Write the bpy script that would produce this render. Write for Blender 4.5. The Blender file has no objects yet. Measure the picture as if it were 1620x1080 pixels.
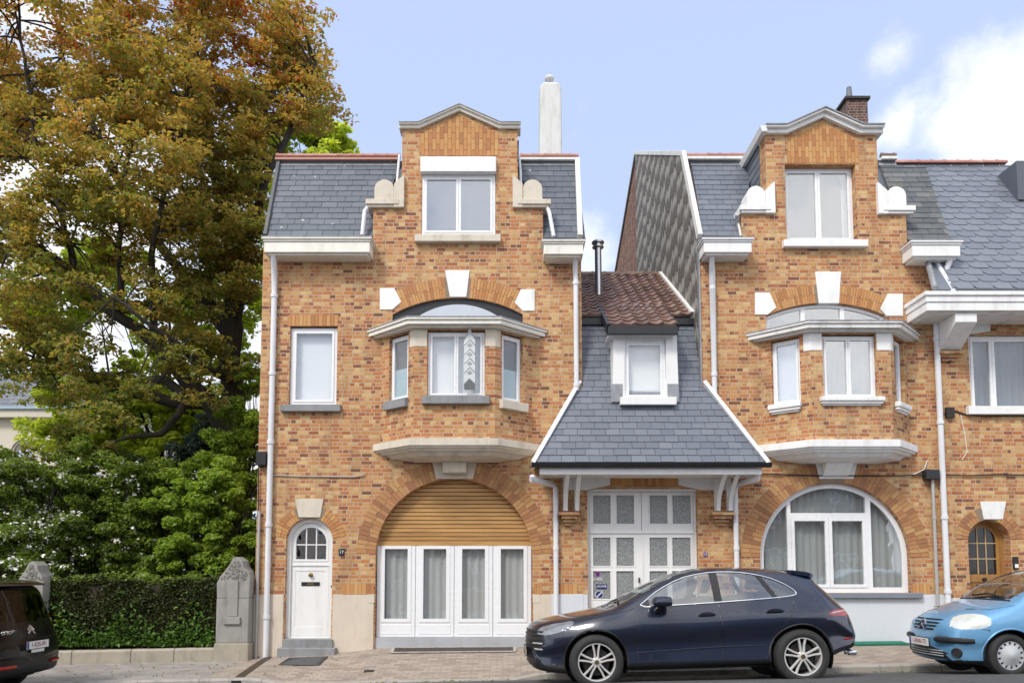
import bpy, bmesh, math, random
import numpy as np
from mathutils import Vector, Matrix, noise
from mathutils.geometry import tessellate_polygon
R = math.radians
SC = bpy.context.scene
COL = SC.collection
rnd = random.Random(7)

# ------------------------------------------------------------------ camera
PITCH = R(4.34); CAMY = -14.63; CAMZ = 1.51; FOC = 1200.0; PX0, PY0 = 805.0, 814.0
cam = bpy.data.cameras.new('camera'); camo = bpy.data.objects.new('camera', cam); COL.objects.link(camo)
camo.location = (0, CAMY, CAMZ); camo.rotation_euler = (R(90) + PITCH, 0, 0)
cam.sensor_width = 36; cam.lens = 36 * FOC / 1620; cam.shift_x = 5 / 1620; cam.shift_y = 274 / 1620
cam.clip_end = 3000; cam.clip_start = .05
SC.camera = camo

# ------------------------------------------------------------------ sky, sun, exposure
SUN_EL, SUN_AZ = R(48), R(-35)          # azimuth measured from -Y (behind the camera) towards +X
sd = Vector((math.sin(SUN_AZ) * math.cos(SUN_EL), -math.cos(SUN_AZ) * math.cos(SUN_EL), math.sin(SUN_EL)))
sl = bpy.data.lights.new('sun', 'SUN'); so = bpy.data.objects.new('sun', sl); COL.objects.link(so)
sl.energy = 2.0; sl.angle = R(14); sl.color = (1, .95, .87)
so.rotation_euler = sd.to_track_quat('Z', 'Y').to_euler(); so.location = (-10, -20, 25)
SC.view_settings.view_transform = 'Standard'; SC.view_settings.look = 'None'
SC.view_settings.exposure = 0.42; SC.view_settings.gamma = 1

wd = bpy.data.worlds.new('World'); SC.world = wd; wd.use_nodes = True
nt = wd.node_tree; nt.nodes.clear()
def N(t, typ, **kw):
    n = t.nodes.new(typ)
    for k, v in kw.items():
        if k.startswith('_'): setattr(n, k[1:], v)
        else:
            k2 = int(k[1:]) if (k[0] == 'i' and k[1:].isdigit()) else k.replace('__', ' ')
            if hasattr(v, 'is_output'): t.links.new(v, n.inputs[k2])
            else: n.inputs[k2].default_value = v
    return n
def mth(t, op, a, b=None, c=None, clamp=False):
    n = t.nodes.new('ShaderNodeMath'); n.operation = op; n.use_clamp = clamp
    for i, v in enumerate((a, b, c)):
        if v is None: continue
        if hasattr(v, 'is_output'): t.links.new(v, n.inputs[i])
        else: n.inputs[i].default_value = v
    return n.outputs[0]
def mixc(t, f, a, b, blend='MIX'):
    n = t.nodes.new('ShaderNodeMix'); n.data_type = 'RGBA'; n.blend_type = blend
    for i, v in ((0, f), (6, a), (7, b)):
        if hasattr(v, 'is_output'): t.links.new(v, n.inputs[i])
        else: n.inputs[i].default_value = v if i == 0 else (tuple(v) + (1,))[:4]
    return n.outputs[2]
def ramp(t, f, stops, interp='LINEAR'):
    n = t.nodes.new('ShaderNodeValToRGB'); n.color_ramp.interpolation = interp
    e = n.color_ramp.elements
    while len(e) < len(stops): e.new(.5)
    for el, (p, c) in zip(e, stops):
        el.position = p; el.color = (tuple(c) + (1,))[:4] if not isinstance(c, (int, float)) else (c, c, c, 1)
    t.links.new(f, n.inputs[0]); return n.outputs[0]

sky = N(nt, 'ShaderNodeTexSky', _sky_type='NISHITA')
sky.sun_disc = False; sky.sun_elevation = SUN_EL; sky.sun_rotation = math.atan2(sd.x, sd.y); sky.air_density = 1.0; sky.dust_density = 1.5; sky.ozone_density = 1.3
tc = N(nt, 'ShaderNodeTexCoord')
def dirpx(px, py):
    v = Vector(((px - PX0) / FOC, 1, (PY0 - py) / FOC)); v.rotate(Matrix.Rotation(PITCH, 3, 'X')); return v.normalized()
nz = N(nt, 'ShaderNodeTexNoise', Vector=tc.outputs['Generated'], Scale=5.5, Detail=9.0, Roughness=.58)
nz2 = N(nt, 'ShaderNodeTexNoise', Vector=tc.outputs['Generated'], Scale=2.2, Detail=6.0, Roughness=.55)
tot = None
for (px, py, rad, amp) in ((1640, 215, .105, .95), (1510, 225, .05, .6), (1420, 205, .05, .42), (1398, 92, .05, .34), (945, 400, .07, .45), (30, 380, .26, .72), (60, 640, .30, .8), (1540, 330, .12, .6), (900, 230, .10, .16)):
    d = dirpx(px, py)
    vm = N(nt, 'ShaderNodeVectorMath', _operation='DISTANCE', i0=tc.outputs['Generated'], i1=tuple(d))
    q = mth(nt, 'MULTIPLY', mth(nt, 'SUBTRACT', 1.0, mth(nt, 'DIVIDE', vm.outputs['Value'], rad * 1.6)), amp, clamp=False)
    tot = q if tot is None else mth(nt, 'MAXIMUM', tot, q)
cl = mth(nt, 'ADD', tot, mth(nt, 'MULTIPLY', mth(nt, 'SUBTRACT', nz.outputs['Fac'], .5), 1.15))
cl = ramp(nt, cl, [(.24, 0), (.52, 1)], 'EASE')
gen = ramp(nt, nz2.outputs['Fac'], [(.36, 0), (.62, 1)])            # wider broken cloud cover of the rest of the sky, strongest behind the camera
sep = N(nt, 'ShaderNodeSeparateXYZ', Vector=tc.outputs['Generated'])
back = ramp(nt, sep.outputs['Y'], [(.0, 1), (.35, 0)])
cl = mth(nt, 'MAXIMUM', cl, mth(nt, 'MULTIPLY', gen, back))
skyb = mixc(nt, .64, N(nt, 'ShaderNodeVectorMath', _operation='SCALE', i0=sky.outputs['Color'], Scale=.12).outputs[0], (.59, .70, 1.0))
skyf = mixc(nt, cl, skyb, mixc(nt, back, (.84, .86, .90), (1.3, 1.3, 1.32)))
bg = N(nt, 'ShaderNodeBackground', Color=skyf, Strength=1.0)
wo = N(nt, 'ShaderNodeOutputWorld', Surface=bg.outputs[0])

# ------------------------------------------------------------------ helpers
def W(px, py, Y=0.0):
    """point of the photographed place seen at (px, py) that lies at depth Y"""
    ry = Y - CAMY; t = (PY0 - py) / FOC; c, s = math.cos(PITCH), math.sin(PITCH)
    rz = ry * (t * c + s) / (c - t * s); dep = ry * c + rz * s
    return Vector(((px - PX0) * dep / FOC, Y, CAMZ + rz))
def WX(px, py, Y=0.0): return W(px, py, Y).x
def WZ(py, Y=0.0): return W(PX0, py, Y).z
SLOPE = .021
def gx(x): return SLOPE * max(-45, min(45, x))
KERB = -2.1
BASE = [(WX(x, y), WZ(y)) for x, y in ((405, 1040), (440, 1036), (560, 1027), (600, 1022), (842, 1020.5), (1430, 1015))]
def gbase(x):
    """pavement height along the house fronts"""
    if x <= BASE[0][0]: return BASE[0][1] + SLOPE * (max(x, -45) - BASE[0][0])
    for (x0, z0), (x1, z1) in zip(BASE, BASE[1:]):
        if x <= x1: return z0 + (z1 - z0) * (x - x0) / (x1 - x0)
    return BASE[-1][1] + SLOPE * .6 * (min(x, 45) - x1)
DROP0, DROP1 = WX(405, 1065, KERB), WX(862, 1065, KERB)
def kdrop(x): return .10 * max(0, min(1, (x - DROP0) / .5, (DROP1 - x) / .5))
def ground(x, y):
    z = gx(x)
    if y >= KERB:
        zk = z - .105 - kdrop(x); t = max(0, min(1, (y - KERB) / -KERB)); return zk + (gbase(x) - zk) * t
    d = min(KERB - y, 9.0)
    return z - .235 + .108 * min(d, 2.4) - .03 * max(0, d - 2.4)

class Fr:
    """local frame: a along u, b up, c along w (into the thing)"""
    def __init__(s, o=(0, 0, 0), u=(1, 0, 0), w=(0, 1, 0), b=(0, 0, 1)):
        s.o, s.u, s.w, s.b = Vector(o), Vector(u).normalized(), Vector(w).normalized(), Vector(b).normalized()
    def __call__(s, a, b, c): return s.o + s.u * a + s.b * b + s.w * c
F0 = Fr()
ORG = {}
class MB:
    def __init__(s): s.v = []; s.f = []; s.col = []
    def add(s, vs, fs):
        k = len(s.v); s.v += [Vector(p) for p in vs]; s.f += [tuple(i + k for i in f) for f in fs]; return s
    def box(s, a0, a1, c0, c1, b0, b1, F=F0):
        if a0 > a1: a0, a1 = a1, a0
        if b0 > b1: b0, b1 = b1, b0
        if c0 > c1: c0, c1 = c1, c0
        p = [F(a, b, c) for b in (b0, b1) for c in (c0, c1) for a in (a0, a1)]
        return s.add(p, [(0, 2, 3, 1), (4, 5, 7, 6), (0, 1, 5, 4), (2, 6, 7, 3), (0, 4, 6, 2), (1, 3, 7, 5)])
    def prism(s, poly, c0, c1, F=F0, holes=()):
        loops = [[tuple(p) for p in poly]] + [[tuple(p) for p in h] for h in holes]
        flat = [p for l in loops for p in l]; n = len(flat)
        tri = tessellate_polygon([[Vector((p[0], p[1], 0)) for p in l] for l in loops])
        vs = [F(a, b, c0) for a, b in flat] + [F(a, b, c1) for a, b in flat]
        fs = [tuple(t) for t in tri] + [tuple(i + n for i in reversed(t)) for t in tri]
        k = 0
        for l in loops:
            m = len(l)
            for i in range(m): fs.append((k + i, k + (i + 1) % m, k + (i + 1) % m + n, k + i + n))
            k += m
        return s.add(vs, fs)
    def ring(s, rings, cap=True, closed=True):
        n = len(rings[0]); vs = [p for r in rings for p in r]; fs = []
        for j in range(len(rings) - 1):
            for i in range(n if closed else n - 1):
                a = j * n + i; b = j * n + (i + 1) % n; fs.append((a, b, b + n, a + n))
        if cap: fs.append(tuple(reversed(range(n)))); fs.append(tuple(range((len(rings) - 1) * n, len(rings) * n)))
        return s.add(vs, fs)
    def tube(s, path, r, n=8, cap=True):
        path = [Vector(p) for p in path]; rs = r if isinstance(r, (list, tuple)) else [r] * len(path)
        rings = []; up = None
        for i, p in enumerate(path):
            d = (path[min(i + 1, len(path) - 1)] - path[max(i - 1, 0)]).normalized()
            if up is None: up = d.orthogonal().normalized()
            up = (up - d * up.dot(d)); up = up.normalized() if up.length > 1e-6 else d.orthogonal().normalized()
            sd_ = d.cross(up)
            k = 1.0
            if 0 < i < len(path) - 1:
                c = (path[i] - path[i - 1]).normalized().dot(d); k = 1 / max(c, .5)
            rings.append([p + (up * math.cos(2 * math.pi * j / n) + sd_ * math.sin(2 * math.pi * j / n)) * rs[i] * k for j in range(n)])
        return s.ring(rings, cap)
    def lathe(s, prof, n=32, o=(0, 0, 0), ax=(0, 0, 1), cap=False):
        o = Vector(o); ax = Vector(ax).normalized(); e1 = ax.orthogonal().normalized(); e2 = ax.cross(e1)
        rings = [[o + ax * h + (e1 * math.cos(2 * math.pi * j / n) + e2 * math.sin(2 * math.pi * j / n)) * r for j in range(n)] for r, h in prof]
        return s.ring(rings, cap)
    def sweepx(s, poly, x0, x1):       # (y, z) profile along X
        return s.ring([[Vector((x, y, z)) for y, z in poly] for x in (x0, x1)])
    def build(s, name, m, parent=None, smooth=False, bevel=0, local=False, ang=35):
        off = Vector((0, 0, 0))
        if parent is not None and not local: off = ORG.get(parent.name, off)
        me = bpy.data.meshes.new(name); me.from_pydata([tuple(p - off) for p in s.v], [], s.f)
        o = bpy.data.objects.new(name, me); COL.objects.link(o)
        bm = bmesh.new(); bm.from_mesh(me); bmesh.ops.recalc_face_normals(bm, faces=bm.faces)
        uvl = bm.loops.layers.uv.new('UVMap'); Z = Vector((0, 0, 1))
        for f in bm.faces:
            n = f.normal
            if abs(n.z) > .93: t, w = Vector((1, 0, 0)), Vector((0, 1, 0))
            else: t = Z.cross(n).normalized(); w = n.cross(t)
            for l in f.loops:
                p = l.vert.co + off; l[uvl].uv = (p.dot(t), p.dot(w) if abs(n.z) > .05 else p.z)
        bm.to_mesh(me); bm.free()
        me.materials.append(m)
        if smooth:
            me.shade_smooth(); me.set_sharp_from_angle(angle=R(ang))
        if bevel:
            b = o.modifiers.new('bevel', 'BEVEL'); b.width = bevel; b.segments = 2; b.limit_method = 'ANGLE'; b.angle_limit = R(40); b.harden_normals = False
        if parent is not None: o.parent = parent; ORG[o.name] = off
        return o
def thing(name, loc, label, cat, group=None, rot=0):
    o = bpy.data.objects.new(name, None); COL.objects.link(o); o.location = loc; o.rotation_euler = (0, 0, rot)
    o['label'] = label; o['category'] = cat; o.empty_display_size = .3
    if group: o['group'] = group
    ORG[o.name] = Vector(loc); return o
def tag(o, label, cat, group=None):
    o['label'] = label; o['category'] = cat
    if group: o['group'] = group
    return o
def struct(o, kind='structure'): o['kind'] = kind; return o
def arc(cx, cz, r, a0, a1, n):
    return [(cx + r * math.cos(R(a0 + (a1 - a0) * i / n)), cz + r * math.sin(R(a0 + (a1 - a0) * i / n))) for i in range(n + 1)]
def clip(poly, reg):                    # Sutherland-Hodgman against a convex CCW region
    out = poly
    for i in range(len(reg)):
        a, b = reg[i], reg[(i + 1) % len(reg)]; inp, out = out, []
        f = lambda p: (b[0] - a[0]) * (p[1] - a[1]) - (b[1] - a[1]) * (p[0] - a[0])
        for j in range(len(inp)):
            p, q = inp[j], inp[(j + 1) % len(inp)]; fp, fq = f(p), f(q)
            if fp >= 0: out.append(p)
            if fp * fq < 0:
                t = fp / (fp - fq); out.append((p[0] + (q[0] - p[0]) * t, p[1] + (q[1] - p[1]) * t))
        if not out: return []
    return out
def slates(mb, F, reg, w, h, lift=.012, cut=0, rot=0, jit=.004, gap=.004):
    """overlapping slates on the plane (a, b) of F, c = outward negative"""
    cr, sr = math.cos(rot), math.sin(rot)
    loc = [(x * cr + y * sr, -x * sr + y * cr) for x, y in reg]
    a0, a1 = min(p[0] for p in loc), max(p[0] for p in loc); b0, b1 = min(p[1] for p in loc), max(p[1] for p in loc)
    j = 0; b = b0
    while b < b1:
        a = a0 - w * (.5 if j % 2 else 0) - rnd.random() * .01 - w
        while a < a1 + w:
            ww = w * rnd.uniform(.94, 1.06) if not cut else w
            bb = b + rnd.uniform(-jit, jit)
            if cut: P = [(a + gap, bb + cut), (a + gap + cut * .55, bb + cut * .12), (a + cut + gap, bb), (a + ww - cut * .2, bb), (a + ww - gap, bb + cut * .2), (a + ww - gap, b + h * 1.25), (a + gap, b + h * 1.25)]
            else: P = [(a + gap, bb), (a + ww - gap, bb + rnd.uniform(-jit, jit) * .5), (a + ww - gap, b + h * 1.2), (a + gap, b + h * 1.2)]
            Q = clip(P, loc)
            if len(Q) > 2:
                li = lift * rnd.uniform(.85, 1.2)
                top = [F(x * cr - y * sr, x * sr + y * cr, -.003 - li * max(0, 1 - (y - b) / (h * 1.25))) for x, y in Q]
                bot = [F(x * cr - y * sr, x * sr + y * cr, .006) for x, y in Q]
                n = len(Q); mb.add(top + bot, [tuple(range(n))] + [(i, i + n, (i + 1) % n + n, (i + 1) % n) for i in range(n)])
            a += ww
        b += h; j += 1
# ------------------------------------------------------------------ materials
def newmat(name):
    m = bpy.data.materials.new(name); m.use_nodes = True; t = m.node_tree; t.nodes.clear()
    out = N(t, 'ShaderNodeOutputMaterial'); return m, t, out
def obj_co(t): return N(t, 'ShaderNodeNewGeometry').outputs['Position']
def uvco(t): return N(t, 'ShaderNodeTexCoord').outputs['UV']
def nois(t, co, sc, det=4, ro=.55, dist=0): return N(t, 'ShaderNodeTexNoise', Vector=co, Scale=sc, Detail=float(det), Roughness=ro, Distortion=float(dist)).outputs['Fac']
def scaled(t, co, s): return N(t, 'ShaderNodeMapping', Vector=co, Scale=s).outputs[0]
def bump(t, h, st, dist=.01): return N(t, 'ShaderNodeBump', Height=h, Strength=st, Distance=dist).outputs[0]
def pbr(t, out, col, rough=.6, metal=0, nrm=None, spec=.5, coat=0, **kw):
    b = N(t, 'ShaderNodeBsdfPrincipled')
    for k, v in (('Base Color', col), ('Roughness', rough), ('Metallic', metal), ('Specular IOR Level', spec), ('Coat Weight', coat)) + tuple((k.replace('__', ' '), v) for k, v in kw.items()):
        if hasattr(v, 'is_output'): t.links.new(v, b.inputs[k])
        else: b.inputs[k].default_value = (tuple(v) + (1,)) if isinstance(v, tuple) and len(v) == 3 else v
    if nrm is not None: t.links.new(nrm, b.inputs['Normal'])
    t.links.new(b.outputs[0], out.inputs[0]); return b
def simple(name, col, rough=.6, metal=0, var=.12, sc=3.0, bmp=0, spec=.5, coat=0, dirt=0, dirtc=(.25, .22, .18)):
    m, t, o = newmat(name); co = obj_co(t)
    n = nois(t, co, sc, 6, .6)
    c = mixc(t, n, tuple(x * (1 - var) for x in col), tuple(min(1, x * (1 + var)) for x in col))
    if dirt:
        d = ramp(t, nois(t, scaled(t, co, (1, 1, .25)), 5, 7, .65), [(.5, 0), (.72, 1)])
        c = mixc(t, mth(t, 'MULTIPLY', d, dirt), c, dirtc)
    r = mth(t, 'ADD', mth(t, 'MULTIPLY', nois(t, co, sc * 4, 3), .16), rough - .08)
    nr = bump(t, nois(t, co, 60, 4), bmp, .01) if bmp else None
    pbr(t, o, c, r, metal, nr, spec, coat); return m
def brickmat(name, stops, mortar, w=.215, h=.0735, ms=.0055, sq=.5, stain=.5):
    m, t, o = newmat(name); uv = uvco(t); co = obj_co(t)
    wob = N(t, 'ShaderNodeTexNoise', Vector=uv, Scale=9.0, Detail=2.0).outputs['Color']
    uv2 = N(t, 'ShaderNodeVectorMath', _operation='MULTIPLY_ADD', i0=wob, i1=(.008, .006, 0), i2=uv).outputs[0]
    sx = N(t, 'ShaderNodeSeparateXYZ', Vector=uv2)
    rowi = mth(t, 'FLOOR', mth(t, 'DIVIDE', sx.outputs['Y'], h))
    cx = N(t, 'ShaderNodeCombineXYZ', X=mth(t, 'MULTIPLY', sx.outputs['X'], 1.0), Y=mth(t, 'MULTIPLY', rowi, 3.7)).outputs[0]
    jit = mth(t, 'MULTIPLY', mth(t, 'SUBTRACT', nois(t, cx, 3.1, 1, .5), .5), .17)
    uv2 = N(t, 'ShaderNodeCombineXYZ', X=mth(t, 'ADD', sx.outputs['X'], jit), Y=sx.outputs['Y']).outputs[0]
    b = N(t, 'ShaderNodeTexBrick', Vector=uv2, Color1=(0, 0, 0, 1), Color2=(1, 1, 1, 1), Mortar=(.5, .5, .5, 1), Scale=1.0, Mortar__Size=ms, Mortar__Smooth=.25, Bias=0.0, Brick__Width=w, Row__Height=h)
    b.offset = .5; b.squash = sq; b.squash_frequency = 2
    big = nois(t, co, .9, 5, .6)
    f = mth(t, 'ADD', b.outputs['Color'], mth(t, 'MULTIPLY', mth(t, 'SUBTRACT', big, .5), .55), clamp=True)
    c = ramp(t, f, stops)
    c = mixc(t, mth(t, 'MULTIPLY', nois(t, uv, 55, 4, .7), .55), c, mixc(t, .5, c, (.16, .09, .05)))
    c = mixc(t, b.outputs['Fac'], c, mixc(t, nois(t, co, 2.5, 5), mortar, tuple(x * .62 for x in mortar)))
    st = ramp(t, nois(t, scaled(t, co, (1.6, 1.6, .45)), 1.5, 9, .72), [(.50, 0), (.74, 1)])
    c = mixc(t, mth(t, 'MULTIPLY', st, stain), c, (.13, .085, .055))
    rs = ramp(t, nois(t, scaled(t, co, (5, 5, .35)), 1.4, 6, .65), [(.56, 0), (.78, 1)]); c = mixc(t, mth(t, 'MULTIPLY', rs, .34), c, (.17, .12, .085))
    wp = ramp(t, nois(t, scaled(t, co, (1, 1, 1.6)), 1.1, 7, .7), [(.62, 0), (.80, 1)])
    c = mixc(t, mth(t, 'MULTIPLY', wp, .35), c, (.50, .44, .36))
    hgt = mth(t, 'ADD', mth(t, 'MULTIPLY', mth(t, 'SUBTRACT', 1.0, b.outputs['Fac']), 1.0), mth(t, 'MULTIPLY', nois(t, uv, 40, 5, .65), .5))
    pbr(t, o, c, mth(t, 'ADD', mth(t, 'MULTIPLY', f, -.15), .88), 0, bump(t, hgt, .7, .008), .3); return m
BRICKS = [(0, (.20, .08, .045)), (.09, (.38, .13, .055)), (.24, (.53, .20, .068)), (.38, (.51, .22, .08)), (.55, (.56, .275, .10)), (.72, (.61, .345, .135)), (.86, (.69, .46, .20)), (.95, (.57, .275, .095)), (1, (.47, .18, .07))]
ARCHB = [(0, (.40, .17, .065)), (.25, (.52, .23, .08)), (.5, (.57, .29, .105)), (.75, (.61, .345, .135)), (1, (.52, .22, .08))]
m_brick = brickmat('buff_orange_brick', BRICKS, (.60, .49, .36), ms=.0075, w=.205, stain=.62)
m_brickdark = brickmat('dark_red_brick', [(0, (.05, .03, .028)), (.5, (.09, .045, .04)), (1, (.15, .07, .055))], (.40, .33, .29), w=.2, h=.075, ms=.008)
m_brickold = brickmat('old_red_brick', [(0, (.16, .07, .05)), (.5, (.25, .12, .08)), (1, (.33, .19, .13))], (.28, .22, .17))
def islandmat(name, stops, rough=.75, bmp=.5, sc=45, spec=.3, fade=.3, fadec=(.15, .1, .07), stsc=2.0, coat=0, lo=.55, hi=.75, stretch=(1, 1, 1), spots=0):
    m, t, o = newmat(name); g = N(t, 'ShaderNodeNewGeometry')
    c = ramp(t, g.outputs['Random Per Island'], stops)
    co = g.outputs['Position']
    c = mixc(t, mth(t, 'MULTIPLY', nois(t, co, sc, 5, .65), .4), c, mixc(t, .5, c, fadec))
    st = ramp(t, nois(t, scaled(t, co, stretch), stsc, 8, .68), [(lo, 0), (hi, 1)])
    c = mixc(t, mth(t, 'MULTIPLY', st, fade), c, fadec)
    if spots:
        sp_ = ramp(t, mth(t, 'ADD', nois(t, co, 3.3, 3, .6), mth(t, 'MULTIPLY', nois(t, co, 14, 3, .6), .35)), [(spots, 0), (spots + .02, 1)]); c = mixc(t, sp_, c, (.52, .52, .49))
    pbr(t, o, c, mth(t, 'ADD', mth(t, 'MULTIPLY', g.outputs['Random Per Island'], .15), rough - .07), 0, bump(t, nois(t, co, sc, 5, .6), bmp, .005), spec, coat); return m
m_vous = islandmat('arch_brick', ARCHB)
m_vousd = islandmat('sooty_arch_brick', [(0, (.30, .135, .065)), (.3, (.42, .19, .08)), (.55, (.48, .245, .10)), (.8, (.53, .31, .13)), (1, (.42, .19, .08))], fade=.4)
m_mortar = simple('lime_mortar', (.24, .185, .13), .9, var=.3, sc=6)
m_slate = islandmat('blue_grey_slate', [(0, (.118, .136, .168)), (.5, (.137, .157, .192)), (1, (.165, .185, .22))], rough=.48, bmp=.35, sc=18, spec=.5, fade=.25, fadec=(.10, .10, .10))
m_slateold = islandmat('weathered_dark_slate', [(0, (.076, .091, .116)), (.6, (.09, .107, .136)), (1, (.115, .132, .162))], rough=.5, bmp=.45, sc=16, spec=.5, fade=.5, fadec=(.20, .20, .19), stsc=1.3, lo=.58, hi=.8, spots=.885)
m_slatemoss = islandmat('mossy_lichened_slate', [(0, (.07, .08, .095)), (.6, (.10, .11, .125)), (1, (.16, .165, .175))], rough=.6, bmp=.5, sc=16, fade=.75, fadec=(.20, .19, .14), stsc=2.2, lo=.48, hi=.7)
def cladmat():
    m, t, o = newmat('lichen_streaked_cladding_slate'); g = N(t, 'ShaderNodeNewGeometry'); co = g.outputs['Position']
    q = N(t, 'ShaderNodeSeparateXYZ', Vector=co); Yq = mth(t, 'FLOOR', mth(t, 'DIVIDE', q.outputs['Y'], .60)); Ys = mth(t, 'FLOOR', mth(t, 'DIVIDE', q.outputs['Y'], .06))
    w1 = N(t, 'ShaderNodeTexWhiteNoise', _noise_dimensions='1D', W=Yq).outputs['Value']; w2 = N(t, 'ShaderNodeTexWhiteNoise', _noise_dimensions='1D', W=Ys).outputs['Value']
    z = mth(t, 'SUBTRACT', q.outputs['Z'], mth(t, 'MULTIPLY', Yq, .41)); z = mth(t, 'ADD', z, mth(t, 'MULTIPLY', w1, .10)); z = mth(t, 'ADD', z, mth(t, 'MULTIPLY', w2, .17))
    f = mth(t, 'FRACT', mth(t, 'DIVIDE', z, .60))
    f = mth(t, 'ADD', f, mth(t, 'MULTIPLY', mth(t, 'SUBTRACT', nois(t, scaled(t, co, (1, 9, 1.2)), 2.0, 5, .7), .5), .7))
    c = ramp(t, f, [(.02, (.05, .045, .04)), (.10, (.17, .155, .135)), (.45, (.15, .135, .12)), (.72, (.50, .48, .44)), (.95, (.40, .38, .34)), (1, (.055, .05, .045))])
    top = ramp(t, mth(t, 'ADD', mth(t, 'MULTIPLY', q.outputs['Z'], .1), mth(t, 'MULTIPLY', nois(t, co, 1.2, 4), .3)), [(1.22, 0), (1.32, 1)])
    edge = mth(t, 'LESS_THAN', mth(t, 'FRACT', mth(t, 'DIVIDE', q.outputs['Y'], .60)), .04); c = mixc(t, mth(t, 'MULTIPLY', edge, .6), c, (.05, .045, .04))
    c = mixc(t, mth(t, 'MULTIPLY', nois(t, scaled(t, co, (1, 1, .3)), 25, 5, .7), .5), c, (.13, .12, .105))
    pbr(t, o, c, .85, 0, bump(t, f, .5, .02), .3); return m
m_slateclad = cladmat()
m_slatefish = islandmat('smooth_grey_slate', [(0, (.14, .157, .188)), (.5, (.16, .178, .21)), (1, (.185, .203, .236))], rough=.42, bmp=.25, sc=14, spec=.5, fade=.15, fadec=(.12, .12, .13))
m_tile = islandmat('glazed_brown_red_tile', [(0, (.12, .066, .048)), (.5, (.20, .11, .08)), (1, (.28, .175, .135))], rough=.5, bmp=.2, sc=20, spec=.6, fade=.35, fadec=(.08, .06, .05), coat=.12)
m_ridge = islandmat('faded_red_ridge_tile', [(0, (.36, .14, .105)), (.5, (.44, .20, .155)), (1, (.50, .28, .23))], rough=.6, fade=.5, fadec=(.55, .42, .36), stsc=3)
m_lead = simple('lead_flashing', (.30, .31, .33), .5, .3, var=.4, sc=4, dirt=.6, dirtc=(.08, .08, .08))
m_stone = simple('cream_stone', (.62, .56, .46), .85, var=.16, sc=5, bmp=.25, dirt=.55, dirtc=(.30, .26, .19))
m_chim = simple('weathered_white_render', (.66, .66, .64), .85, var=.12, sc=2, bmp=.4, dirt=.55, dirtc=(.38, .36, .32))
m_creamwood = simple('cream_painted_timber', (.78, .75, .67), .5, var=.1, sc=2, dirt=.35, dirtc=(.42, .38, .30))
m_white = simple('white_paint', (.79, .79, .775), .42, var=.05, sc=2, dirt=.3, dirtc=(.5, .48, .45))
m_whitestone = simple('white_painted_stone', (.80, .80, .785), .6, var=.05, sc=3, bmp=.2, dirt=.42, dirtc=(.48, .46, .42))
m_weatherwhite = simple('weathered_white_paint', (.74, .73, .70), .6, var=.1, sc=3, dirt=.6, dirtc=(.33, .31, .27))
m_pvc = simple('white_upvc', (.80, .81, .82), .28, var=.02, sc=2)
m_pipe = simple('white_drainpipe', (.72, .73, .75), .4, var=.08, sc=2, dirt=.25, dirtc=(.45, .43, .40))
m_greypipe = simple('grey_conduit', (.45, .44, .42), .45, .3, var=.1)
m_black = simple('black_plastic', (.018, .018, .02), .4, var=.2)
m_bluesill = simple('blue_stone_sill', (.25, .255, .26), .75, var=.25, sc=6, bmp=.2, dirt=.5, dirtc=(.10, .10, .09))
m_plinth = simple('cream_stucco_plinth', (.62, .54, .44), .88, var=.12, sc=2.5, bmp=.25, dirt=.5, dirtc=(.42, .34, .26))
m_plinthw = simple('pale_blue_white_stucco', (.62, .65, .69), .8, var=.04, sc=2.0, bmp=.12, dirt=.15, dirtc=(.5, .5, .5))
m_steel = simple('brushed_flue_steel', (.55, .55, .55), .3, 1, var=.15)
m_brass = simple('aged_brass', (.35, .27, .12), .35, 1, var=.2)
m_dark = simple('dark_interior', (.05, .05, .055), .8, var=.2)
m_roomgrey = simple('unlit_room_dark', (.07, .072, .075), .8, var=.2)  # darkness of the unlit rooms is put into this colour
m_iron = simple('dark_iron', (.05, .045, .04), .6, .6, var=.4, sc=20)
def woodmat(name, c0, c1, ax=(1, 1, 30), rough=.5, knots=True):
    m, t, o = newmat(name); co = obj_co(t)
    g = nois(t, scaled(t, co, ax), 2.0, 8, .65, .6); g2 = nois(t, scaled(t, co, tuple(max(1.0, a * .3) for a in ax)), 1.3, 4)
    isl = N(t, 'ShaderNodeNewGeometry').outputs['Random Per Island']
    c = mixc(t, ramp(t, g, [(.3, 0), (.7, 1)]), c0, c1)
    c = mixc(t, mth(t, 'MULTIPLY', isl, .4), c, tuple(x * .62 for x in c0)); c = mixc(t, mth(t, 'MULTIPLY', ramp(t, g2, [(.45, 0), (.7, 1)]), .45), c, tuple(x * .5 for x in c0))
    pbr(t, o, c, rough, 0, bump(t, g, .25, .004), .4); return m
m_shutter = woodmat('honey_pine', (.48, .255, .085), (.61, .36, .14))
m_oak = woodmat('varnished_oak', (.34, .17, .05), (.46, .25, .085), (20, 20, 1), .35)
def glassmat(name, tint=(.96, .97, .97), refl=.075, rough=.005, wob=.05):
    m, t, o = newmat(name)
    tr = N(t, 'ShaderNodeBsdfTransparent', Color=tuple(tint) + (1,))
    nr = bump(t, nois(t, obj_co(t), 1.6, 2), wob, .1)
    gl = N(t, 'ShaderNodeBsdfGlossy', Color=(1, 1, 1, 1), Roughness=rough, Normal=nr)
    lw = N(t, 'ShaderNodeLayerWeight', Blend=.5)
    fac = mth(t, 'ADD', mth(t, 'MULTIPLY', mth(t, 'POWER', lw.outputs['Facing'], 4.5), .85 - refl), refl, clamp=True)
    mx = N(t, 'ShaderNodeMixShader', i0=fac, i1=tr.outputs[0], i2=gl.outputs[0])
    t.links.new(mx.outputs[0], o.inputs[0]); return m
m_glass = glassmat('window_glass')
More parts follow.
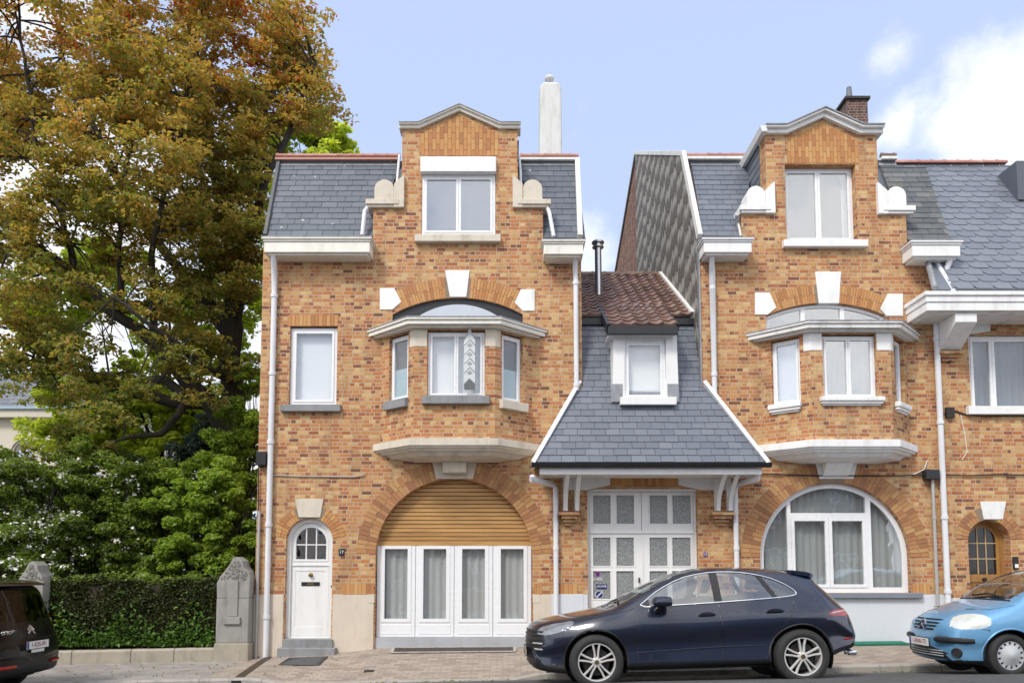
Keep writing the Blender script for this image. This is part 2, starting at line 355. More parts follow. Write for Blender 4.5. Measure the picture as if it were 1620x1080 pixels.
m_glassr = glassmat('reflective_window_glass', (.93, .95, .96), .24)
m_pattern = None
def patternglass():
    m, t, o = newmat('rippled_privacy_glass'); co = obj_co(t)
    v = N(t, 'ShaderNodeTexVoronoi', Vector=scaled(t, co, (75, 75, 26)), Scale=1.0, _feature='F1')
    n = nois(t, scaled(t, co, (1.6, 1.6, .45)), 70, 4, .7)
    h = mth(t, 'ADD', v.outputs['Distance'], n)
    c = ramp(t, h, [(.55, (.15, .16, .158)), (.9, (.19, .20, .198)), (1.15, (.235, .245, .243)), (1.4, (.30, .315, .31))])
    pbr(t, o, c, .22, 0, bump(t, h, .5, .01), .6); return m
m_pattern = patternglass()
def clothmat(name, col, tr=.25):
    m, t, o = newmat(name); co = obj_co(t)
    n = nois(t, scaled(t, co, (14, 14, .4)), 3, 5, .6)
    c = mixc(t, n, tuple(x * .8 for x in col), col)
    d = N(t, 'ShaderNodeBsdfDiffuse', Color=c); l = N(t, 'ShaderNodeBsdfTranslucent', Color=c)
    mx = N(t, 'ShaderNodeMixShader', i0=tr, i1=d.outputs[0], i2=l.outputs[0]); t.links.new(mx.outputs[0], o.inputs[0]); return m
m_curtain = clothmat('pale_net_curtain', (.86, .87, .86), .35)
m_blind = simple('white_blind', (.82, .83, .84), .7, var=.02)
m_greycurtain = clothmat('grey_curtain', (.32, .34, .37))
m_frost = simple('frosted_film', (.30, .42, .47), .5, var=.15)
# ------------------------------------------------------------------ building helpers
def rect(px0, py0, px1, py1, Y=0.0):
    m = (py0 + py1) / 2; return WX(px0, m, Y), WX(px1, m, Y), WZ(py1, Y), WZ(py0, Y)
def rpoly(a0, a1, b0, b1): return [(a0, b0), (a1, b0), (a1, b1), (a0, b1)]
def window(F, parent, a0, a1, b0, b1, c, cols=(0, 1), fw=.055, sw=.05, glass=None, name='window', pp=None, back=None, rows=None, mat=None, depth=.07, film=False):
    """frame with sashes; pane (and a curtain or blind behind it) as sub-parts"""
    mb = MB(); mat = mat or m_pvc; gl = MB()
    mb.prism(rpoly(a0, a1, b0, b1), c, c + depth, F, [rpoly(a0 + fw, a1 - fw, b0 + fw, b1 - fw)[::-1]])
    A0, A1, B0, B1 = a0 + fw, a1 - fw, b0 + fw, b1 - fw
    for i in range(len(cols) - 1):
        x0 = A0 + (A1 - A0) * cols[i]; x1 = A0 + (A1 - A0) * cols[i + 1]
        rr = rows or (0, 1)
        for k in range(len(rr) - 1):
            y0 = B0 + (B1 - B0) * rr[k]; y1 = B0 + (B1 - B0) * rr[k + 1]
            e = .0015
            mb.prism(rpoly(x0 + e, x1 - e, y0 + e, y1 - e), c - .012, c + depth - .02, F, [rpoly(x0 + sw, x1 - sw, y0 + sw, y1 - sw)[::-1]])
            gl.box(x0 + sw - .01, x1 - sw + .01, c + .018, c + .026, y0 + sw - .01, y1 - sw + .01, F)
    w = mb.build(name, mat, parent, bevel=.005)
    pp = pp or w
    gl.build('pane', glass or m_glass, pp)
    if film: MB().box(a0 + fw, a1 - fw, c + .03, c + .034, b0 + fw, b0 + (b1 - b0) * .5, F).build('frosted_film', m_frost, pp)
    if back: backing(F, pp, a0, a1, b0, b1, c + depth + .05, back)
    return w
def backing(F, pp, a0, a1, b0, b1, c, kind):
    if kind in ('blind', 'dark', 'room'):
        MB().box(a0, a1, c, c + .01, b0, b1, F).build('blind' if kind == 'blind' else 'dark_room_sheet', {'blind': m_blind, 'dark': m_dark, 'room': m_roomgrey}[kind], pp)  # all but the blind are dark sheets standing in for an unlit room
    else:
        m = MB(); n = max(8, int((a1 - a0) / .012)); ph = rnd.random() * 9
        ring = []
        for b in (b0, b0 + (b1 - b0) * .5, b1):
            ring.append([F(a0 + (a1 - a0) * i / n, b, c + .03 + .012 * math.sin(i * .55 + ph + .6 * math.sin(i * .13)) + .008 * math.sin(i * .23 + 1)) for i in range(n + 1)])
        m.ring(ring, cap=False, closed=False).build('curtain', {'net': m_curtain, 'grey': m_greycurtain}[kind], pp, smooth=True)
def sill(F, parent, a0, a1, b0, b1, m, out=.12, name='sill', ins=.05, steps=0):
    mb = MB(); 
    if steps: mb.box(a0, a1, -out, ins, b0 + (b1 - b0) * .5, b1, F); mb.box(a0 + .02, a1 - .02, -out * .72, ins - .01, b0 + (b1 - b0) * .2, b0 + (b1 - b0) * .5 - .002, F); mb.box(a0 + .05, a1 - .05, -out * .4, ins - .02, b0, b0 + (b1 - b0) * .2 - .002, F)
    else: mb.ring([[F(a, b, c) for b, c in ((b0, -out), (b1 - .015, -out), (b1, ins), (b0, ins))] for a in (a0, a1)])
    return mb.build(name, m, parent, bevel=.008)
def voussoirs(parent, cx, cz, r0, r1, a0, a1, n, split=.55, name='brick_arch', gap=.009, Y=0.0, rim=.10, skip=None, mat=None):
    """arch of separate wedge bricks over a mortar bed, turned towards -Y"""
    bed = MB(); bed.prism(arc(cx, cz, r0, a0, a1, 40) + arc(cx, cz, r1, a1, a0, 40), Y - .003, Y + .05)
    b = bed.build(name, m_mortar, parent)
    halves = {}; da = (a1 - a0) / n
    for i in range(n):
        s0, s1 = a0 + i * da, a0 + (i + 1) * da
        mid = (s0 + s1) / 2
        if skip and skip[0] < mid < skip[1]: continue
        mb = halves.setdefault(bool(skip and mid > skip[1]), MB())
        g0 = math.degrees(gap / r0 / 2) * (1 if da > 0 else -1); g1 = g0 * r0 / r1
        sp = r0 + (r1 - r0) * (split if i % 2 else 1 - split)
        jj = rnd.uniform(-.012, .012)
        for ra, rb in ((r0 + .001, sp - gap / 2), (sp + gap / 2, r1 + jj)):
            P = arc(cx, cz, ra, s0 + g0, s1 - g0, 1) + arc(cx, cz, rb, s1 - g1, s0 + g1, 1)
            mb.prism(P, Y - .008 - rnd.random() * .002, Y + rim)
    for mb in halves.values(): mb.build('arch_bricks', mat or m_vous, b)
    return b
def soldier(parent, a0, a1, b0, b1, n, name='soldier_course', Y=0.0, rows=1, reg=None, stag=False):
    bed = MB().prism(reg or rpoly(a0, a1, b0, b1), Y - .003, Y + .03).build(name, m_mortar, parent); mb = MB()
    w = (a1 - a0) / n; h = (b1 - b0) / rows; rows = int(math.ceil(rows))
    for i in range(n):
        k0 = -.5 if (stag and i % 2) else 0
        for k in range(rows + (1 if stag else 0)):
            P = rpoly(a0 + i * w + .004, a0 + (i + 1) * w - .004, b0 + (k + k0) * h + .004, b0 + (k + 1 + k0) * h - .004)
            if reg: P = clip(P, reg)
            elif stag: P = clip(P, rpoly(a0, a1, b0, b1))
            if len(P) > 2: mb.prism(P, Y - .007 - rnd.random() * .002, Y + .02)
    mb.build('course_brick', m_vous, bed); return bed
def loftplan(mb, levels):
    return mb.ring([[Vector((x, y, z)) for x, y in pl] for z, pl in levels])
def downpipe(parent, path, r=.045, m=None, joints=()):
    mb = MB().tube(path, r, 10)
    for p in joints: mb.tube([Vector(p) - Vector((0, 0, .035)), Vector(p) + Vector((0, 0, .035))], r * 1.28, 10)
    return mb.build('drainpipe', m or m_pipe, parent, smooth=True, ang=50)
def gutterbox(parent, x0, x1, z0, z1, out, m, name='eaves_gutter', Y=0.02, wl=True, wr=True):
    """moulded box gutter seen from below: fascia, cap moulding, flat soffit"""
    h = z1 - z0; mb = MB()
    pr = lambda e, za, zb: mb.box(x0 - (e if wl else 0), x1 + (e if wr else 0), -out - e, Y, za, zb)
    pr(-.05, z0 - .035, z0); pr(0, z0 + .002, z0 + h * .72); pr(.02, z0 + h * .72 + .002, z0 + h * .86); pr(.045, z0 + h * .86 + .002, z1)
    g = mb.build(name, m, parent, bevel=.008)
    MB().box(x0 - .05, x1 + .05, -out - .05, Y, z1 + .002, z1 + .014).build('lead_edge', m_lead, g)
    return g
def kneeler(parent, xs, xe, z0, z1, m, flip):
    """stone shoulder: slab, upright round-headed block, stepped plate against the dormer (plate on the dormer side)"""
    w = xe - xs; sx = lambda t: xs + w * (1 - t if flip else t); mb = MB(); h = z1 - z0
    mb.box(sx(-.05), sx(.86), -.10, .35, z0, z0 + h * .17)
    mb.box(sx(0), sx(.8), -.07, .33, z0 - .05, z0 - .002)
    c = (sx(.18) + sx(.72)) / 2; rr = abs(sx(.72) - sx(.18)) / 2
    P = [(c - rr, z0 + h * .172), (c + rr, z0 + h * .172)] + arc(c, z0 + h * .88 - rr, rr, 0, 180, 14)
    mb.prism(P, -.06, .34)
    q = sorted((sx(.725), sx(1.0)))
    zz = (z0 + h * .72, z1 + .02) if not flip else (z1 + .02, z0 + h * .72)
    mb.prism([(q[0], z0 - .06), (q[1], z0 - .06), (q[1], zz[1]), (q[0], zz[0])], -.085, .02)
    return mb.build('shoulder_stone', m, parent, bevel=.012)
def bay(parent, px, m_st, m_sl, m_corn, wins, curtains, slabm=None):
    """canted oriel: walls, window frames, panes, sills, corner stones, roof cornice and corbelled slab"""
    yb = -.60
    xf0, xf1 = WX(px['front'][0], 610, yb), WX(px['front'][1], 610, yb)
    xw0, xw1 = WX(px['wall'][0], 610), WX(px['wall'][1], 610)
    z0 = WZ(px['slab'][0] + 2, yb); z1 = WZ(px['top'], yb)
    A, B, C, D = Vector((xw0, 0, 0)), Vector((xf0, yb, 0)), Vector((xf1, yb, 0)), Vector((xw1, 0, 0))
    frames = []; th = .2
    mb = MB()
    for k, (P, Q) in enumerate(((A, B), (B, C), (C, D))):
        u = (Q - P).normalized(); w = Vector((-u.y, u.x, 0)); F = Fr(P, u, w); Ln = (Q - P).length
        if k == 1:
            a0 = WX(px['cw'][0], 575, yb) - P.x; a1 = WX(px['cw'][2], 575, yb) - P.x; b0 = WZ(px['cw'][3], yb); b1 = z1 - .02
        else:
            t0, t1 = wins[0 if k == 0 else 1]; a0, a1 = Ln * t0, Ln * t1; b0 = WZ(px['sw'][k // 2], yb * .5); b1 = z1 - .02
        frames.append((F, Ln, a0, a1, b0, b1))
        e0 = th * .42 if k else 0; e1 = th * .42 if k < 2 else 0
        mb.prism(rpoly(0, Ln, z0, z1), 0, .003, F, [rpoly(a0, a1, b0, b1)[::-1]])
        mb.prism(rpoly(e0, Ln - e1, z0, z1), .0035, th, F, [rpoly(a0, a1, b0, b1)[::-1]])
    b = mb.build('bay_window', m_brick, parent)
    for k, (F, Ln, a0, a1, b0, b1) in enumerate(frames):
        g, cur, cols = curtains[k]
        window(F, b, a0 + .004, a1 - .004, b0 + .004, b1 - .03, .07, cols, .045, .04, g, 'window_frame', b, cur, film=bool(px.get('film')) and k != 1)
        if k != 1: sill(F, b, a0 - .06, a1 + (.02 if k == 0 else .06), b0 - .16, b0 + .02, m_sl[k], .10, ins=.06, steps=px.get('steps', 0))
        else: sill(F, b, a0 - .09, a1 + .09, b0 - .14, b0 + .02, m_sl[k], .10, ins=.06, steps=px.get('steps', 0))
        # corner stones under the cornice
        for (s0, s1) in (((Ln - .13, Ln + .004),) if k == 0 else ((-.002, a0 - .01), (a1 + .01, Ln + .002)) if k == 1 else ((-.004, .13),)):
            MB().box(s0, s1, -.008, .06, z1 - .34, z1 - .001, F).build('corner_stone', m_st, b, bevel=.004)
    def plan(o, s=1.0):
        cx = (xf0 + xf1) / 2; pts = []
        a = o * .75
        for x, y in ((xw0 - o, .0), (xf0 - a * .55, yb - a), (xf1 + a * .55, yb - a), (xw1 + o, .0)): pts.append((cx + (x - cx) * s, y * s if y < 0 else y))
        return pts
    zc = z1 + .002
    mb = MB(); 
    for o, za, zb in ((.16, 0, .03), (.26, .032, .11), (.30, .112, .15)): loftplan(mb, [(zc + za, plan(o)), (zc + zb, plan(o))])
    mb.build('bay_cornice', m_corn, b, bevel=.006)
    mb = MB(); loftplan(mb, [(zc + .152, plan(.31)), (zc + .17, plan(.31)), (zc + .28, plan(-.1, .8))]); mb.build('bay_roof', m_lead, b)
    zs = z0; sm = slabm or m_st
    lev = [(zs - .36, plan(.05, .50)), (zs - .30, plan(.06, .80)), (zs - .23, plan(.08, .88)), (zs - .225, plan(.10, .92)), (zs - .18, plan(.115, .95)), (zs - .175, plan(.125, .975)), (zs - .14, plan(.135, .98)), (zs - .135, plan(.15, 1.0)), (zs - .002, plan(.15, 1.0))]
    mb = MB(); loftplan(mb, lev); mb.build('bay_slab', sm, b, bevel=.004)
    return b, (xf0, xf1, xw0, xw1, z0, z1)
def archpoly(cx, zs, r, z0, n=36, ry=None):
    ry = ry or r
    return [(cx - r, z0), (cx + r, z0)] + [(cx + r * math.cos(R(180 * i / n)), zs + ry * math.sin(R(180 * i / n))) for i in range(n + 1)]
def stone(parent, poly, m, out=.02, back=.08, name='keystone', F=F0):
    return MB().prism(poly, -out, back, F).build(name, m, parent, bevel=.006)
def pxpoly(pts, Y=0.0): return [(WX(x, y, Y), WZ(y, Y)) for x, y in pts]
def seg(x0, z0, xm, zm, x1, n=16):
    """circular arc from (x0, z0) through the crown (xm, zm) to (x1, z0): points, centre, radius"""
    hw = (x1 - x0) / 2; s = zm - z0; r = (hw * hw + s * s) / (2 * s); cz = zm - r; a = math.degrees(math.asin(hw / r))
    return arc((x0 + x1) / 2, cz, r, 90 + a, 90 - a, n), (x0 + x1) / 2, cz, r, a
def ridge_tiles(parent, x0, x1, y, z, m, r=.1, ln=.34, name='ridge_tile'):
    mb = MB(); x = x0
    while x < x1 - .05:
        e = min(x + ln, x1)
        pr = lambda rr: [(rr * math.cos(R(a)) * .9, rr * math.sin(R(a))) for a in range(-10, 191, 20)]
        mb.ring([[Vector((xx, y + p[0], z + p[1])) for p in pr(rr)] for xx, rr in ((x, r * 1.12), (x + .05, r * 1.12), (x + .06, r), (e, r * .96))])
        x += ln
    return mb.build(name, m, parent, smooth=True)
def textobj(s, size, m, parent, loc, rotx=90, rotz=0, ext=.001, name='lettering', alx='CENTER', local=False, sx=1.0):
    cu = bpy.data.curves.new('lettering', 'FONT'); cu.body = s; cu.size = size; cu.align_x = alx; cu.align_y = 'CENTER'; cu.extrude = ext
    tmp = bpy.data.objects.new('tmp', cu); COL.objects.link(tmp)
    dg = bpy.context.evaluated_depsgraph_get(); me = bpy.data.meshes.new_from_object(tmp.evaluated_get(dg)); bpy.data.objects.remove(tmp)
    M = Matrix.Translation(Vector(loc) - (Vector((0, 0, 0)) if local else ORG[parent.name])) @ Matrix.Rotation(R(rotz), 4, 'Z') @ Matrix.Rotation(R(rotx), 4, 'X') @ Matrix.Diagonal((sx, 1, 1, 1))
    me.transform(M); me.materials.clear(); me.materials.append(m)
    o = bpy.data.objects.new(name, me); COL.objects.link(o); o.parent = parent; ORG[o.name] = ORG.get(parent.name, Vector((0, 0, 0))); return o
HB = 9.0     # depth of the houses
def mansard(parent, regpx, yb, yt, m, w=.3, h=.18, name='slate_roof'):
    """slates on a steep front slope: regpx = 4 px corners (bl, br, tr, tl); foot at depth yb, head at depth yt"""
    zb = WZ(regpx[0][1], yb); zt = WZ(regpx[3][1], yt); Ln = math.hypot(yt - yb, zt - zb)
    F = Fr((0, yb, zb), (1, 0, 0), (0, (zt - zb), -(yt - yb)), (0, yt - yb, zt - zb))
    reg = [(WX(regpx[0][0], regpx[0][1], yb), 0), (WX(regpx[1][0], regpx[1][1], yb), 0), (WX(regpx[2][0], regpx[2][1], yt), Ln), (WX(regpx[3][0], regpx[3][1], yt), Ln)]
    mb = MB(); slates(mb, F, reg, w, h); mb.prism(reg, .008, .06, F)
    return mb.build(name, m, parent), F, reg, Ln
# ------------------------------------------------------------------ ground, pavement, kerb, road
def sheet(name, xs, ys, zf, m):
    me = bpy.data.meshes.new(name); nx = len(xs)
    me.from_pydata([(x, y, zf(x, y)) for y in ys for x in xs], [], [(j * nx + i, j * nx + i + 1, (j + 1) * nx + i + 1, (j + 1) * nx + i) for j in range(len(ys) - 1) for i in range(nx - 1)])
    uv = me.uv_layers.new(name='UVMap')
    for l in me.loops: c = me.vertices[l.vertex_index].co; uv.data[l.index].uv = (c.x, c.y)
    me.materials.append(m); o = bpy.data.objects.new(name, me); COL.objects.link(o); o['kind'] = 'structure'; return o
def setts(name, stops, mortar, w, h, rot=0, ms=.006, stainc=(.20, .18, .155)):
    m, t, o = newmat(name); uv = uvco(t)
    b = N(t, 'ShaderNodeTexBrick', Vector=N(t, 'ShaderNodeMapping', Vector=uv, Rotation=(0, 0, rot)).outputs[0], Color1=(0, 0, 0, 1), Color2=(1, 1, 1, 1), Mortar=(.5, .5, .5, 1), Scale=1.0, Mortar__Size=ms, Mortar__Smooth=.3, Bias=0.0, Brick__Width=w, Row__Height=h)
    c = ramp(t, b.outputs['Color'], stops); c = mixc(t, mth(t, 'MULTIPLY', nois(t, uv, 30, 5, .7), .6), c, tuple(x * .5 for x in stops[1][1]))
    c = mixc(t, b.outputs['Fac'], c, mortar)
    s = ramp(t, nois(t, uv, .9, 8, .7), [(.45, 0), (.7, 1)]); c = mixc(t, mth(t, 'MULTIPLY', s, .5), c, stainc)
    hh = mth(t, 'ADD', mth(t, 'SUBTRACT', 1.0, b.outputs['Fac']), mth(t, 'MULTIPLY', nois(t, uv, 40, 4), .4))
    pbr(t, o, c, .85, 0, bump(t, hh, .6, .006), .3); return m
m_setts = setts('clay_paver', [(0, (.30, .235, .185)), (.5, (.40, .33, .27)), (1, (.48, .40, .33))], (.19, .165, .14), .21, .105)
m_setts2 = setts('grey_paver', [(0, (.28, .255, .23)), (.5, (.36, .33, .30)), (1, (.43, .395, .36))], (.22, .20, .175), .3, .15)
m_kerb = simple('concrete_kerb', (.36, .335, .30), .9, var=.2, sc=4, bmp=.4, dirt=.7, dirtc=(.14, .13, .11))
def asphalt():
    m, t, o = newmat('asphalt'); co = obj_co(t)
    n = nois(t, co, 180, 3, .8); b = nois(t, co, 1.2, 8, .65)
    c = ramp(t, n, [(.3, (.045, .045, .047)), (.55, (.085, .085, .086)), (.75, (.17, .168, .165))])
    c = mixc(t, mth(t, 'MULTIPLY', ramp(t, b, [(.4, 0), (.7, 1)]), .5), c, (.13, .127, .122))
    v = N(t, 'ShaderNodeTexVoronoi', Vector=N(t, 'ShaderNodeVectorMath', _operation='MULTIPLY_ADD', i0=N(t, 'ShaderNodeTexNoise', Vector=co, Scale=3.0, Detail=4.0).outputs['Color'], i1=(.5, .5, .5), i2=co).outputs[0], Scale=.7, _feature='DISTANCE_TO_EDGE')
    c = mixc(t, ramp(t, v.outputs['Distance'], [(.0, .7), (.012, 0)]), c, (.03, .03, .03))
    pbr(t, o, c, .8, 0, bump(t, n, .5, .006), .3); return m
m_asph = asphalt()
m_soil = simple('garden_soil_and_grass', (.06, .07, .03), .95, var=.6, sc=3, bmp=.5)
fine = [-60, -45] + [x * .25 for x in range(-80, 81)] + [45, 60]
big = [-1500, -300, -60, -45, -20, -10, 0, 10, 20, 45, 60, 300, 1500]
sheet('terrain', big, [-1500, -300, -60, -20, 0, 20, 60, 300, 1500], lambda x, y: gx(x) - .75 if abs(y) < 19 else gx(x) - .75, m_soil)
sheet('road', fine, [-13.2, -11, -9, -7, -6, -5, -4.5, -4, -3, KERB - .12], ground, m_asph)
sheet('garden_ground', [x for x in fine if x < -4.6], [-.05, 4, 12, 30], lambda x, y: gx(x) + .02, m_soil)
XP = WX(395, 1050, -1)
sheet('pavement', [x for x in fine if x > XP - .4] , [KERB + .001, -1.4, -.7, .3], ground, m_setts)
sheet('pavement', [x for x in fine if x < XP - .4] + [XP - .4], [KERB + .001, -1.4, -.7, .3], ground, m_setts2)
# opposite pavement
sheet('pavement', fine, [-40, -13.3], lambda x, y: gx(x) - .15, m_setts2)
# kerb stones of 1 m
mb = MB(); x = -22.0
while x < 16:
    e = x + 1.0
    P = lambda xx, y, z: Vector((xx, y, z))
    rg = []
    for xx in (x + .004, x + .25, x + .5, x + .75, e - .004):
        zt = gx(xx) - .101 - kdrop(xx); zb = ground(xx, KERB - .13) - .12
        rg.append([P(xx, KERB + .01, zb), P(xx, KERB - .115, zb), P(xx, KERB - .115, zt - .03), P(xx, KERB - .09, zt), P(xx, KERB + .01, zt)])
    mb.ring(rg); x = e
struct(mb.build('kerb', m_kerb))
mb = MB(); x = -22.0       # gutter setts along the kerb
while x < 16:
    mb.ring([[Vector((xx, y, ground(xx, y) + .006)) for y in (KERB - .12, KERB - .42)] + [Vector((xx, y, ground(xx, y) - .1)) for y in (KERB - .42, KERB - .12)] for xx in (x + .003, x + .497)]); x += .5
struct(mb.build('gutter_strip', simple('concrete_gutter', (.20, .19, .175), .9, var=.3, sc=3, bmp=.3, dirt=.5, dirtc=(.1, .1, .09))))
# ------------------------------------------------------------------ left house
XL, XR = WX(411, 620), WX(920, 500)
H1 = thing('brick_house', ((XL + XR) / 2, 0, gx(-2)), 'brick house with cream stone trim, arched white front door and pine shutter in garage arch', 'house', 'terraced brick houses')
ZG = -.5
zc = WZ(388); zsh = WZ(326); zp = WZ(205)
p_in = [(WX(590, 360), zc), (WX(590, 360), zsh), (WX(636, 260), zsh), (WX(636, 260), zp), (WX(664, 200), zp), (WX(727, 178), WZ(178)), (WX(790, 203), zp), (WX(819, 260), zp), (WX(819, 260), zsh), (WX(859, 360), zsh), (WX(859, 360), zc)]
outer = [(XL, ZG), (XR, ZG), (XR, zc)] + p_in[::-1] + [(XL, zc)]
holes = []
dw = rect(667, 248, 784, 372); holes.append(rpoly(*dw))
lw = rect(458, 516, 533, 640); holes.append(rpoly(*lw))
sa, scx, scz, sr, sang = seg(WX(621, 497), WZ(497), WX(724, 471), WZ(471), WX(827, 497))
bayhole = [(WX(628, 640), WZ(640)), (WX(818, 640), WZ(640)), (WX(818, 560), WZ(530)), (sa[-1][0], WZ(530))] + sa[::-1] + [(sa[0][0], WZ(530)), (WX(628, 560), WZ(530))]
holes.append(bayhole)
gcx = WX(718, 880); gr = (WX(842, 880) - WX(594, 880)) / 2; gzs = WZ(757) - gr
garch = archpoly(gcx, gzs, gr, gbase(-1) - .12); holes.append(garch)
dcx = WX(489, 880); dr = (WX(526, 900) - WX(452, 900)) / 2; dzs = WZ(819) - dr; dz0 = WZ(1010)
darch = archpoly(dcx, dzs, dr, dz0 - .12); holes.append(darch)
wall1 = MB().prism(outer, 0, .35, F0, [h[::-1] for h in holes])
w1 = wall1.build('front_wall', m_brick, H1)
MB().box(XL, XL + .3, .351, HB, ZG, zc).build('side_wall', m_brick, H1)
MB().box(XR - .3, XR, .351, HB, ZG, zc).build('side_wall', m_brick, H1)
MB().box(XL + .301, XR - .301, HB - .3, HB, ZG, zc).build('rear_wall', m_brick, H1)
MB().box(XL + .301, XR - .301, 1.9, 2.0, ZG, zc).build('inner_wall', m_roomgrey, H1)
MB().box(XL + .301, XR - .301, .351, 1.9, WZ(665), WZ(650)).build('inner_floor', m_roomgrey, H1)
MB().box(XL + .301, XR - .301, .351, 1.9, WZ(402), WZ(394)).build('inner_ceiling', m_roomgrey, H1)
# mansard: two slated parts beside the dormer, flashing band, ridge tiles, upper roof
YT = 1.02
for reg, nm in (([(419, 374), (592, 374), (632, 262), (441, 262)], 0), ([(857, 377), (926, 377), (912, 262), (820, 262)], 1)):
    o, F, rg, Ln = mansard(H1, reg, .02, YT, m_slateold, .31, .175)
    if nm == 0: fl = F; fLn = Ln
    MB().box(rg[3][0] - .02, rg[2][0], -.02, .03, Ln - .02, Ln + .13, F).build('lead_flashing', m_lead, H1)
ztop = WZ(262, YT)
xl_t, xr_t = WX(441, 250, YT), WX(913, 250, YT)
MB().ring([[Vector((x, y, z)) for y, z in ((YT, ztop + .10), (4.5, ztop + 1.5), (8.2, ztop + .1), (8.2, zc), (.3, zc), (.35, zc + .6), (YT + .05, ztop))] for x in (xl_t + .02, xr_t - .02)]).build('upper_roof', m_slateold, H1)
ridge_tiles(H1, xl_t - .05, WX(633, 240, YT), YT, ztop + .20, m_ridge, .062, .26, 'edge_tile')
ridge_tiles(H1, WX(822, 240, YT), xr_t + .03, YT, ztop + .20, m_ridge, .062, .26, 'edge_tile')
MB().box(xl_t - .06, WX(633, 240, YT), YT - .07, YT + .1, ztop + .10, ztop + .15).build('edge_board', m_ridge, H1)
MB().box(WX(822, 240, YT), xr_t + .05, YT - .07, YT + .1, ztop + .10, ztop + .15).build('edge_board', m_weatherwhite, H1)
# verge boards
def verge(parent, p0, p1, m, w=.1, d=.12, name='verge_board'):
    p0, p1 = Vector(p0), Vector(p1); t = (p1 - p0).normalized(); F = Fr(p0, (1, 0, 0), t.cross(Vector((1, 0, 0))) * -1, t)
    return MB().box(-w / 2, w / 2, -d * .3, d * .7, 0, (p1 - p0).length, F).build(name, m, parent, bevel=.006)
verge(H1, (XR - .02, -.02, WZ(377)), (xr_t, YT, ztop + .1), m_weatherwhite)
verge(H1, (XL + .03, .04, WZ(374)), (xl_t - .0, YT + .06, ztop + .1), m_slatemoss, .07)
# cornices
gutterbox(H1, WX(420, 390, -.3), WX(586, 390, -.3), WZ(399, -.38), WZ(376, -.38), .38, m_creamwood)
gutterbox(H1, WX(860, 390, -.3), WX(922, 390, -.3), WZ(402, -.38), WZ(380, -.38), .38, m_creamwood)
# dormer: cheeks, roof, coping
xd0, xd1 = p_in[2][0], p_in[8][0]
for x in (xd0, xd1 - .12): MB().box(x, x + .12, .351, 2.6, zsh - .2, zp - .03).build('dormer_cheek', m_slateold, H1)
for x in (p_in[0][0], p_in[9][0] - .2): MB().box(x, x + .2, .351, .9, zc, zsh - .08).build('shoulder_cheek', m_brick, H1)
rp = [(xd0 - .03, zp - .02)] + [(a, b) for a, b in p_in[4:7]] + [(xd1 + .03, zp - .02)]
MB().prism(rp, .352, 4.0).build('dormer_roof', m_slateold, H1)
def coping(parent, pts, m, t=.12, out=.14, ins=.25, name='gable_coping'):
    up = list(pts); n = len(up); dn = []
    for i, p in enumerate(up):
        d0 = Vector(up[i]) - Vector(up[i - 1]) if i else None; d1 = Vector(up[i + 1]) - Vector(up[i]) if i < n - 1 else None
        nn = Vector((0, 0))
        for d in (d0, d1):
            if d is not None: d = d.normalized(); nn += Vector((-d.y, d.x))
        nn.normalize(); ref = d1 if d1 is not None else d0; ref = ref.normalized(); k = 1 / max(.6, nn.dot(Vector((-ref.y, ref.x)))); dn.append(nn * k)
    off = lambda e: [(p[0] + q.x * e, p[1] + q.y * e) for p, q in zip(up, dn)]
    mb = MB(); mb.prism(off(0) + off(t * .6)[::-1], -out * .55, ins); mb.prism(off(t * .602) + off(t * .9)[::-1], -out, ins + .01)
    g = mb.build(name, m, parent, bevel=.006)
    MB().prism(off(t * .902) + off(t * 1.05)[::-1], -out * 1.15, ins + .02).build('lead_edge', m_lead, g); return g
cp = [(xd0 - .06, zp + .0), (p_in[4][0], zp + .0), (p_in[5][0], p_in[5][1] + .01), (p_in[6][0], zp), (xd1 + .06, zp)]
coping(H1, cp, m_creamwood, .095, .11)
zs0 = dw[3] + .02
reg = [(p_in[4][0] + .02, zs0), (p_in[6][0] - .02, zs0), (p_in[6][0] - .02, zp - .10), (p_in[5][0], p_in[5][1] - .06), (p_in[4][0] + .02, zp - .10)]
soldier(H1, reg[0][0], reg[1][0], zs0, zs0 + .78, 20, 'gable_panel', 0, 3.3, reg, True)
# dormer window with shutter box
bx = rect(665, 248, 785, 272, -.1)
MB().prism([(bx[0], bx[2]), (bx[1], bx[2]), (bx[1], bx[3]), (bx[0], bx[3])], -.12, .06).build('shutter_box', m_pvc, H1, bevel=.02)
window(F0, H1, dw[0] + .004, dw[1] - .004, dw[2], bx[2] - .002, .02, (0, .5, 1), .05, .05, m_glassr, back='room')
MB().box(dw[0], dw[1], .2, .21, dw[2], dw[3]).build('dark_room_sheet', m_roomgrey, H1)
r_ = rect(656, 370, 792, 382, -.1); sill(F0, H1, r_[0], r_[1], r_[2], r_[3], m_stone, .12)
kneeler(H1, WX(583, 300), WX(640, 300), WZ(326), WZ(281), m_stone, False)
kneeler(H1, WX(811, 300), WX(868, 300), WZ(326), WZ(281), m_stone, True)
for pts in ([(586, 322, .0), (577, 334, -.05), (573, 372, -.1)], [(864, 324, .0), (869, 336, -.05), (876, 374, -.1)]):
    downpipe(H1, [W(*p) for p in pts], .04)
for pts in ([(632, 246, .75), (630, 268, .5), (628, 292, .3)], [(821, 246, .75), (823, 268, .5), (824, 292, .3)]):
    downpipe(H1, [W(*p) for p in pts], .03)
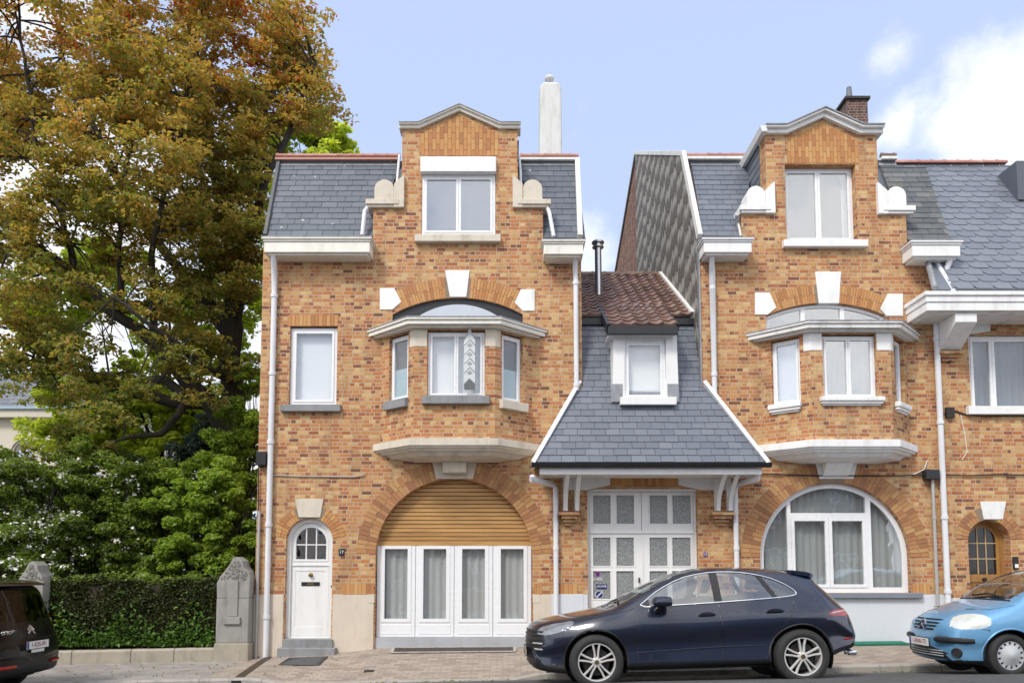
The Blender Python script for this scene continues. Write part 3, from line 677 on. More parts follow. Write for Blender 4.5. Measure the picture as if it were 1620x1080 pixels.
# chimney
c0 = W(853, 228, 5.0); c1 = W(890, 228, 5.0)
mb = MB().ring([[Vector((x, y, z)) for x, y in ((c0.x + e, 5), (c1.x - e, 5), (c1.x - e, 5.7), (c0.x + e, 5.7))] for z, e in ((c0.z - 1.2, -.0), (WZ(140, 5), .025), (WZ(139, 5), .02), (WZ(133, 5), .05), (WZ(129, 5), .14))])
mb.tube([W(869, 128, 5.3), W(869, 121, 5.3)], [.14, .12], 12)
mb.build('chimney', m_chim, H1, bevel=.06)
# bay window group
b1, bi = bay(H1, dict(front=(655, 783), wall=(603, 842), slab=(692,), top=520, cw=(676, 522, 767, 628), sw=(634, 637), film=1), m_stone,
    (m_bluesill, m_bluesill, m_stone), m_creamwood, ((.24, .82), (.18, .74)),
    ((m_glass, 'dark', (0, 1)), (m_glass, 'blind', (0, .5, 1)), (m_glass, 'dark', (0, 1))))
b1['label'] = 'canted brick bay with a glass ornament hanging at its middle window'
xc = (bi[0] + bi[1]) / 2
stone(H1, pxpoly([(712, 470), (738, 470), (743, 428), (704, 428)]), m_whitestone)
stone(H1, pxpoly([(601, 490), (621, 490), (635, 478), (624, 456), (601, 456)]), m_whitestone, name='arch_stone')
stone(H1, pxpoly([(827, 492), (846, 492), (846, 458), (824, 458), (814, 479)]), m_whitestone, name='arch_stone')
voussoirs(H1, scx, scz, sr, sr + .40, 90 + sang * .86, 90 - sang * .86, 40, skip=(85.5, 94.5))
mb = MB(); ins = [(x * .985 + scx * .015, z - .07) for x, z in sa]
mb.prism([(sa[0][0], WZ(530))] + [(sa[-1][0], WZ(530))] + sa[::-1], .05, .12, F0)
mb.build('arch_fascia', m_black, H1)
lu, *_ = seg(WX(655, 506), WZ(506), WX(724, 482), WZ(482), WX(795, 506)); MB().prism(lu, -.02, .045).build('lunette_panel', simple('zinc_panel', (.5, .53, .56), .3, .4), H1)
# left window
window(F0, H1, lw[0] + .004, lw[1] - .004, lw[2], lw[3] - .02, .06, (0, 1), .06, .05, m_glass, back='blind')
r_ = rect(443, 638, 538, 650, -.1); sill(F0, H1, r_[0], r_[1], r_[2], r_[3], m_bluesill, .10)
r_ = rect(455, 498, 535, 516); soldier(H1, *r_, 13, 'window_lintel')
# garage arch with pine shutter and four glazed doors
voussoirs(H1, gcx, gzs, gr + .002, gr + .37, 178, 2, 62, skip=(81.5, 98.5), mat=m_vousd)
zg = WZ(857, .12); zgb = WZ(1007, .12)
mb = MB(); nsl = 15; zt = gzs + gr
for i in range(nsl):
    za = zg + .03 + (zt - zg - .03) * i / nsl; zb = zg + .03 + (zt - zg - .03) * (i + 1) / nsl
    hw = lambda z: math.sqrt(max(0, gr * gr - max(0, z - gzs) ** 2)) + .02
    jj = rnd.uniform(-.006, .006)
    mb.prism([(gcx - hw(za), za + .004), (gcx + hw(za), za + .004), (gcx + max(hw(zb - .008), .05), zb - .008), (gcx - max(hw(zb - .008), .05), zb - .008)], .16 + jj, .20)
sh = mb.build('roller_shutter', m_shutter, H1, bevel=.004)
MB().box(gcx - gr, gcx + gr, .13, .19, zg - .07, zg + .022).build('bottom_slat', m_shutter, sh)
MB().box(gcx - gr, gcx + gr, .205, .22, zg, zt).build('shutter_backing', m_dark, sh)
zg -= .075
mb = MB().box(gcx - gr + .001, gcx + gr - .001, .04, .30, gbase(-1) - .12, zgb); mb.build('threshold', simple('grey_threshold_metal', (.52, .54, .57), .4, .3, dirt=.3), H1)
wdoor = (2 * gr - .02) / 4
for i in range(4):
    a0 = gcx - gr + .01 + i * wdoor; a1 = a0 + wdoor
    mb = MB(); ga0, ga1 = a0 + wdoor * .19, a1 - wdoor * .19; gb0, gb1 = WZ(979, .12), WZ(867, .12)
    mb.prism(rpoly(a0 + .004, a1 - .004, zgb + .005, zg), .12, .18, F0, [rpoly(ga0, ga1, gb0, gb1)[::-1]])
    mb.prism(rpoly(ga0 - .06, ga1 + .06, gb0 - .06, gb1 + .05), .108, .122, F0, [rpoly(ga0 + .012, ga1 - .012, gb0 + .012, gb1 - .012)[::-1]])
    mb.box(a0 + .07, a1 - .07, .112, .119, zgb + .05, gb0 - .10)
    d = mb.build('garage_door', m_pvc, H1, bevel=.005)
    MB().box(ga0 - .01, ga1 + .01, .145, .151, gb0 - .01, gb1 + .01).build('pane', m_glass, d)
    backing(F0, d, ga0 - .05, ga1 + .05, gb0 - .05, gb1 + .05, .22, 'net')
# keystone block under the bay
stone(H1, pxpoly([(690, 757), (748, 757), (757, 722), (682, 722)]), m_stone, .012, name='arch_stone')
r_ = rect(701, 724, 738, 748, -.12); MB().box(r_[0], r_[1], -.20, -.012, r_[2], r_[3]).build('keystone', m_stone, H1, bevel=.02)
# front door
voussoirs(H1, dcx, dzs, dr + .002, dr + .24, 172, 8, 24, skip=(62, 118), split=.5)
stone(H1, pxpoly([(473, 818), (507, 818), (512, 789), (467, 789)]) , m_stone, .02)
yd = .14
fr = archpoly(dcx, dzs, dr - .001, dz0); fi = archpoly(dcx, dzs, dr - .075, dz0 + .01)
mb = MB().prism(fr, yd - .05, yd + .06, F0, [fi[::-1]]); mb.build('door_frame', m_white, H1, bevel=.006)
lr = (WX(518, 860, yd) - WX(470, 860, yd)) / 2; lz0 = WZ(884, yd); lzs = WZ(834, yd) - lr
leaf = archpoly(dcx, dzs, dr - .077, dz0 + .012); lite = archpoly(dcx, lzs, lr, lz0)
mb = MB().prism(leaf, yd, yd + .05, F0, [lite[::-1]])
mb.prism(archpoly(dcx, lzs, lr + .045, lz0 - .045), yd - .012, yd, F0, [lite[::-1]])
for t in (-.33, .33): mb.box(dcx + lr * t - .011, dcx + lr * t + .011, yd + .008, yd + .03, lz0, lzs + math.sqrt(lr * lr * (1 - t * t)))
mb.box(dcx - lr, dcx + lr, yd + .009, yd + .029, (lz0 + lzs) / 2 + .11, (lz0 + lzs) / 2 + .132)
mb.box(dcx - dr + .08, dcx + dr - .08, yd - .02, yd, lz0 - .13, lz0 - .09)
mb.prism(rpoly(dcx - dr + .10, dcx + dr - .10, dz0 + .05, lz0 - .17), yd - .008, yd, F0, [rpoly(dcx - dr + .16, dcx + dr - .16, dz0 + .22, lz0 - .23)[::-1]])
fd = mb.build('front_door', m_white, H1, bevel=.004)
MB().prism(archpoly(dcx, lzs, lr + .01, lz0 - .01), yd + .03, yd + .036).build('pane', m_glassr, fd)
MB().box(dcx - .4, dcx + .4, yd + .2, yd + .21, lz0 - .2, lzs + lr + .1).build('dark_room_sheet', m_roomgrey, fd)
k = W(491, 909, yd - .05); MB().lathe([(0, -.055), (.03, -.05), (.042, -.03), (.03, -.005), (.02, 0), (.05, .012), (.05, .02)], 16, (k.x, yd - .01, k.z), (0, 1, 0)).build('door_knob', m_brass, fd, smooth=True)
r_ = rect(477, 920, 506, 926, yd); MB().prism(rpoly(*r_), yd - .012, yd - .001).build('letter_plate', m_black, fd, bevel=.003)
r_ = rect(486, 921.5, 497, 924.5, yd); MB().prism(rpoly(*r_), yd - .018, yd - .012).build('letter_flap', m_brass, fd)
k = W(525, 927, 0); MB().lathe([(0, -.03), (.018, -.025), (.022, 0)], 12, (k.x - .02, yd - .05, k.z), (0, 1, 0)).build('bell_push', m_iron, H1)
for (x0, x1, ya, yb_, o) in ((449, 527, 1010, 1024, .0), (440, 531, 1024, 1034, .14)):
    r_ = rect(x0, ya, x1, yb_, -o); MB().box(r_[0], r_[1], -o - .08, .06, r_[2] - (.15 if o else 0), r_[3] - (.003 if o else 0)).build('door_step', m_bluesill, H1, bevel=.01)
# plinth
zpl = WZ(940)
for (a, b) in ((XL - .012, dcx - dr - .02), (dcx + dr + .02, gcx - gr - .02), (gcx + gr + .02, WX(872, 950))):
    MB().box(a, b, -.018, .1, ZG, zpl).build('plinth', m_plinth, H1, bevel=.006)
MB().box(WX(872, 950), XR, -.016, .1, ZG, zpl + .01).build('plinth', m_plinthw, H1, bevel=.006)['label'] = 'pale blue white plinth'
for (a, b) in ((WX(582, 950), gcx - gr - .006), (gcx + gr + .006, WX(855, 950))): MB().box(a, b, -.024, .05, WZ(953), zpl + .005).build('plinth_stone', m_stone, H1, bevel=.004)
for (x0, x1) in ((541, 592), (845, 858), (885, 913)):
    r_ = rect(x0, 922, x1, 940); soldier(H1, r_[0], min(r_[1], gcx - gr - .01) if x0 == 541 else r_[1], r_[2] + .004, r_[3], max(3, int((x1 - x0) / 6)), 'soldier_course')
# pipes, cables, box, number plate
downpipe(H1, [W(432, 402, -.28), W(433, 412, -.24), W(434, 432, -.08), Vector((WX(434, 460, -.07), -.07, WZ(460, -.07))), Vector((WX(434, 460, -.07), -.07, gx(-5)))], .055, None, [Vector((WX(434, 460, -.07), -.07, z)) for z in (WZ(470), WZ(592), WZ(700), WZ(830), WZ(975))])
downpipe(H1, [W(910, 402, -.25), W(910, 425, -.08), Vector((WX(911, 470, -.07), -.07, WZ(445, -.07))), Vector((WX(911, 470, -.07), -.07, WZ(618, -.07)))], .05, None, [Vector((WX(911, 470, -.07), -.07, WZ(z))) for z in (450, 610)])
downpipe(H1, [Vector((WX(408, 900, -.05), -.05, WZ(808, -.05))), Vector((WX(408, 900, -.05), -.05, gx(-5) - .05))], .028, m_greypipe)
r_ = rect(407, 714, 422, 736, -.08); MB().box(r_[0], r_[1], -.14, -.002, r_[2], r_[3]).build('junction_box', m_black, H1, bevel=.01)
MB().tube([W(409, 736, -.04), W(409, 808, -.04)], .013, 6).build('cable', m_black, H1)
MB().tube([W(430, 751, -.02), W(470, 753, -.02), W(520, 753.5, -.02), W(560, 754, -.02), W(572, 752, -.025), W(577, 749, -.03)], .012, 6).build('cable', m_greypipe, H1)
r_ = rect(536, 868, 545, 878, 0); nb = MB().box(r_[0], r_[1], -.016, -.001, r_[2], r_[3]).build('house_number', m_black, H1)
textobj('17', .085, m_white, nb, ((r_[0] + r_[1]) / 2, -.018, (r_[2] + r_[3]) / 2))
# stained glass ornament hanging in the middle bay window: its own thing
yo = -.60; zt_, zb_ = WZ(516, yo), WZ(619, yo); xo = WX(743, 570, yo); hw = .105; hh = zt_ - zb_
OR = thing('window_ornament', (xo, yo, zb_), 'tall pointed glass ornament hanging before the white middle bay window', 'ornament')
m_orn = simple('pale_leaded_glass', (.60, .62, .62), .15, var=.15, spec=.6); m_ornd = simple('dark_grey_glass', (.12, .13, .13), .2)
P = lambda t, s: (xo + hw * s, zb_ + hh * t)
MB().prism([P(.16, -1), P(.10, -1), P(.10, 1), P(.16, 1), P(.84, 1), P(.93, .3), P(1, 0), P(.93, -.3), P(.84, -1)][0:1] + [P(.12, -1), P(.2, 0), P(.12, 1), P(.78, 1), P(.9, .35), P(1, 0), P(.9, -.35), P(.78, -1)], -.03, -.02, Fr((0, yo, 0))).build('glass_panel', m_orn, OR)
MB().prism([P(.02, -.9), P(.02, .9), P(.10, 1), P(.19, 0), P(.10, -1)], -.034, -.018, Fr((0, yo, 0))).build('glass_foot', m_ornd, OR)
mb = MB()
for t in (.28, .42, .56, .70):
    for s in (-1, 1): mb.tube([Vector((P(t, s)[0], yo - .035, P(t, s)[1])), Vector((P(t + .09, 0)[0], yo - .035, P(t + .09, 0)[1]))], .006, 6)
    mb.prism([P(t, -.5), P(t - .03, 0), P(t, .5), P(t + .04, 0)], -.036, -.031, Fr((0, yo, 0)))
mb.build('lead_lines', simple('lead_came', (.34, .35, .35), .4, .5), OR)
MB().prism([P(.78, -1), P(.9, 0), P(.78, 1), P(.9, .35), P(.94, 0), P(.9, -.35)], -.037, -.032, Fr((0, yo, 0))).build('glass_band', simple('grey_glass_band', (.36, .37, .36), .2), OR)
# ------------------------------------------------------------------ low house in the middle: slate skirt roof, tiled upper roof, white dormer, garage doors
XM0, XM1 = XR, WX(1110, 560)
H2 = thing('garage_house', ((XM0 + XM1) / 2, 0, gbase(2.5)), 'low house between the two gabled ones, grey slate skirt roof over white glazed garage doors', 'house')
g = rect(930, 773, 1105, 1016); zb_t = WZ(752)
wl2 = MB().prism(rpoly(XM0 + .001, XM1 - .001, ZG, WZ(700)), 0, .35, F0, [rpoly(g[0], g[1], g[2], g[3])[::-1]]).build('front_wall', m_brick, H2)
zp2 = WZ(940)
MB().box(XM0 + .002, g[0] - .01, -.016, .05, ZG, zp2).build('plinth', m_plinthw, H2); MB().box(g[1] + .01, XM1, -.016, .05, ZG, zp2).build('plinth', m_plinthw, H2)
# garage doors: two transom lights, two leaves of six panes
yd = .10; zt2 = WZ(841, yd)
mb = MB(); mb.prism(rpoly(g[0] + .002, g[1] - .002, g[2], g[3]), yd, yd + .09, F0, [rpoly(g[0] + .05, g[1] - .05, g[2] + .01, g[3] - .05)[::-1]])
mb.box(g[0] + .052, g[1] - .052, yd - .015, yd + .085, zt2 - .03, zt2 + .02); gfr = mb.build('door_frame', m_white, H2, bevel=.005)
gc = (g[0] + g[1]) / 2
panes_x = ((938.5, 966), (975.5, 1003), (1028, 1056), (1064, 1093))
def leaf(x0, x1, z0, z1, pans, nm):
    mb = MB(); hs = [rpoly(*p)[::-1] for p in pans]
    mb.prism(rpoly(x0, x1, z0, z1), yd + .01, yd + .06, F0, hs)
    for p in pans: mb.prism(rpoly(p[0] - .025, p[1] + .025, p[2] - .025, p[3] + .025), yd + .002, yd + .0095, F0, [rpoly(*p)[::-1]])
    d = mb.build(nm, m_white, H2, bevel=.004)
    for p in pans: MB().box(p[0] - .01, p[1] + .01, yd + .03, yd + .036, p[2] - .01, p[3] + .01).build('pane', m_pattern, d)
    return d
leaves = []
for k in range(2):
    x0, x1 = (g[0] + .055, gc - .004) if k == 0 else (gc + .004, g[1] - .055)
    PX = panes_x[2 * k:2 * k + 2]
    R_ = lambda xs, ya, yb: rect(xs[0], ya, xs[1], yb, yd)
    leaf(x0, x1, zt2 + .022, g[3] - .052, [R_(xs, 783, 828) for xs in PX], 'transom_light')
    leaves.append(leaf(x0, x1, g[2] + .015, zt2 - .032, [R_(xs, a, b) for xs in PX for a, b in ((850, 895), (903, 947))], 'garage_door'))
MB().box(gc - .02, gc + .02, yd - .002, yd + .008, g[2] + .02, zt2 - .034).build('cover_strip', m_white, leaves[0])
h = W(1011, 917, yd); MB().box(h.x - .012, h.x + .012, yd - .03, yd + .01, h.z - .05, h.z + .05).build('door_handle', m_iron, leaves[0], bevel=.004)
m_navy = simple('navy_enamel', (.02, .03, .14), .3); m_purple = simple('purple_enamel', (.07, .02, .12), .35); m_signw = simple('white_lettering', (.8, .8, .8), .5); m_signg = simple('pale_grey_rim', (.55, .56, .60), .4); m_mag = simple('magenta_rim', (.45, .10, .42), .4)
ys = yd + .026
c = W(945.5, 907.5, ys); s_ = MB().lathe([(0, 0), (.034, 0), (.034, .006), (0, .006)], 24, (c.x, ys - .004, c.z), (0, -1, 0)).build('round_sticker', m_purple, leaves[0])
MB().lathe([(.034, .001), (.045, .001), (.045, .005), (.034, .005)], 24, (c.x, ys - .004, c.z), (0, -1, 0)).build('sticker_rim', m_mag, leaves[0])
textobj('E-40L', .085, m_signw, leaves[0], (W(947, 915.5).x + 0, ys - .008, WZ(915.5, ys)), name='lettering')
r_ = rect(943.5, 923.5, 960, 930.5, ys); MB().box(r_[0], r_[1], ys - .008, ys - .003, r_[2], r_[3]).build('sign_plate', m_navy, leaves[0])
textobj('ANWB', .06, m_signw, leaves[0], ((r_[0] + r_[1]) / 2, ys - .0095, (r_[2] + r_[3]) / 2), name='lettering')
c = W(948, 940, ys); MB().lathe([(0, .0), (.07, .0), (.07, .005), (0, .005)], 32, (c.x, ys - .003, c.z), (0, -1, 0)).build('parking_sign', m_navy, leaves[0])
MB().lathe([(.068, .002), (.082, .002), (.082, .007), (.068, .007)], 32, (c.x, ys - .003, c.z), (0, -1, 0)).build('sign_rim', m_signg, leaves[0])
MB().box(-.014, .014, -.001, .004, -.07, .07, Fr((c.x, ys - .013, c.z), (1, 0, -1), (0, 1, 0), (1, 0, 1))).build('sign_bar', m_signg, leaves[0])
# painted beam over the doors with brick course in the middle
for pts in ([(893, 752), (965, 752), (965, 767), (928, 775), (893, 775)], [(1073, 752), (1150, 752), (1150, 775), (1108, 775), (1073, 767)]): stone(H2, pxpoly(pts), m_white, .03, .05, 'lintel_beam')
r_ = rect(965.6, 751, 1072.4, 768); soldier(H2, *r_, 18, 'soldier_course')
MB().prism(pxpoly([(928, 776), (965, 769), (1073, 769), (1108, 776)]), .02, .095).build('head_board', m_white, H2)
r_ = rect(1113, 873, 1119, 880); nb = MB().box(r_[0], r_[1], -.014, -.001, r_[2], r_[3]).build('house_number', simple('violet_plate', (.12, .06, .20), .4), H2)
textobj('13', .06, m_signw, nb, ((r_[0] + r_[1]) / 2, -.016, (r_[2] + r_[3]) / 2))
# skirt roof with a bell-cast foot in front of the neighbours
YE = -.78; ze = WZ(731, YE); zk = WZ(612, 0); YTq = .55; zT = WZ(508, YTq)
d = Vector((0, 0 - YE, zk - ze)); Ln1 = d.length
F1 = Fr((0, YE, ze), (1, 0, 0), (0, d.z, -d.y), d); xe0, xe1 = WX(846, 731, YE), WX(1213, 731, YE); xk0, xk1 = XM0 - .02, XM1 + .02
mid = .45
reg1 = [(xe0, 0), (xe1, 0), (xk1, Ln1), (xk0, Ln1)]
mb = MB(); slates(mb, F1, reg1, .26, .152, lift=.014); mb.prism(reg1, .008, .05, F1)
d2 = Vector((0, YTq, zT - zk)); F2 = Fr((0, 0, zk), (1, 0, 0), (0, d2.z, -d2.y), d2); reg2 = [(xk0 + .03, 0), (xk1 - .03, 0), (xk1 - .03, d2.length), (xk0 + .03, d2.length)]
slates(mb, F2, reg2, .26, .152, lift=.014); mb.prism(reg2, .008, .05, F2)
sk = mb.build('slate_roof', m_slate, H2)
for (xa, xb, sgn) in ((xe0, xk0, -1), (xe1, xk1, 1)):      # white-grey hip boards up both rakes
    p0, p1 = Vector((xa + sgn * .03, YE, ze - .02)), Vector((xb + sgn * .02, 0, zk + .1))
    t = (p1 - p0).normalized(); nn = Vector((0, -d.z, d.y)).normalized(); Fh = Fr(p0, t, -nn, nn.cross(t) * (1))
    MB().box(0, (p1 - p0).length, -.05, .09, -.035, .045, Fh).build('rake_board', m_pipe, H2, bevel=.006)
    MB().prism([(p0.y, p0.z), (p1.y, p1.z), (.0, p0.z)], -.02, .02, Fr(((xa + xb) / 2, 0, 0), (0, 1, 0), (1, 0, 0))) if False else None
    cheek = [Vector((xa, YE, ze - .03)), Vector((xa, 0, ze - .03)), Vector((xb, 0, zk))]
    MB().add(cheek + [p + Vector((-sgn * .02, 0, 0)) for p in cheek], [(0, 1, 2), (5, 4, 3), (0, 3, 4, 1), (1, 4, 5, 2), (2, 5, 3, 0)]).build('roof_cheek', m_weatherwhite, H2)
gx0, gx1 = WX(841, 736, YE - .06), WX(1220, 736, YE - .06)
zg_ = WZ(736, YE - .06)
mb = MB(); prof = [(YE - .06 + .068 * math.cos(R(a)), zg_ + .03 + .068 * math.sin(R(a))) for a in range(180, 361, 15)] + [(YE + .012, zg_ + .045), (YE - .132, zg_ + .045)]
mb.sweepx(prof, gx0, gx1); mb.build('eaves_gutter', m_black, H2, smooth=True)
zs_ = WZ(744, YE)
MB().box(gx0 + .15, gx1 - .15, YE - .0, YE + .04, zs_ - .07, zs_ + .05).build('fascia_board', m_white, H2, bevel=.006)
MB().box(gx0 + .17, gx1 - .17, YE + .041, -.002, zs_ - .045, zs_ - .02).build('soffit', m_weatherwhite, H2)
# curved braces in pairs on brick corbels
def brace(x, top, foot):
    p = []
    for i in range(11):
        t = i / 10; p.append((foot[0] + (top[0] - foot[0]) * (t ** 2.2), foot[1] + (top[1] - foot[1]) * t))
    q = [(y + .085, z - .0) for y, z in p]
    return MB().prism(p + q[::-1], x - .04, x + .04, Fr((0, 0, 0), (0, 1, 0), (1, 0, 0))).build('brace', m_white, H2, bevel=.008)
for xs in ((894, 912), (1133, 1152)):
    for x in xs: 
        xw = WX(x, 790); brace(xw, (YE + .06, zs_ - .05), (-.16, WZ(808, -.12)))
        MB().box(xw - .045, xw + .045, -.07, -.001, WZ(808, -.1), zs_ - .05).build('brace_post', m_white, H2, bevel=.006)
for (x0, x1) in ((884, 916), (1124, 1160)):
    xa, xb = WX(x0, 815, -.1), WX(x1, 815, -.1)
    mb = MB(); z_ = WZ(810, -.12)
    for k, (e, o, za, zb) in enumerate(((0, .24, -.06, 0), (.05, .19, -.125, -.065), (.09, .13, -.19, -.13), (.12, .08, -.25, -.195))): mb.box(xa + e, xb - e, -o, -.001, z_ + za, z_ + zb)
    mb.build('brick_corbel', m_brick, H2, bevel=.006)
# downpipes with a swan neck from the gutter
for (pts, zend) in (([(842, 752, -.70), (842, 757, -.66), (876, 767, -.1), (879, 774, -.07)], 945), ([(1199, 750, -.66), (1198, 756, -.62), (1167, 766, -.1), (1163, 774, -.07)], 945)):
    q = [W(*p) for p in pts]; xl = q[-1].x
    downpipe(H2, q + [Vector((xl, -.07, WZ(zend, -.07) - .95))], .045, None, [Vector((xl, -.07, WZ(y, -.07))) for y in (792, 867)])
# tiled upper roof
zE = zT + .06; yE = YTq - .12; yR = 3.6; zR = WZ(436, yR)
MB().box(XM0 + .0, XM1 - .0, YTq - .10, YTq + .02, zT - .10, zT + .05).build('lead_gutter', m_black, H2)
def tiles(mb, F, x0, x1, L, w=.225, h=.27):
    nx = int((x1 - x0) / w); ny = int(L / h)
    w = (x1 - x0) / nx; h = L / ny
    for j in range(ny):
        for i in range(nx):
            a = x0 + i * w; b = j * h; n = 7; rows = []
            ll = rnd.uniform(-.004, .004)
            for bb, lf in ((b, .045 + ll), (b + h * 1.06, .012 + ll)):
                rows.append([F(a + w * 1.03 * k / (n - 1), bb, -(lf + .022 * (math.cos(k / (n - 1) * 2 * math.pi) * .5 + .5) + (.02 if k > n - 3 else 0))) for k in range(n)])
            low = [F(a + w * 1.03 * k / (n - 1), b, .0) for k in range(n)]
            mb.ring([low] + rows, cap=False, closed=False)
d3 = Vector((0, yR - yE, zR - zE)); F3 = Fr((0, yE, zE), (1, 0, 0), (0, d3.z, -d3.y), d3)
mb = MB(); tiles(mb, F3, XM0, XM1 - .06, d3.length); tr = mb.build('tiled_roof', m_tile, H2, smooth=True)
MB().prism(rpoly(XM0, XM1 - .06, 0, d3.length), .001, .03, F3).build('roof_deck', m_black, tr)
MB().box(XM1 - .10, XM1 + .0, -.10, .05, 0, d3.length, F3).build('verge_mortar', m_weatherwhite, H2)
MB().box(XM0, XM1, yR, yR + .1, 2, zR - .02).build('rear_wall', m_brickold, H2)
ridge_tiles(H2, XM0, XM1 - .1, yR, zR + .02, m_tile, .08, .3)
# dormer with its own little tiled roof
yf = -.20
D = lambda x0, y0, x1, y1: rect(x0, y0, x1, y1, yf)
o_ = D(968, 528, 1072, 643); mb = MB()
r1 = D(987, 538, 1053, 632)
a0, a1 = o_[0], o_[1]
# tapered white cheeks of the dormer front
mb.prism(pxpoly([(971, 528), (988, 528), (988, 636), (968, 636)], yf), yf - .02, 1.0); mb.prism(pxpoly([(1053, 528), (1070, 528), (1074, 636), (1053, 636)], yf), yf - .02, 1.0)
mb.prism(pxpoly([(988, 528), (1053, 528), (1053, 538), (988, 538)], yf), yf - .02, .3)
dm = mb.build('roof_dormer', m_white, H2, bevel=.006)
for pts in ([(967.5, 607), (985, 607), (985, 635), (966.5, 635)], [(1056, 607), (1073.5, 607), (1075, 635), (1056, 635)]): MB().prism(pxpoly(pts, yf - .03), yf - .032, yf - .021).build('lead_apron', m_lead, dm)
window(F0, dm, r1[0] + .002, r1[1] - .002, r1[2], r1[3], yf + .02, (0, 1), .05, .045, m_glass, 'window_frame', dm, 'blind')
r_ = D(980, 630, 1068, 642); MB().box(r_[0], r_[1], yf - .14, .1, r_[2], r_[3]).build('sill', m_white, dm, bevel=.006)
yo_ = -.42; zo_ = WZ(516, yo_); xa, xb = WX(964, 516, yo_), WX(1070, 516, yo_); yi = 1.05; zi = zE + (yi - yE) * d3.z / d3.y + .02
d4 = Vector((0, yi - yo_, zi - zo_)); F4 = Fr((0, yo_, zo_), (1, 0, 0), (0, d4.z, -d4.y), d4)
mb = MB(); tiles(mb, F4, xa, xb, d4.length); MB().prism(rpoly(xa, xb, 0, d4.length), .001, .05, F4).build('roof_deck', m_black, dm); mb.build('dormer_tiles', m_tile, dm, smooth=True)
for x in (xa - .05, xb - .01): MB().prism(rpoly(x, x + .06, -.03, d4.length), -.05, .08, F4).build('verge', m_black, dm)
MB().box(xa - .03, xb + .03, yo_ - .03, yo_ + .06, zo_ - .16, zo_ + .0).build('fascia', m_black, dm, bevel=.008)
MB().box(xa, xb, yo_ + .061, .2, zo_ - .13, zo_ - .10).build('dormer_soffit', m_white, dm)
# steel flue
fb = W(947, 458, 1.9); ft = W(946, 392, 1.9)
mb = MB().tube([fb - Vector((0, 0, .4)), ft], .075, 16); mb.lathe([(.0, 0), (.13, 0), (.13, .02), (.085, .04), (.085, .09), (.14, .10), (.14, .13), (.1, .16), (0, .18)], 20, tuple(ft), (0, 0, 1)); mb.build('flue_pipe', m_steel, H2, smooth=True)
# ------------------------------------------------------------------ right house
XA, XB = WX(1111, 620), WX(1486, 620)
H3 = thing('brick_house', ((XA + XB) / 2, 0, gbase(6)), 'brick house with white painted stone trim and a large arched ground floor window', 'house', 'terraced brick houses')
zc3 = WZ(390); zsh3 = WZ(338); zp3 = WZ(214)
q_in = [(WX(1173, 360), zc3), (WX(1173, 360), zsh3), (WX(1212, 280), zsh3), (WX(1212, 280), zp3), (WX(1243, 205), zp3), (WX(1301, 188), WZ(189)), (WX(1358, 205), zp3), (WX(1389, 280), zp3), (WX(1389, 280), zsh3), (WX(1434, 360), zsh3), (WX(1434, 360), zc3)]
outer = [(XA, ZG), (XB, ZG), (XB, zc3)] + q_in[::-1] + [(XA, zc3)]
dw3 = rect(1243, 260, 1355, 379)
sa3, scx3, scz3, sr3, sang3 = seg(WX(1212, 497), WZ(499), WX(1309, 479), WZ(479), WX(1402, 497))
bh3 = [(WX(1225, 640), WZ(640)), (WX(1412, 640), WZ(640)), (WX(1412, 560), WZ(530)), (sa3[-1][0], WZ(530))] + sa3[::-1] + [(sa3[0][0], WZ(530)), (WX(1225, 560), WZ(530))]
acx = WX(1321, 880); ar = (WX(1440, 880) - WX(1203, 880)) / 2; azs = WZ(763) - ar; az0 = WZ(937)
ah3 = archpoly(acx, azs, ar, az0)
MB().prism(outer, 0, .35, F0, [h[::-1] for h in (rpoly(*dw3), bh3, ah3)]).build('front_wall', m_brick, H3)
MB().box(XA, XA + .3, .351, HB, ZG, zc3).build('side_wall', m_brickold, H3); MB().box(XB - .3, XB, .351, HB, ZG, zc3).build('side_wall', m_brick, H3)
MB().box(XA + .301, XB - .301, HB - .3, HB, ZG, zc3).build('rear_wall', m_brick, H3)
MB().box(XA + .301, XB - .301, 1.9, 2.0, ZG, zc3).build('inner_wall', m_roomgrey, H3)
MB().box(XA + .301, XB - .301, .351, 1.9, WZ(665), WZ(650)).build('inner_floor', m_roomgrey, H3)
MB().box(XA + .301, XB - .301, .351, 1.9, WZ(402), WZ(394)).build('inner_ceiling', m_roomgrey, H3)
YT3 = 1.25
for reg, m in (([(1112, 374), (1172, 374), (1190, 262), (1094, 262)], m_slate), ([(1436, 380), (1503, 380), (1464, 262), (1392, 262)], m_slatemoss)):
    o, F, rg, Ln = mansard(H3, reg, .02, YT3, m, .31, .175)
    if reg[0][0] == 1436: rg = [(rg[0][0], 0), (XB, 0), (XB, Ln), (rg[3][0], Ln)]
    MB().box(rg[3][0] - .02, min(rg[2][0], XB), -.02, .03, Ln - .02, Ln + .14, F).build('lead_flashing', m_lead, H3)
zt3 = WZ(262, YT3); 
MB().ring([[Vector((x, y, z)) for y, z in ((YT3, zt3 + .12), (6.5, zt3 + 2.3), (9, zt3 + .5), (9, zc3), (.3, zc3), (.35, zc3 + .6), (YT3 + .05, zt3))] for x in (XA + .12, XB - .02)]).build('upper_roof', m_slateold, H3)
for (x0, x1) in ((XA, WX(1186, 245, YT3)), (WX(1393, 245, YT3), XB)):
    ridge_tiles(H3, x0, x1, YT3, zt3 + .22, m_ridge if x0 == XA else m_tile, .058, .26, 'edge_tile'); MB().box(x0, x1, YT3 - .07, YT3 + .08, zt3 + .12, zt3 + .18).build('edge_board', m_weatherwhite, H3)
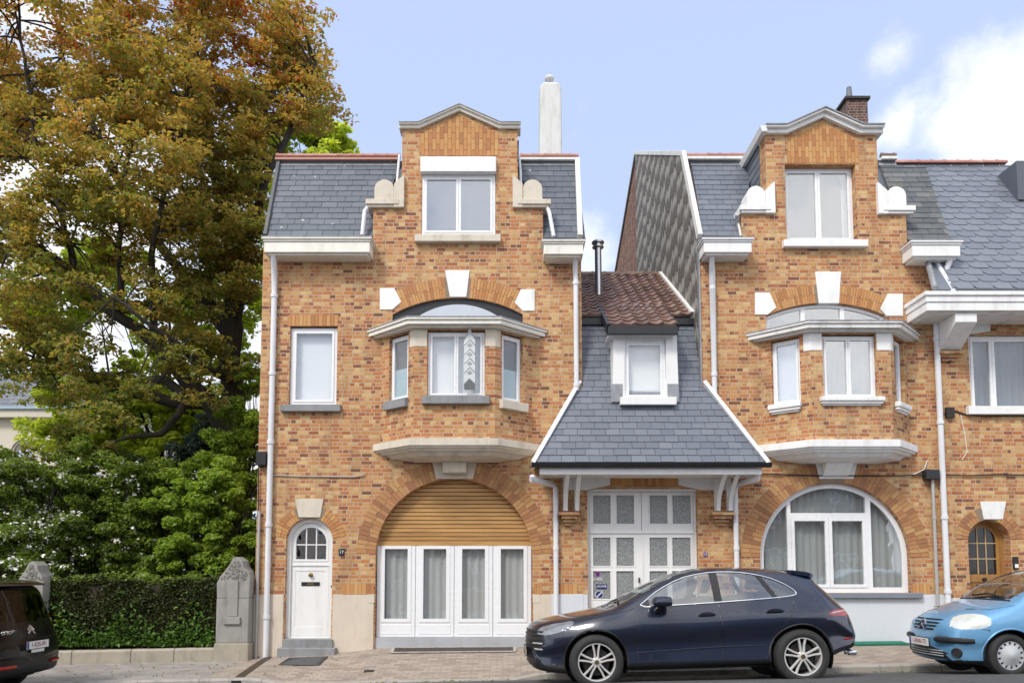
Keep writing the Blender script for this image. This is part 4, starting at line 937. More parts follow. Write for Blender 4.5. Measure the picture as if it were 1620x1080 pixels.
# slate-clad gable towards the low house
gp = [(0.02, WZ(620)), (0.0, WZ(380)), (YT3 - .05, zt3 + .05), (YT3 - .05, zt3 + .22)]
def onside(px, py):     # depth and height of a photo point on the gable plane x = XA
    lo, hi = 0, 60
    for _ in range(50):
        m_ = (lo + hi) / 2
        if WX(px, py, m_) < XA: lo = m_
        else: hi = m_
    return lo, WZ(py, lo)
pk = onside(1006, 243); bk = onside(984, 400)
pk = (max(6.0, min(8.5, pk[0])), WZ(243, max(6.0, min(8.5, pk[0]))))
side = [(.02, 0), (.02, WZ(378)), (YT3, zt3 + .12), (YT3, zt3 + .26), (pk[0], pk[1]), (pk[0] + 4.6, WZ(436, pk[0] + 4.6)), (pk[0] + 4.6, 0)]
Fs = Fr((XA, 0, 0), (0, 1, 0), (1, 0, 0))
sc = MB()
clad = [(.03, 3.0), (pk[0] + .0, 3.0), (pk[0] + .0, pk[1] - .02), (YT3 + .02, zt3 + .24), (.03, WZ(378))]
sc.prism(clad, -.02, .0015, Fs)
gw = MB().prism(side, .002, .12, Fs).build('gable_wall', m_brickold, H3)
sc.build('slate_cladding', m_slateclad, gw)
verge(H3, (XA - .0, -.02, WZ(378)), (XA - .0, YT3, zt3 + .24), m_weatherwhite, .09, .16)
t0 = Vector((XA, YT3, zt3 + .26)); t1 = Vector((XA, pk[0], pk[1])); verge(H3, t0, t1, m_weatherwhite, .08, .10)
MB().box(XA - .03, XA + .0, -.02, .10, WZ(612), WZ(378)).build('lead_strip', m_lead, H3)
t2 = Vector((XA, pk[0] + 4.6, WZ(436, pk[0] + 4.6))); verge(H3, t2, t1, m_lead, .10, .10)
gutterbox(H3, WX(1112, 388, -.3), WX(1187, 388, -.3), WZ(399, -.38), WZ(377, -.38), .38, m_whitestone)
gutterbox(H3, WX(1440, 392, -.3), WX(1515, 392, -.3), WZ(405, -.38), WZ(381, -.38), .38, m_whitestone)
xd0, xd1 = q_in[2][0], q_in[8][0]
Fd = Fr((xd0, .36, 0), (0, 1, 0), (1, 0, 0)); sd_ = MB(); slates(sd_, Fd, rpoly(0, 2.4, zsh3 - .25, zp3 - .03), .31, .175); dc = MB().box(xd0 + .012, xd0 + .12, .351, 2.7, zsh3 - .3, zp3 - .03).build('dormer_cheek', m_slateold, H3); sd_.build('cheek_slates', m_slate, dc)
MB().box(xd1 - .12, xd1, .351, 2.7, zsh3 - .3, zp3 - .03).build('dormer_cheek', m_slateold, H3)
for x in (q_in[0][0], q_in[9][0] - .2): MB().box(x, x + .2, .351, .9, zc3, zsh3 - .08).build('shoulder_cheek', m_brick, H3)
MB().prism([(xd0 - .03, zp3 - .02)] + q_in[4:7] + [(xd1 + .03, zp3 - .02)], .352, 4.0).build('dormer_roof', m_slateold, H3)
coping(H3, [(xd0 - .03, zp3), (q_in[4][0], zp3), (q_in[5][0], q_in[5][1] + .01), (q_in[6][0], zp3), (xd1 + .10, zp3)], m_whitestone, .14, .16)
MB().ring([[Vector((x, y, z)) for x, z in ((xd0 - .10, z_ - .0), (xd0 - .0, z_), (xd0 - .0, z_ + .12), (xd0 - .14, z_ + .12))] for y, z_ in ((-.14, zp3), (2.3, zp3 - .02))]).build('side_coping', m_whitestone, H3, bevel=.006)
zs0 = dw3[3] + .02
reg = [(q_in[4][0] + .02, zs0), (q_in[6][0] - .02, zs0), (q_in[6][0] - .02, zp3 - .10), (q_in[5][0], q_in[5][1] - .08), (q_in[4][0] + .02, zp3 - .10)]
soldier(H3, reg[0][0], reg[1][0], zs0, zs0 + .78, 20, 'gable_panel', 0, 3.3, reg, True)
window(F0, H3, dw3[0] + .004, dw3[1] - .004, dw3[2], dw3[3] - .004, .16, (0, .5, 1), .05, .05, m_glassr)
MB().box(dw3[0], dw3[1], .33, .34, dw3[2], dw3[3]).build('dark_room_sheet', m_roomgrey, H3)
backing(F0, H3, WX(1334, 320, .2), dw3[1], dw3[2], dw3[3], .26, 'net')
r_ = rect(1240, 378, 1373, 390, -.1); sill(H3 and F0, H3, r_[0], r_[1], r_[2], r_[3], m_whitestone, .12)
kneeler(H3, WX(1171, 310), WX(1224, 310), WZ(335), WZ(291), m_whitestone, False)
kneeler(H3, WX(1386, 310), WX(1441, 310), WZ(336), WZ(292), m_whitestone, True)
downpipe(H3, [W(1173, 335, 0), W(1166, 341, -.02), W(1168, 352, .1), W(1172, 374, .0)], .03, m_greypipe)
c0 = W(1341, 205, 5.0); c1 = W(1374, 205, 5.0); zt_ = WZ(158, 5)
chm = MB().box(c0.x, c1.x, 5, 7.4, c0.z - 1.5, zt_).build('chimney', m_brickdark, H3)
MB().box(c0.x - .06, c1.x + .06, 4.94, 7.46, zt_ + .001, zt_ + .08).build('chimney_cap', m_iron, chm, bevel=.01)
MB().lathe([(.09, 0), (.10, .05), (.08, .1), (.07, .26), (.06, .28), (.065, .34), (0, .36)], 16, (c0.x + .13, 5.12, zt_ + .08)).build('chimney_pot', simple('grey_clay', (.13, .14, .16), .6), chm, smooth=True)
b3, bi3 = bay(H3, dict(front=(1284, 1411), wall=(1206, 1436), slab=(694,), top=526, cw=(1302, 528, 1387, 630), sw=(640, 641), steps=1), m_whitestone, (m_whitestone,) * 3, m_weatherwhite, ((.20, .78), (.22, .80)),
    ((m_glassr, 'blind', (0, 1)), (m_glassr, 'grey', (0, .5, 1)), (m_glassr, 'blind', (0, 1))))
b3['label'] = 'canted brick bay with white painted cornice, slab and sills'
stone(H3, pxpoly([(1295, 480), (1327, 480), (1330, 430), (1289, 430)]), m_whitestone)
stone(H3, pxpoly([(1194, 498), (1214, 498), (1228, 487), (1217, 463), (1194, 463)]), m_whitestone, name='arch_stone')
stone(H3, pxpoly([(1402, 500), (1428, 500), (1428, 465), (1404, 465), (1392, 489)]), m_whitestone, name='arch_stone')
voussoirs(H3, scx3, scz3, sr3, sr3 + .36, 90 + sang3 * .86, 90 - sang3 * .86, 42, skip=(86.3, 93.5))
tr_o = [(sa3[0][0] + .01, WZ(530)), (sa3[-1][0] - .01, WZ(530))] + [(x, z - .01) for x, z in sa3[::-1]]
cx_ = (sa3[0][0] + sa3[-1][0]) / 2; hw_ = (sa3[-1][0] - sa3[0][0]) / 2
def under(x, off): return scz3 + math.sqrt((sr3 - off) ** 2 - (x - scx3) ** 2)
hol = []
for a, b in ((-.95, -.40), (-.33, .26), (.33, .93)):
    xa, xb = cx_ + hw_ * a, cx_ + hw_ * b; n = 8
    hol.append([(xa, WZ(524)), (xb, WZ(524))] + [(xb + (xa - xb) * i / n, under(xb + (xa - xb) * i / n, .07)) for i in range(n + 1)])
tw = MB().prism(tr_o, .08, .15, F0, [h[::-1] for h in hol]).build('transom_window', m_pvc, H3, bevel=.004)
mb = MB()
for h in hol: mb.prism(h, .11, .116)
mb.build('pane', m_glassr, tw)
MB().box(sa3[0][0], sa3[-1][0], .32, .33, WZ(530), WZ(478)).build('dark_room_sheet', m_roomgrey, tw)
# great arched window
voussoirs(H3, acx, azs, ar + .002, ar + .37, 180, 0, 62, skip=(80, 100), mat=m_vousd)
ya = .10
fo = archpoly(acx, azs, ar - .003, az0); mb = MB()
X_ = lambda p: WX(p, 860, ya)
ri = ar - .10
def inarc(x, r=ri): return azs + math.sqrt(max(.0001, r * r - (x - acx) ** 2)) if r * r > (x - acx) ** 2 else azs
zb_ = az0 + .10
def archpane(xa, xb, zlo):
    n = 14; P = [(xa, zlo), (xb, zlo)]; pts = []
    for i in range(n + 1):
        x = xb + (xa - xb) * i / n
        if abs(x - acx) < ri - 1e-4: pts.append((x, inarc(x)))
    return P + [p for p in pts if p[1] > zlo + .01]
xl, xr = acx - ri, acx + ri
m0, m1, m2, m3 = X_(1246), X_(1252), X_(1371), X_(1379)
def sidepane(left):
    xe = m0 if left else m3; out = acx + (-ri if left else ri); a_s = math.degrees(math.acos((xe - acx) / ri)); a_e = 180 if left else 0
    P = [(xe, zb_)] if True else []
    A = arc(acx, azs, ri, a_s, a_e, 14)
    return [(xe, zb_)] + A + [(out, zb_)]
hs = [sidepane(True), sidepane(False)]
tp = rect(1253, 768, 1371, 811, ya); topP = [(m1, tp[2]), (m2, tp[2])] + [(m2 + (m1 - m2) * i / 14, min(inarc(m2 + (m1 - m2) * i / 14), 99)) for i in range(15)]
mid = rpoly(m1, m2, az0 + .09, tp[2] - .09)
def ccw(p): return p if sum((p[i][0] * p[(i + 1) % len(p)][1] - p[(i + 1) % len(p)][0] * p[i][1]) for i in range(len(p))) > 0 else p[::-1]
hs = [ccw(h) for h in hs + [topP, mid]]
aw = MB().prism(fo, ya, ya + .07, F0, [h[::-1] for h in hs]).build('arched_window', m_pvc, H3, bevel=.006)
mb = MB()
for h in hs[:3]: mb.prism(h, ya + .03, ya + .036)
sash = (m1 + .003, (m1 + m2) / 2 - .002), ((m1 + m2) / 2 + .002, m2 - .003)
sm = MB()
for a, b in sash:
    z0, z1 = az0 + .093, tp[2] - .093
    sm.prism(rpoly(a, b, z0, z1), ya - .012, ya + .05, F0, [rpoly(a + .065, b - .065, z0 + .065, z1 - .065)[::-1]]); mb.box(a + .06, b - .06, ya + .02, ya + .026, z0 + .06, z1 - .06)
mb.build('pane', glassmat('net_lit_window_glass', (.92, .94, .94), .10), aw)
for k, (a, b) in enumerate(sash):
    z0, z1 = az0 + .093, tp[2] - .093
    MB().prism(rpoly(a, b, z0, z1), ya - .012, ya + .05, F0, [rpoly(a + .065, b - .065, z0 + .065, z1 - .065)[::-1]]).build('sash', m_pvc, aw, bevel=.005)
backing(F0, aw, acx - ar, acx + ar, az0, azs + ar, ya + .14, 'net')
r_ = rect(1308, 936.5, 1461, 945, -.1); MB().box(acx - ar - .02, r_[1], -.10, .12, az0 - .10, az0 - .001).build('sill', simple('blue_grey_painted_sill', (.20, .22, .26), .6, dirt=.3), H3, bevel=.008)
stone(H3, pxpoly([(1296, 757), (1350, 757), (1358, 724), (1288, 724)]), m_whitestone, .012, name='arch_stone')
kz = WZ(726, 0); kx0, kx1 = WX(1304, 740, -.15), WX(1346, 740, -.15)
MB().ring([[Vector((x, y, z)) for y, z in ((-.012, kz), (-.28, kz), (-.24, kz - .16), (-.10, kz - .32), (-.012, kz - .34))] for x in (kx0, kx1)]).build('keystone', m_whitestone, H3, bevel=.015)
zpw = WZ(940)
MB().box(XA + .001, XB + .9, -.018, .05, ZG, az0 - .105).build('plinth', m_plinthw, H3); MB().box(acx + ar + .2, XB - .0, -.0175, .05, az0 - .104, zpw + .005).build('plinth', m_plinthw, H3)
for (x0, x1) in ((1443, 1472),):
    r_ = rect(x0, 922, x1, 940); soldier(H3, r_[0], r_[1], r_[2] + .006, r_[3], 5, 'soldier_course')
v = lambda x, y, yy=-.07: Vector((x, yy, WZ(y, yy)))
xp = WX(1128, 500, -.07); downpipe(H3, [W(1127, 399, -.27), W(1126, 409, -.22), v(xp, 428), v(xp, 626)], .05, None, [v(xp, y) for y in (455, 592)])
xp = WX(1489, 700, -.07); downpipe(H3, [W(1504, 403, -.3), W(1502, 414, -.25), W(1483, 462, -.12), v(xp, 492), v(xp, 940), Vector((xp, -.07, gbase(xp) - .03))], .055, None, [v(xp, y) for y in (536, 668, 818, 935)])
xp = WX(1479, 850, -.05); downpipe(H3, [v(xp, 758, -.05), Vector((xp, -.05, gbase(xp) - .03))], .032, m_greypipe, [v(xp, 818, -.05)])
r_ = rect(1462, 743, 1484, 758, -.08); MB().box(r_[0], r_[1], -.15, -.002, r_[2], r_[3]).build('junction_box', m_black, H3, bevel=.01)
cab = [W(x, y, -.03) for x, y in ((1204, 749), (1260, 751), (1300, 752), (1360, 752), (1400, 752), (1430, 752), (1464, 750))]
MB().tube(cab, .012, 6).build('cable', m_black, H3)
MB().tube([W(x, y, -.02) for x, y in ((1395, 752), (1440, 753), (1462, 742), (1467, 728))], .008, 6).build('cable', m_signw, H3)

# ------------------------------------------------------------------ house at the right edge
XC, XD = XB + .001, XB + 6.2
H4 = thing('brick_house', (XB + 3, 0, gbase(9)), 'brick house at the right edge, scalloped slate roof over white eaves, arched oak door', 'house', 'terraced brick houses')
ze4 = WZ(491, -.72) - .003; w4 = rect(1534, 530, 1640, 652); dx4 = WX(1566, 880); dr4 = (WX(1600, 880) - WX(1533, 880)) / 2; dz4 = WZ(822) - dr4
MB().prism([(XC, ZG), (XD, ZG), (XD, ze4), (XC, ze4)], 0, .35, F0, [rpoly(*w4)[::-1], archpoly(dx4, dz4, dr4, gbase(7.5) + .1)[::-1]]).build('front_wall', m_brick, H4)
MB().box(XD - .3, XD, .351, HB, ZG, ze4).build('side_wall', m_brick, H4); MB().box(XC, XD, HB - .3, HB, ZG, ze4).build('rear_wall', m_brick, H4); MB().box(XC, XD - .301, 1.9, 2.0, ZG, ze4).build('inner_wall', m_roomgrey, H4)
MB().box(dx4 + dr4 + .02, XD, -.018, .05, ZG, zpw + .005).build('plinth', m_plinthw, H4)
# roof
YE4 = -.62; zE4 = WZ(457, YE4); YR4 = 2.1; zR4 = WZ(262, YR4)
d = Vector((0, YR4 - YE4, zR4 - zE4)); F = Fr((0, YE4, zE4), (1, 0, 0), (0, d.z, -d.y), d)
x00 = WX(1480, 458, YE4); regr = [(x00, 0), (XD, 0), (XD, d.length), (XB - .02, d.length), (XB - .02, d.length * .4)]
mb = MB(); slates(mb, F, regr, .37, .225, lift=.014, cut=.10); mb.prism(regr, .008, .06, F); mb.build('slate_roof', m_slatefish, H4)
MB().ring([[Vector((x, y, z)) for y, z in ((YR4, zR4), (YR4 + .2, zR4 + .05), (7, zR4 + 1.2), (9, zR4), (9, ze4), (.2, ze4), (.2, zE4 + .1))] for x in (XB + .02, XD)]).build('upper_roof', m_slateold, H4)
ridge_tiles(H4, XB + .02, WX(1592, 255, YR4), YR4, zR4 + .06, m_ridge, .07, .30)
p0, p1 = F(x00 - .02, 0, -.02), F(XB + .0, d.length * .4, -.02)
MB().tube([p0, p1, F(XB, d.length, -.02)], .055, 8).build('lead_valley', m_lead, H4, smooth=True)
MB().tube([Vector((XB, YE4 + .02, zE4 - .05)), F(XB - .0, d.length * .16, .02), F(XB, d.length * .42, .0)], .05, 8).build('drainpipe', m_pipe, H4, smooth=True)
mb = MB(); xe = WX(1466, 470, YE4 - .1); zF = WZ(491, YE4 - .1)
for e, za, zb in ((0, zF, zF + .16), (.02, zF + .162, zF + .28), (.05, zF + .282, zF + .36)): mb.box(xe - e, XD, YE4 - .10 - e, 0.02, za, zb)
mb.build('eaves_box', m_whitestone, H4, bevel=.008)
MB().box(xe + .1, XD, YE4 - .02, -.002, zF - .03, zF - .002).build('soffit', m_weatherwhite, H4)
bx0, bx1 = WX(1490, 520, -.2), WX(1523, 520, -.2); zb0 = WZ(556, -.05)
MB().prism([(-.001, zb0), (-.12, zb0 + .02), (-.66, zF - .2), (-.66, zF - .035), (-.001, zF - .035)], bx0, bx1, Fr((0, 0, 0), (0, 1, 0), (1, 0, 0))).build('eaves_bracket', m_whitestone, H4, bevel=.01)
mb = MB(); 
for k, (e, o) in enumerate(((0, .16), (.04, .11), (.08, .06))): mb.box(bx0 - .02 + e, bx1 + .02 - e, -o, -.001, zb0 - .07 - .06 * k, zb0 - .012 - .06 * k)
mb.build('brick_corbel', m_brick, H4, bevel=.005)
stone(H4, pxpoly([(1523, 528), (1540, 528), (1566, 524), (1566, 506), (1523, 506)]), m_whitestone, .02, name='lintel_stone')
window(F0, H4, w4[0] + .004, w4[1] - .004, w4[2], w4[3], .07, (0, .36, 1), .06, .055, m_glass, back='grey')
r_ = rect(1532, 641, 1645, 655, -.08); sill(F0, H4, r_[0], r_[1], r_[2], r_[3], m_whitestone, .1)
# lead-clad dormer cheek that enters the frame at the roof's right end
xq = WX(1607, 285, 1.2); MB().ring([[Vector((x, y, z)) for y, z in ((1.15, WZ(316, 1.15)), (1.15, WZ(254, 1.15)), (4, WZ(254, 1.15)), (4, WZ(316, 1.15)))] for x in (xq, xq + 1.6)]).build('roof_dormer', m_slateold, H4, bevel=.01)
# door
voussoirs(H4, dx4, dz4, dr4 + .002, dr4 + .24, 176, 4, 22, skip=(64, 116), split=.5, mat=m_vousd)
stone(H4, pxpoly([(1556, 821), (1586, 821), (1591, 793), (1550, 793)]), m_whitestone)
yq = .22; z0 = gbase(7.5) + .1; lr = dr4 - .13; lzs = dz4; lz0 = WZ(908, yq)
MB().prism(archpoly(dx4, dz4, dr4 + .05, z0), yq, yq + .08, F0, [archpoly(dx4, dz4, dr4 - .06, z0 + .01)[::-1]]).build('door_frame', m_oak, H4, bevel=.005)
mb = MB().prism(archpoly(dx4, dz4, dr4 - .062, z0 + .012), yq + .02, yq + .07, F0, [archpoly(dx4, lzs, lr, lz0)[::-1]])
nb_ = 7
for i in range(nb_): xa = dx4 - dr4 + .10 + (2 * dr4 - .2) * i / nb_; mb.box(xa + .004, xa + (2 * dr4 - .2) / nb_ - .004, yq + .008, yq + .019, z0 + .06, lz0 - .18)
mb.box(dx4 - dr4 + .07, dx4 + dr4 - .07, yq - .002, yq + .0185, lz0 - .15, lz0 - .05)
od = mb.build('front_door', m_oak, H4, bevel=.003)
MB().prism(archpoly(dx4, lzs, lr + .02, lz0 - .02), yq + .04, yq + .046).build('pane', simple('dark_door_glass', (.012, .010, .012), .06, spec=.6), od)
mb = MB()
for t in (-.3, .3): mb.box(dx4 + lr * t - .009, dx4 + lr * t + .009, yq + .022, yq + .038, lz0, lzs + lr * .95)
for t in (.33, .66): z_ = lz0 + (lzs + lr - lz0) * t; mb.box(dx4 - lr * (1 if z_ < lzs else .9), dx4 + lr * (1 if z_ < lzs else .9), yq + .023, yq + .037, z_ - .009, z_ + .009)
mb.build('glazing_bar', simple('pale_wood_bar', (.50, .36, .20), .5), od)
k = W(1566, 914, yq); MB().lathe([(0, -.05), (.035, -.045), (.04, -.02), (.02, .0), (.05, .012), (.05, .02)], 16, (dx4, yq - .01, lz0 - .10), (0, 1, 0)).build('door_knob', m_iron, od, smooth=True)
MB().box(dx4 - .16, dx4 + .16, yq - .006, yq + .007, lz0 - .26, lz0 - .20).build('letter_plate', m_black, od)
r_ = rect(1603, 880, 1611, 900, -.03); ic = MB().box(r_[0], r_[1], -.045, -.001, r_[2], r_[3]).build('intercom', m_iron, H4, bevel=.008)
MB().box(r_[0] + .02, r_[1] - .01, -.05, -.046, r_[2] + .03, r_[2] + .10).build('call_button', m_signw, ic)
MB().tube([W(x, y, -.03) for x, y in ((1484, 750), (1530, 752), (1580, 750), (1660, 752))], .012, 6).build('cable', m_black, H4)
MB().tube([W(x, y, -.02) for x, y in ((1500, 652), (1512, 650), (1530, 656), (1560, 658), (1660, 657))], .012, 6).build('cable', m_black, H4)
r_ = rect(1497, 644, 1510, 660, -.05); MB().box(r_[0], r_[1], -.06, -.001, r_[2], r_[3]).build('cable_clamp', m_iron, H4)
MB().tube([W(x, y, -.02) for x, y in ((1520, 656), (1527, 690), (1530, 715), (1522, 727))], .006, 6).build('cable', m_signw, H4)
# ------------------------------------------------------------------ cars: lofted shells cut into panels, lamps and glass
def pch(knots):
    x = np.array([k[0] for k in knots], float); y = np.array([k[1] for k in knots], float)
    h = np.diff(x); dl = np.diff(y) / h; n = len(x); d = np.zeros(n)
    for i in range(1, n - 1):
        if dl[i - 1] * dl[i] > 0:
            w1, w2 = 2 * h[i] + h[i - 1], h[i] + 2 * h[i - 1]; d[i] = (w1 + w2) / (w1 / dl[i - 1] + w2 / dl[i])
    d[0], d[-1] = dl[0], dl[-1]
    def f(q):
        q = np.clip(np.asarray(q, float), x[0], x[-1]); i = np.clip(np.searchsorted(x, q, side='right') - 1, 0, n - 2)
        t = (q - x[i]) / h[i]
        return (2 * t**3 - 3 * t**2 + 1) * y[i] + (t**3 - 2 * t**2 + t) * h[i] * d[i] + (-2 * t**3 + 3 * t**2) * y[i + 1] + (t**3 - t**2) * h[i] * d[i + 1]
    return f
def smst(a, b, x): t = np.clip((x - a) / (b - a), 0, 1); return t * t * (3 - 2 * t)
def inpoly(P, x, y):
    r = np.zeros(x.shape, bool); n = len(P)
    for i in range(n):
        (x0, y0), (x1, y1) = P[i], P[(i + 1) % n]
        if y0 == y1: continue
        r ^= ((y0 > y) != (y1 > y)) & (x < (x1 - x0) * (y - y0) / (y1 - y0) + x0)
    return r
def nearb(P, x, y):
    best = np.full(x.shape, 1e9); bx = x.copy(); by = y.copy()
    for i in range(len(P)):
        (x0, y0), (x1, y1) = P[i], P[(i + 1) % len(P)]; dx, dy = x1 - x0, y1 - y0
        t = np.clip(((x - x0) * dx + (y - y0) * dy) / max(dx * dx + dy * dy, 1e-12), 0, 1); qx, qy = x0 + t * dx, y0 + t * dy
        dd = np.hypot(x - qx, y - qy); m = dd < best; best[m] = dd[m]; bx[m] = qx[m]; by[m] = qy[m]
    return best, bx, by
def smoothpoly(P, it=2):
    for _ in range(it):
        Q = []
        for i in range(len(P)):
            a, b = P[i], P[(i + 1) % len(P)]; Q += [(a[0] * .75 + b[0] * .25, a[1] * .75 + b[1] * .25), (a[0] * .25 + b[0] * .75, a[1] * .25 + b[1] * .75)]
        P = Q
    return P
def circ(cx, cy, r, n=40): return [(cx + r * math.cos(2 * math.pi * i / n), cy + r * math.sin(2 * math.pi * i / n)) for i in range(n)]
class Car:
    def __init__(s, root, sp, paint, step=.0125):
        s.root = root; L = sp['L']; s.L = L; s.paint = paint
        st = np.concatenate([np.array([0, .004, .01, .018, .028, .04]), np.arange(.052, L - .052, step), L - np.array([.04, .028, .018, .01, .004, 0])])
        f = {k: pch(v)(st) for k, v in sp.items() if isinstance(v, list)}
        Wd, zb, zt = f['W'], f['zb'], f['zt']; z4 = f['z4']; tuck = sp.get('tuck', .03)
        keys = [(0 * st, zb), (Wd - .13, zb), (Wd - .035, zb + .07), (Wd - tuck, zb + .07 + (z4 - zb - .07) * .5), (Wd, z4), (Wd - f['d5'], f['z5']), (f['y6'], zt - f['dr']), (f['y6'] * .55, zt - f['dr'] * .28), (0 * st, zt)]
        ky = np.array([k[0] for k in keys]); kz = np.array([k[1] for k in keys])
        cnt = (5, 5, 8, 10, 16, 24, 10, 8); tv = np.concatenate([i + np.arange(c) / c for i, c in enumerate(cnt)] + [np.array([8.0])])
        kk = np.arange(9.0); Y = np.zeros((len(st), len(tv))); Z = Y.copy()
        for i in range(len(st)):
            Y[i] = pch(list(zip(kk, ky[:, i])))(tv); Z[i] = pch(list(zip(kk, kz[:, i])))(tv)
        B = .93; X = st[:, None] + sp['bowf'] * np.abs(Y / B) ** sp.get('pf', 2.2) * (1 - smst(0, 1.5, st))[:, None] - sp['bowr'] * np.abs(Y / B) ** sp.get('pr', 2.2) * smst(L - 1.3, L, st)[:, None]
        ns, nv = X.shape
        V = np.stack([X, -Y, Z], -1).reshape(-1, 3)
        I = np.arange(ns * nv).reshape(ns, nv)
        Fc = np.stack([I[:-1, :-1], I[:-1, 1:], I[1:, 1:], I[1:, :-1]], -1).reshape(-1, 4)
        nc = len(V); V = np.vstack([V, [[-.012, 0, (zb[0] + zt[0]) / 2], [L + .012, 0, (zb[-1] + zt[-1]) / 2]]])
        fan = [(nc, I[0, j + 1], I[0, j], I[0, j]) for j in range(nv - 1)] + [(nc + 1, I[-1, j], I[-1, j + 1], I[-1, j + 1]) for j in range(nv - 1)]
        s.F = np.vstack([Fc, np.array(fan)]); s.V = V
        s.lab = np.full(len(s.F), 'body', dtype=object); s.grid = step
    def cent(s): return s.V[s.F].mean(1)
    def cut(s, label, P, ax='side', cond=None, only=None, snap=True, ymin=.42):
        """label the faces inside polygon P; ax side: (x, z), front/rear: (|y|, z), top: (x, |y|)"""
        ia, ib = {'side': (0, 2), 'front': (1, 2), 'rear': (1, 2), 'top': (0, 1)}[ax]
        g = lambda A, k: np.abs(A[:, 1]) if k == 1 else A[:, k]
        ok = lambda A: {'side': np.abs(A[:, 1]) > ymin, 'front': A[:, 0] < .9, 'rear': A[:, 0] > s.L - .9, 'top': A[:, 2] > .6}[ax] & (cond(A) if cond else True)
        if snap:
            m = np.where(ok(s.V))[0]; d, bx, by = nearb(P, g(s.V[m], ia), g(s.V[m], ib)); k = d < s.grid * .62
            mm = m[k]
            for idx, val in ((ia, bx[k]), (ib, by[k])):
                s.V[mm, idx] = np.where(s.V[mm, 1] < 0, -1, 1) * val if idx == 1 else val
                if idx == 1: s.V[mm, 1] = -np.abs(val)
        c = s.cent(); m = ok(c) & inpoly(P, g(c, ia), g(c, ib))
        if only: m &= np.isin(s.lab, only)
        s.lab[m] = label; return m.sum()
    def mesh(s, label, name, m, parent=None, side=0, smooth=True, inset=0, solid=0):
        k = np.where(s.lab == label)[0]
        if not len(k): return None
        F = s.F[k]; u, inv = np.unique(F, return_inverse=True); inv = inv.reshape(F.shape); V = s.V[u].copy()
        fs = [tuple(dict.fromkeys(f)) for f in inv.tolist()]
        if inset: V[:, 1] *= 1 - inset / .8
        vs = V.tolist(); 
        if side == 0:
            n = len(vs); vs += [[a, -b, c] for a, b, c in V.tolist()]; fs += [tuple(i + n for i in reversed(f)) for f in fs]
        elif side == 1: vs = [[a, -b, c] for a, b, c in V.tolist()]; fs = [tuple(reversed(f)) for f in fs]
        me = bpy.data.meshes.new(name); me.from_pydata(vs, [], fs)
        bm = bmesh.new(); bm.from_mesh(me); bmesh.ops.remove_doubles(bm, verts=bm.verts, dist=.0004); bm.to_mesh(me); bm.free()
        me.materials.append(m); me.shade_smooth(); o = bpy.data.objects.new(name, me); COL.objects.link(o); o.parent = parent or s.root; ORG[o.name] = Vector((0, 0, 0))
        return o
    def pieces(s, label, name, m):
        """every connected patch of a label as a part of its own, on both sides"""
        k = list(np.where(s.lab == label)[0]); par = {}
        def find(a):
            while par.setdefault(a, a) != a: par[a] = par[par[a]]; a = par[a]
            return a
        for i in k:
            f = s.F[i]
            for v in f[1:]: par[find(int(v))] = find(int(f[0]))
        g = {}
        for i in k: g.setdefault(find(int(s.F[i][0])), []).append(i)
        for j, ids in enumerate(g.values()):
            if len(ids) < 12: s.lab[ids] = 'glass0'; continue
            lb = label + str(j); s.lab[ids] = lb
            for sd_ in (-1, 1): s.mesh(lb, name, m, side=sd_)
    def surf(s, a, b, ax='side', off=.004):
        """points on the near half of the shell for 2D points"""
        ia, ib, ic = {'side': (0, 2, 1), 'front': (1, 2, 0), 'rear': (1, 2, 0), 'top': (0, 1, 2)}[ax]
        m = {'side': np.abs(s.V[:, 1]) > .4, 'front': s.V[:, 0] < .95, 'rear': s.V[:, 0] > s.L - .95, 'top': s.V[:, 2] > .7}[ax]
        A = s.V[m]; d = (np.abs(A[:, ia]) - abs(a)) ** 2 + (A[:, ib] - b) ** 2 if ia == 1 else (A[:, ia] - a) ** 2 + (np.abs(A[:, ib]) - abs(b)) ** 2 if ib == 1 else (A[:, ia] - a) ** 2 + (A[:, ib] - b) ** 2
        i = np.argsort(d)[:4]; w = 1 / (d[i] + 1e-6); c = (A[i, ic] * w).sum() / w.sum()
        if ax == 'side': return Vector((a, c - off, b))
        if ax == 'front': return Vector((c - off, a, b))
        if ax == 'rear': return Vector((c + off, a, b))
        return Vector((a, b, c + off))
    def line(s, name, pts, r, m, ax='side', parent=None, both=True, closed=False, dens=.04, off=0):
        P = []
        pts = list(pts) + ([pts[0]] if closed else [])
        for p, q in zip(pts, pts[1:]):
            n = max(1, int(math.hypot(q[0] - p[0], q[1] - p[1]) / dens)); P += [(p[0] + (q[0] - p[0]) * i / n, p[1] + (q[1] - p[1]) * i / n) for i in range(n)]
        P.append(pts[-1]); W3 = [s.surf(a, b, ax, off) for a, b in P]
        if both and ax == 'side': MB().tube([Vector((p.x, -p.y, p.z)) for p in W3], r, 6).build(name, m, parent or s.root, smooth=True, local=True)
        return MB().tube(W3, r, 6).build(name, m, parent or s.root, smooth=True, local=True)
def carpaint(name, c0, c1, metal=.45, rough=.32, dst=.05, coat=1.0):
    m, t, o = newmat(name); g = N(t, 'ShaderNodeNewGeometry'); fl = nois(t, g.outputs['Position'], 900, 2)
    lw = N(t, 'ShaderNodeLayerWeight', Blend=.35)
    c = mixc(t, mth(t, 'MULTIPLY', fl, .5), c0, c1); dust = ramp(t, nois(t, g.outputs['Position'], 3, 7, .7), [(.45, 0), (.8, 1)])
    c = mixc(t, mth(t, 'MULTIPLY', dust, dst), c, (.3, .27, .23))
    b = pbr(t, o, c, rough, metal, None, .5 * coat, coat); b.inputs['Coat Roughness'].default_value = .03; return m
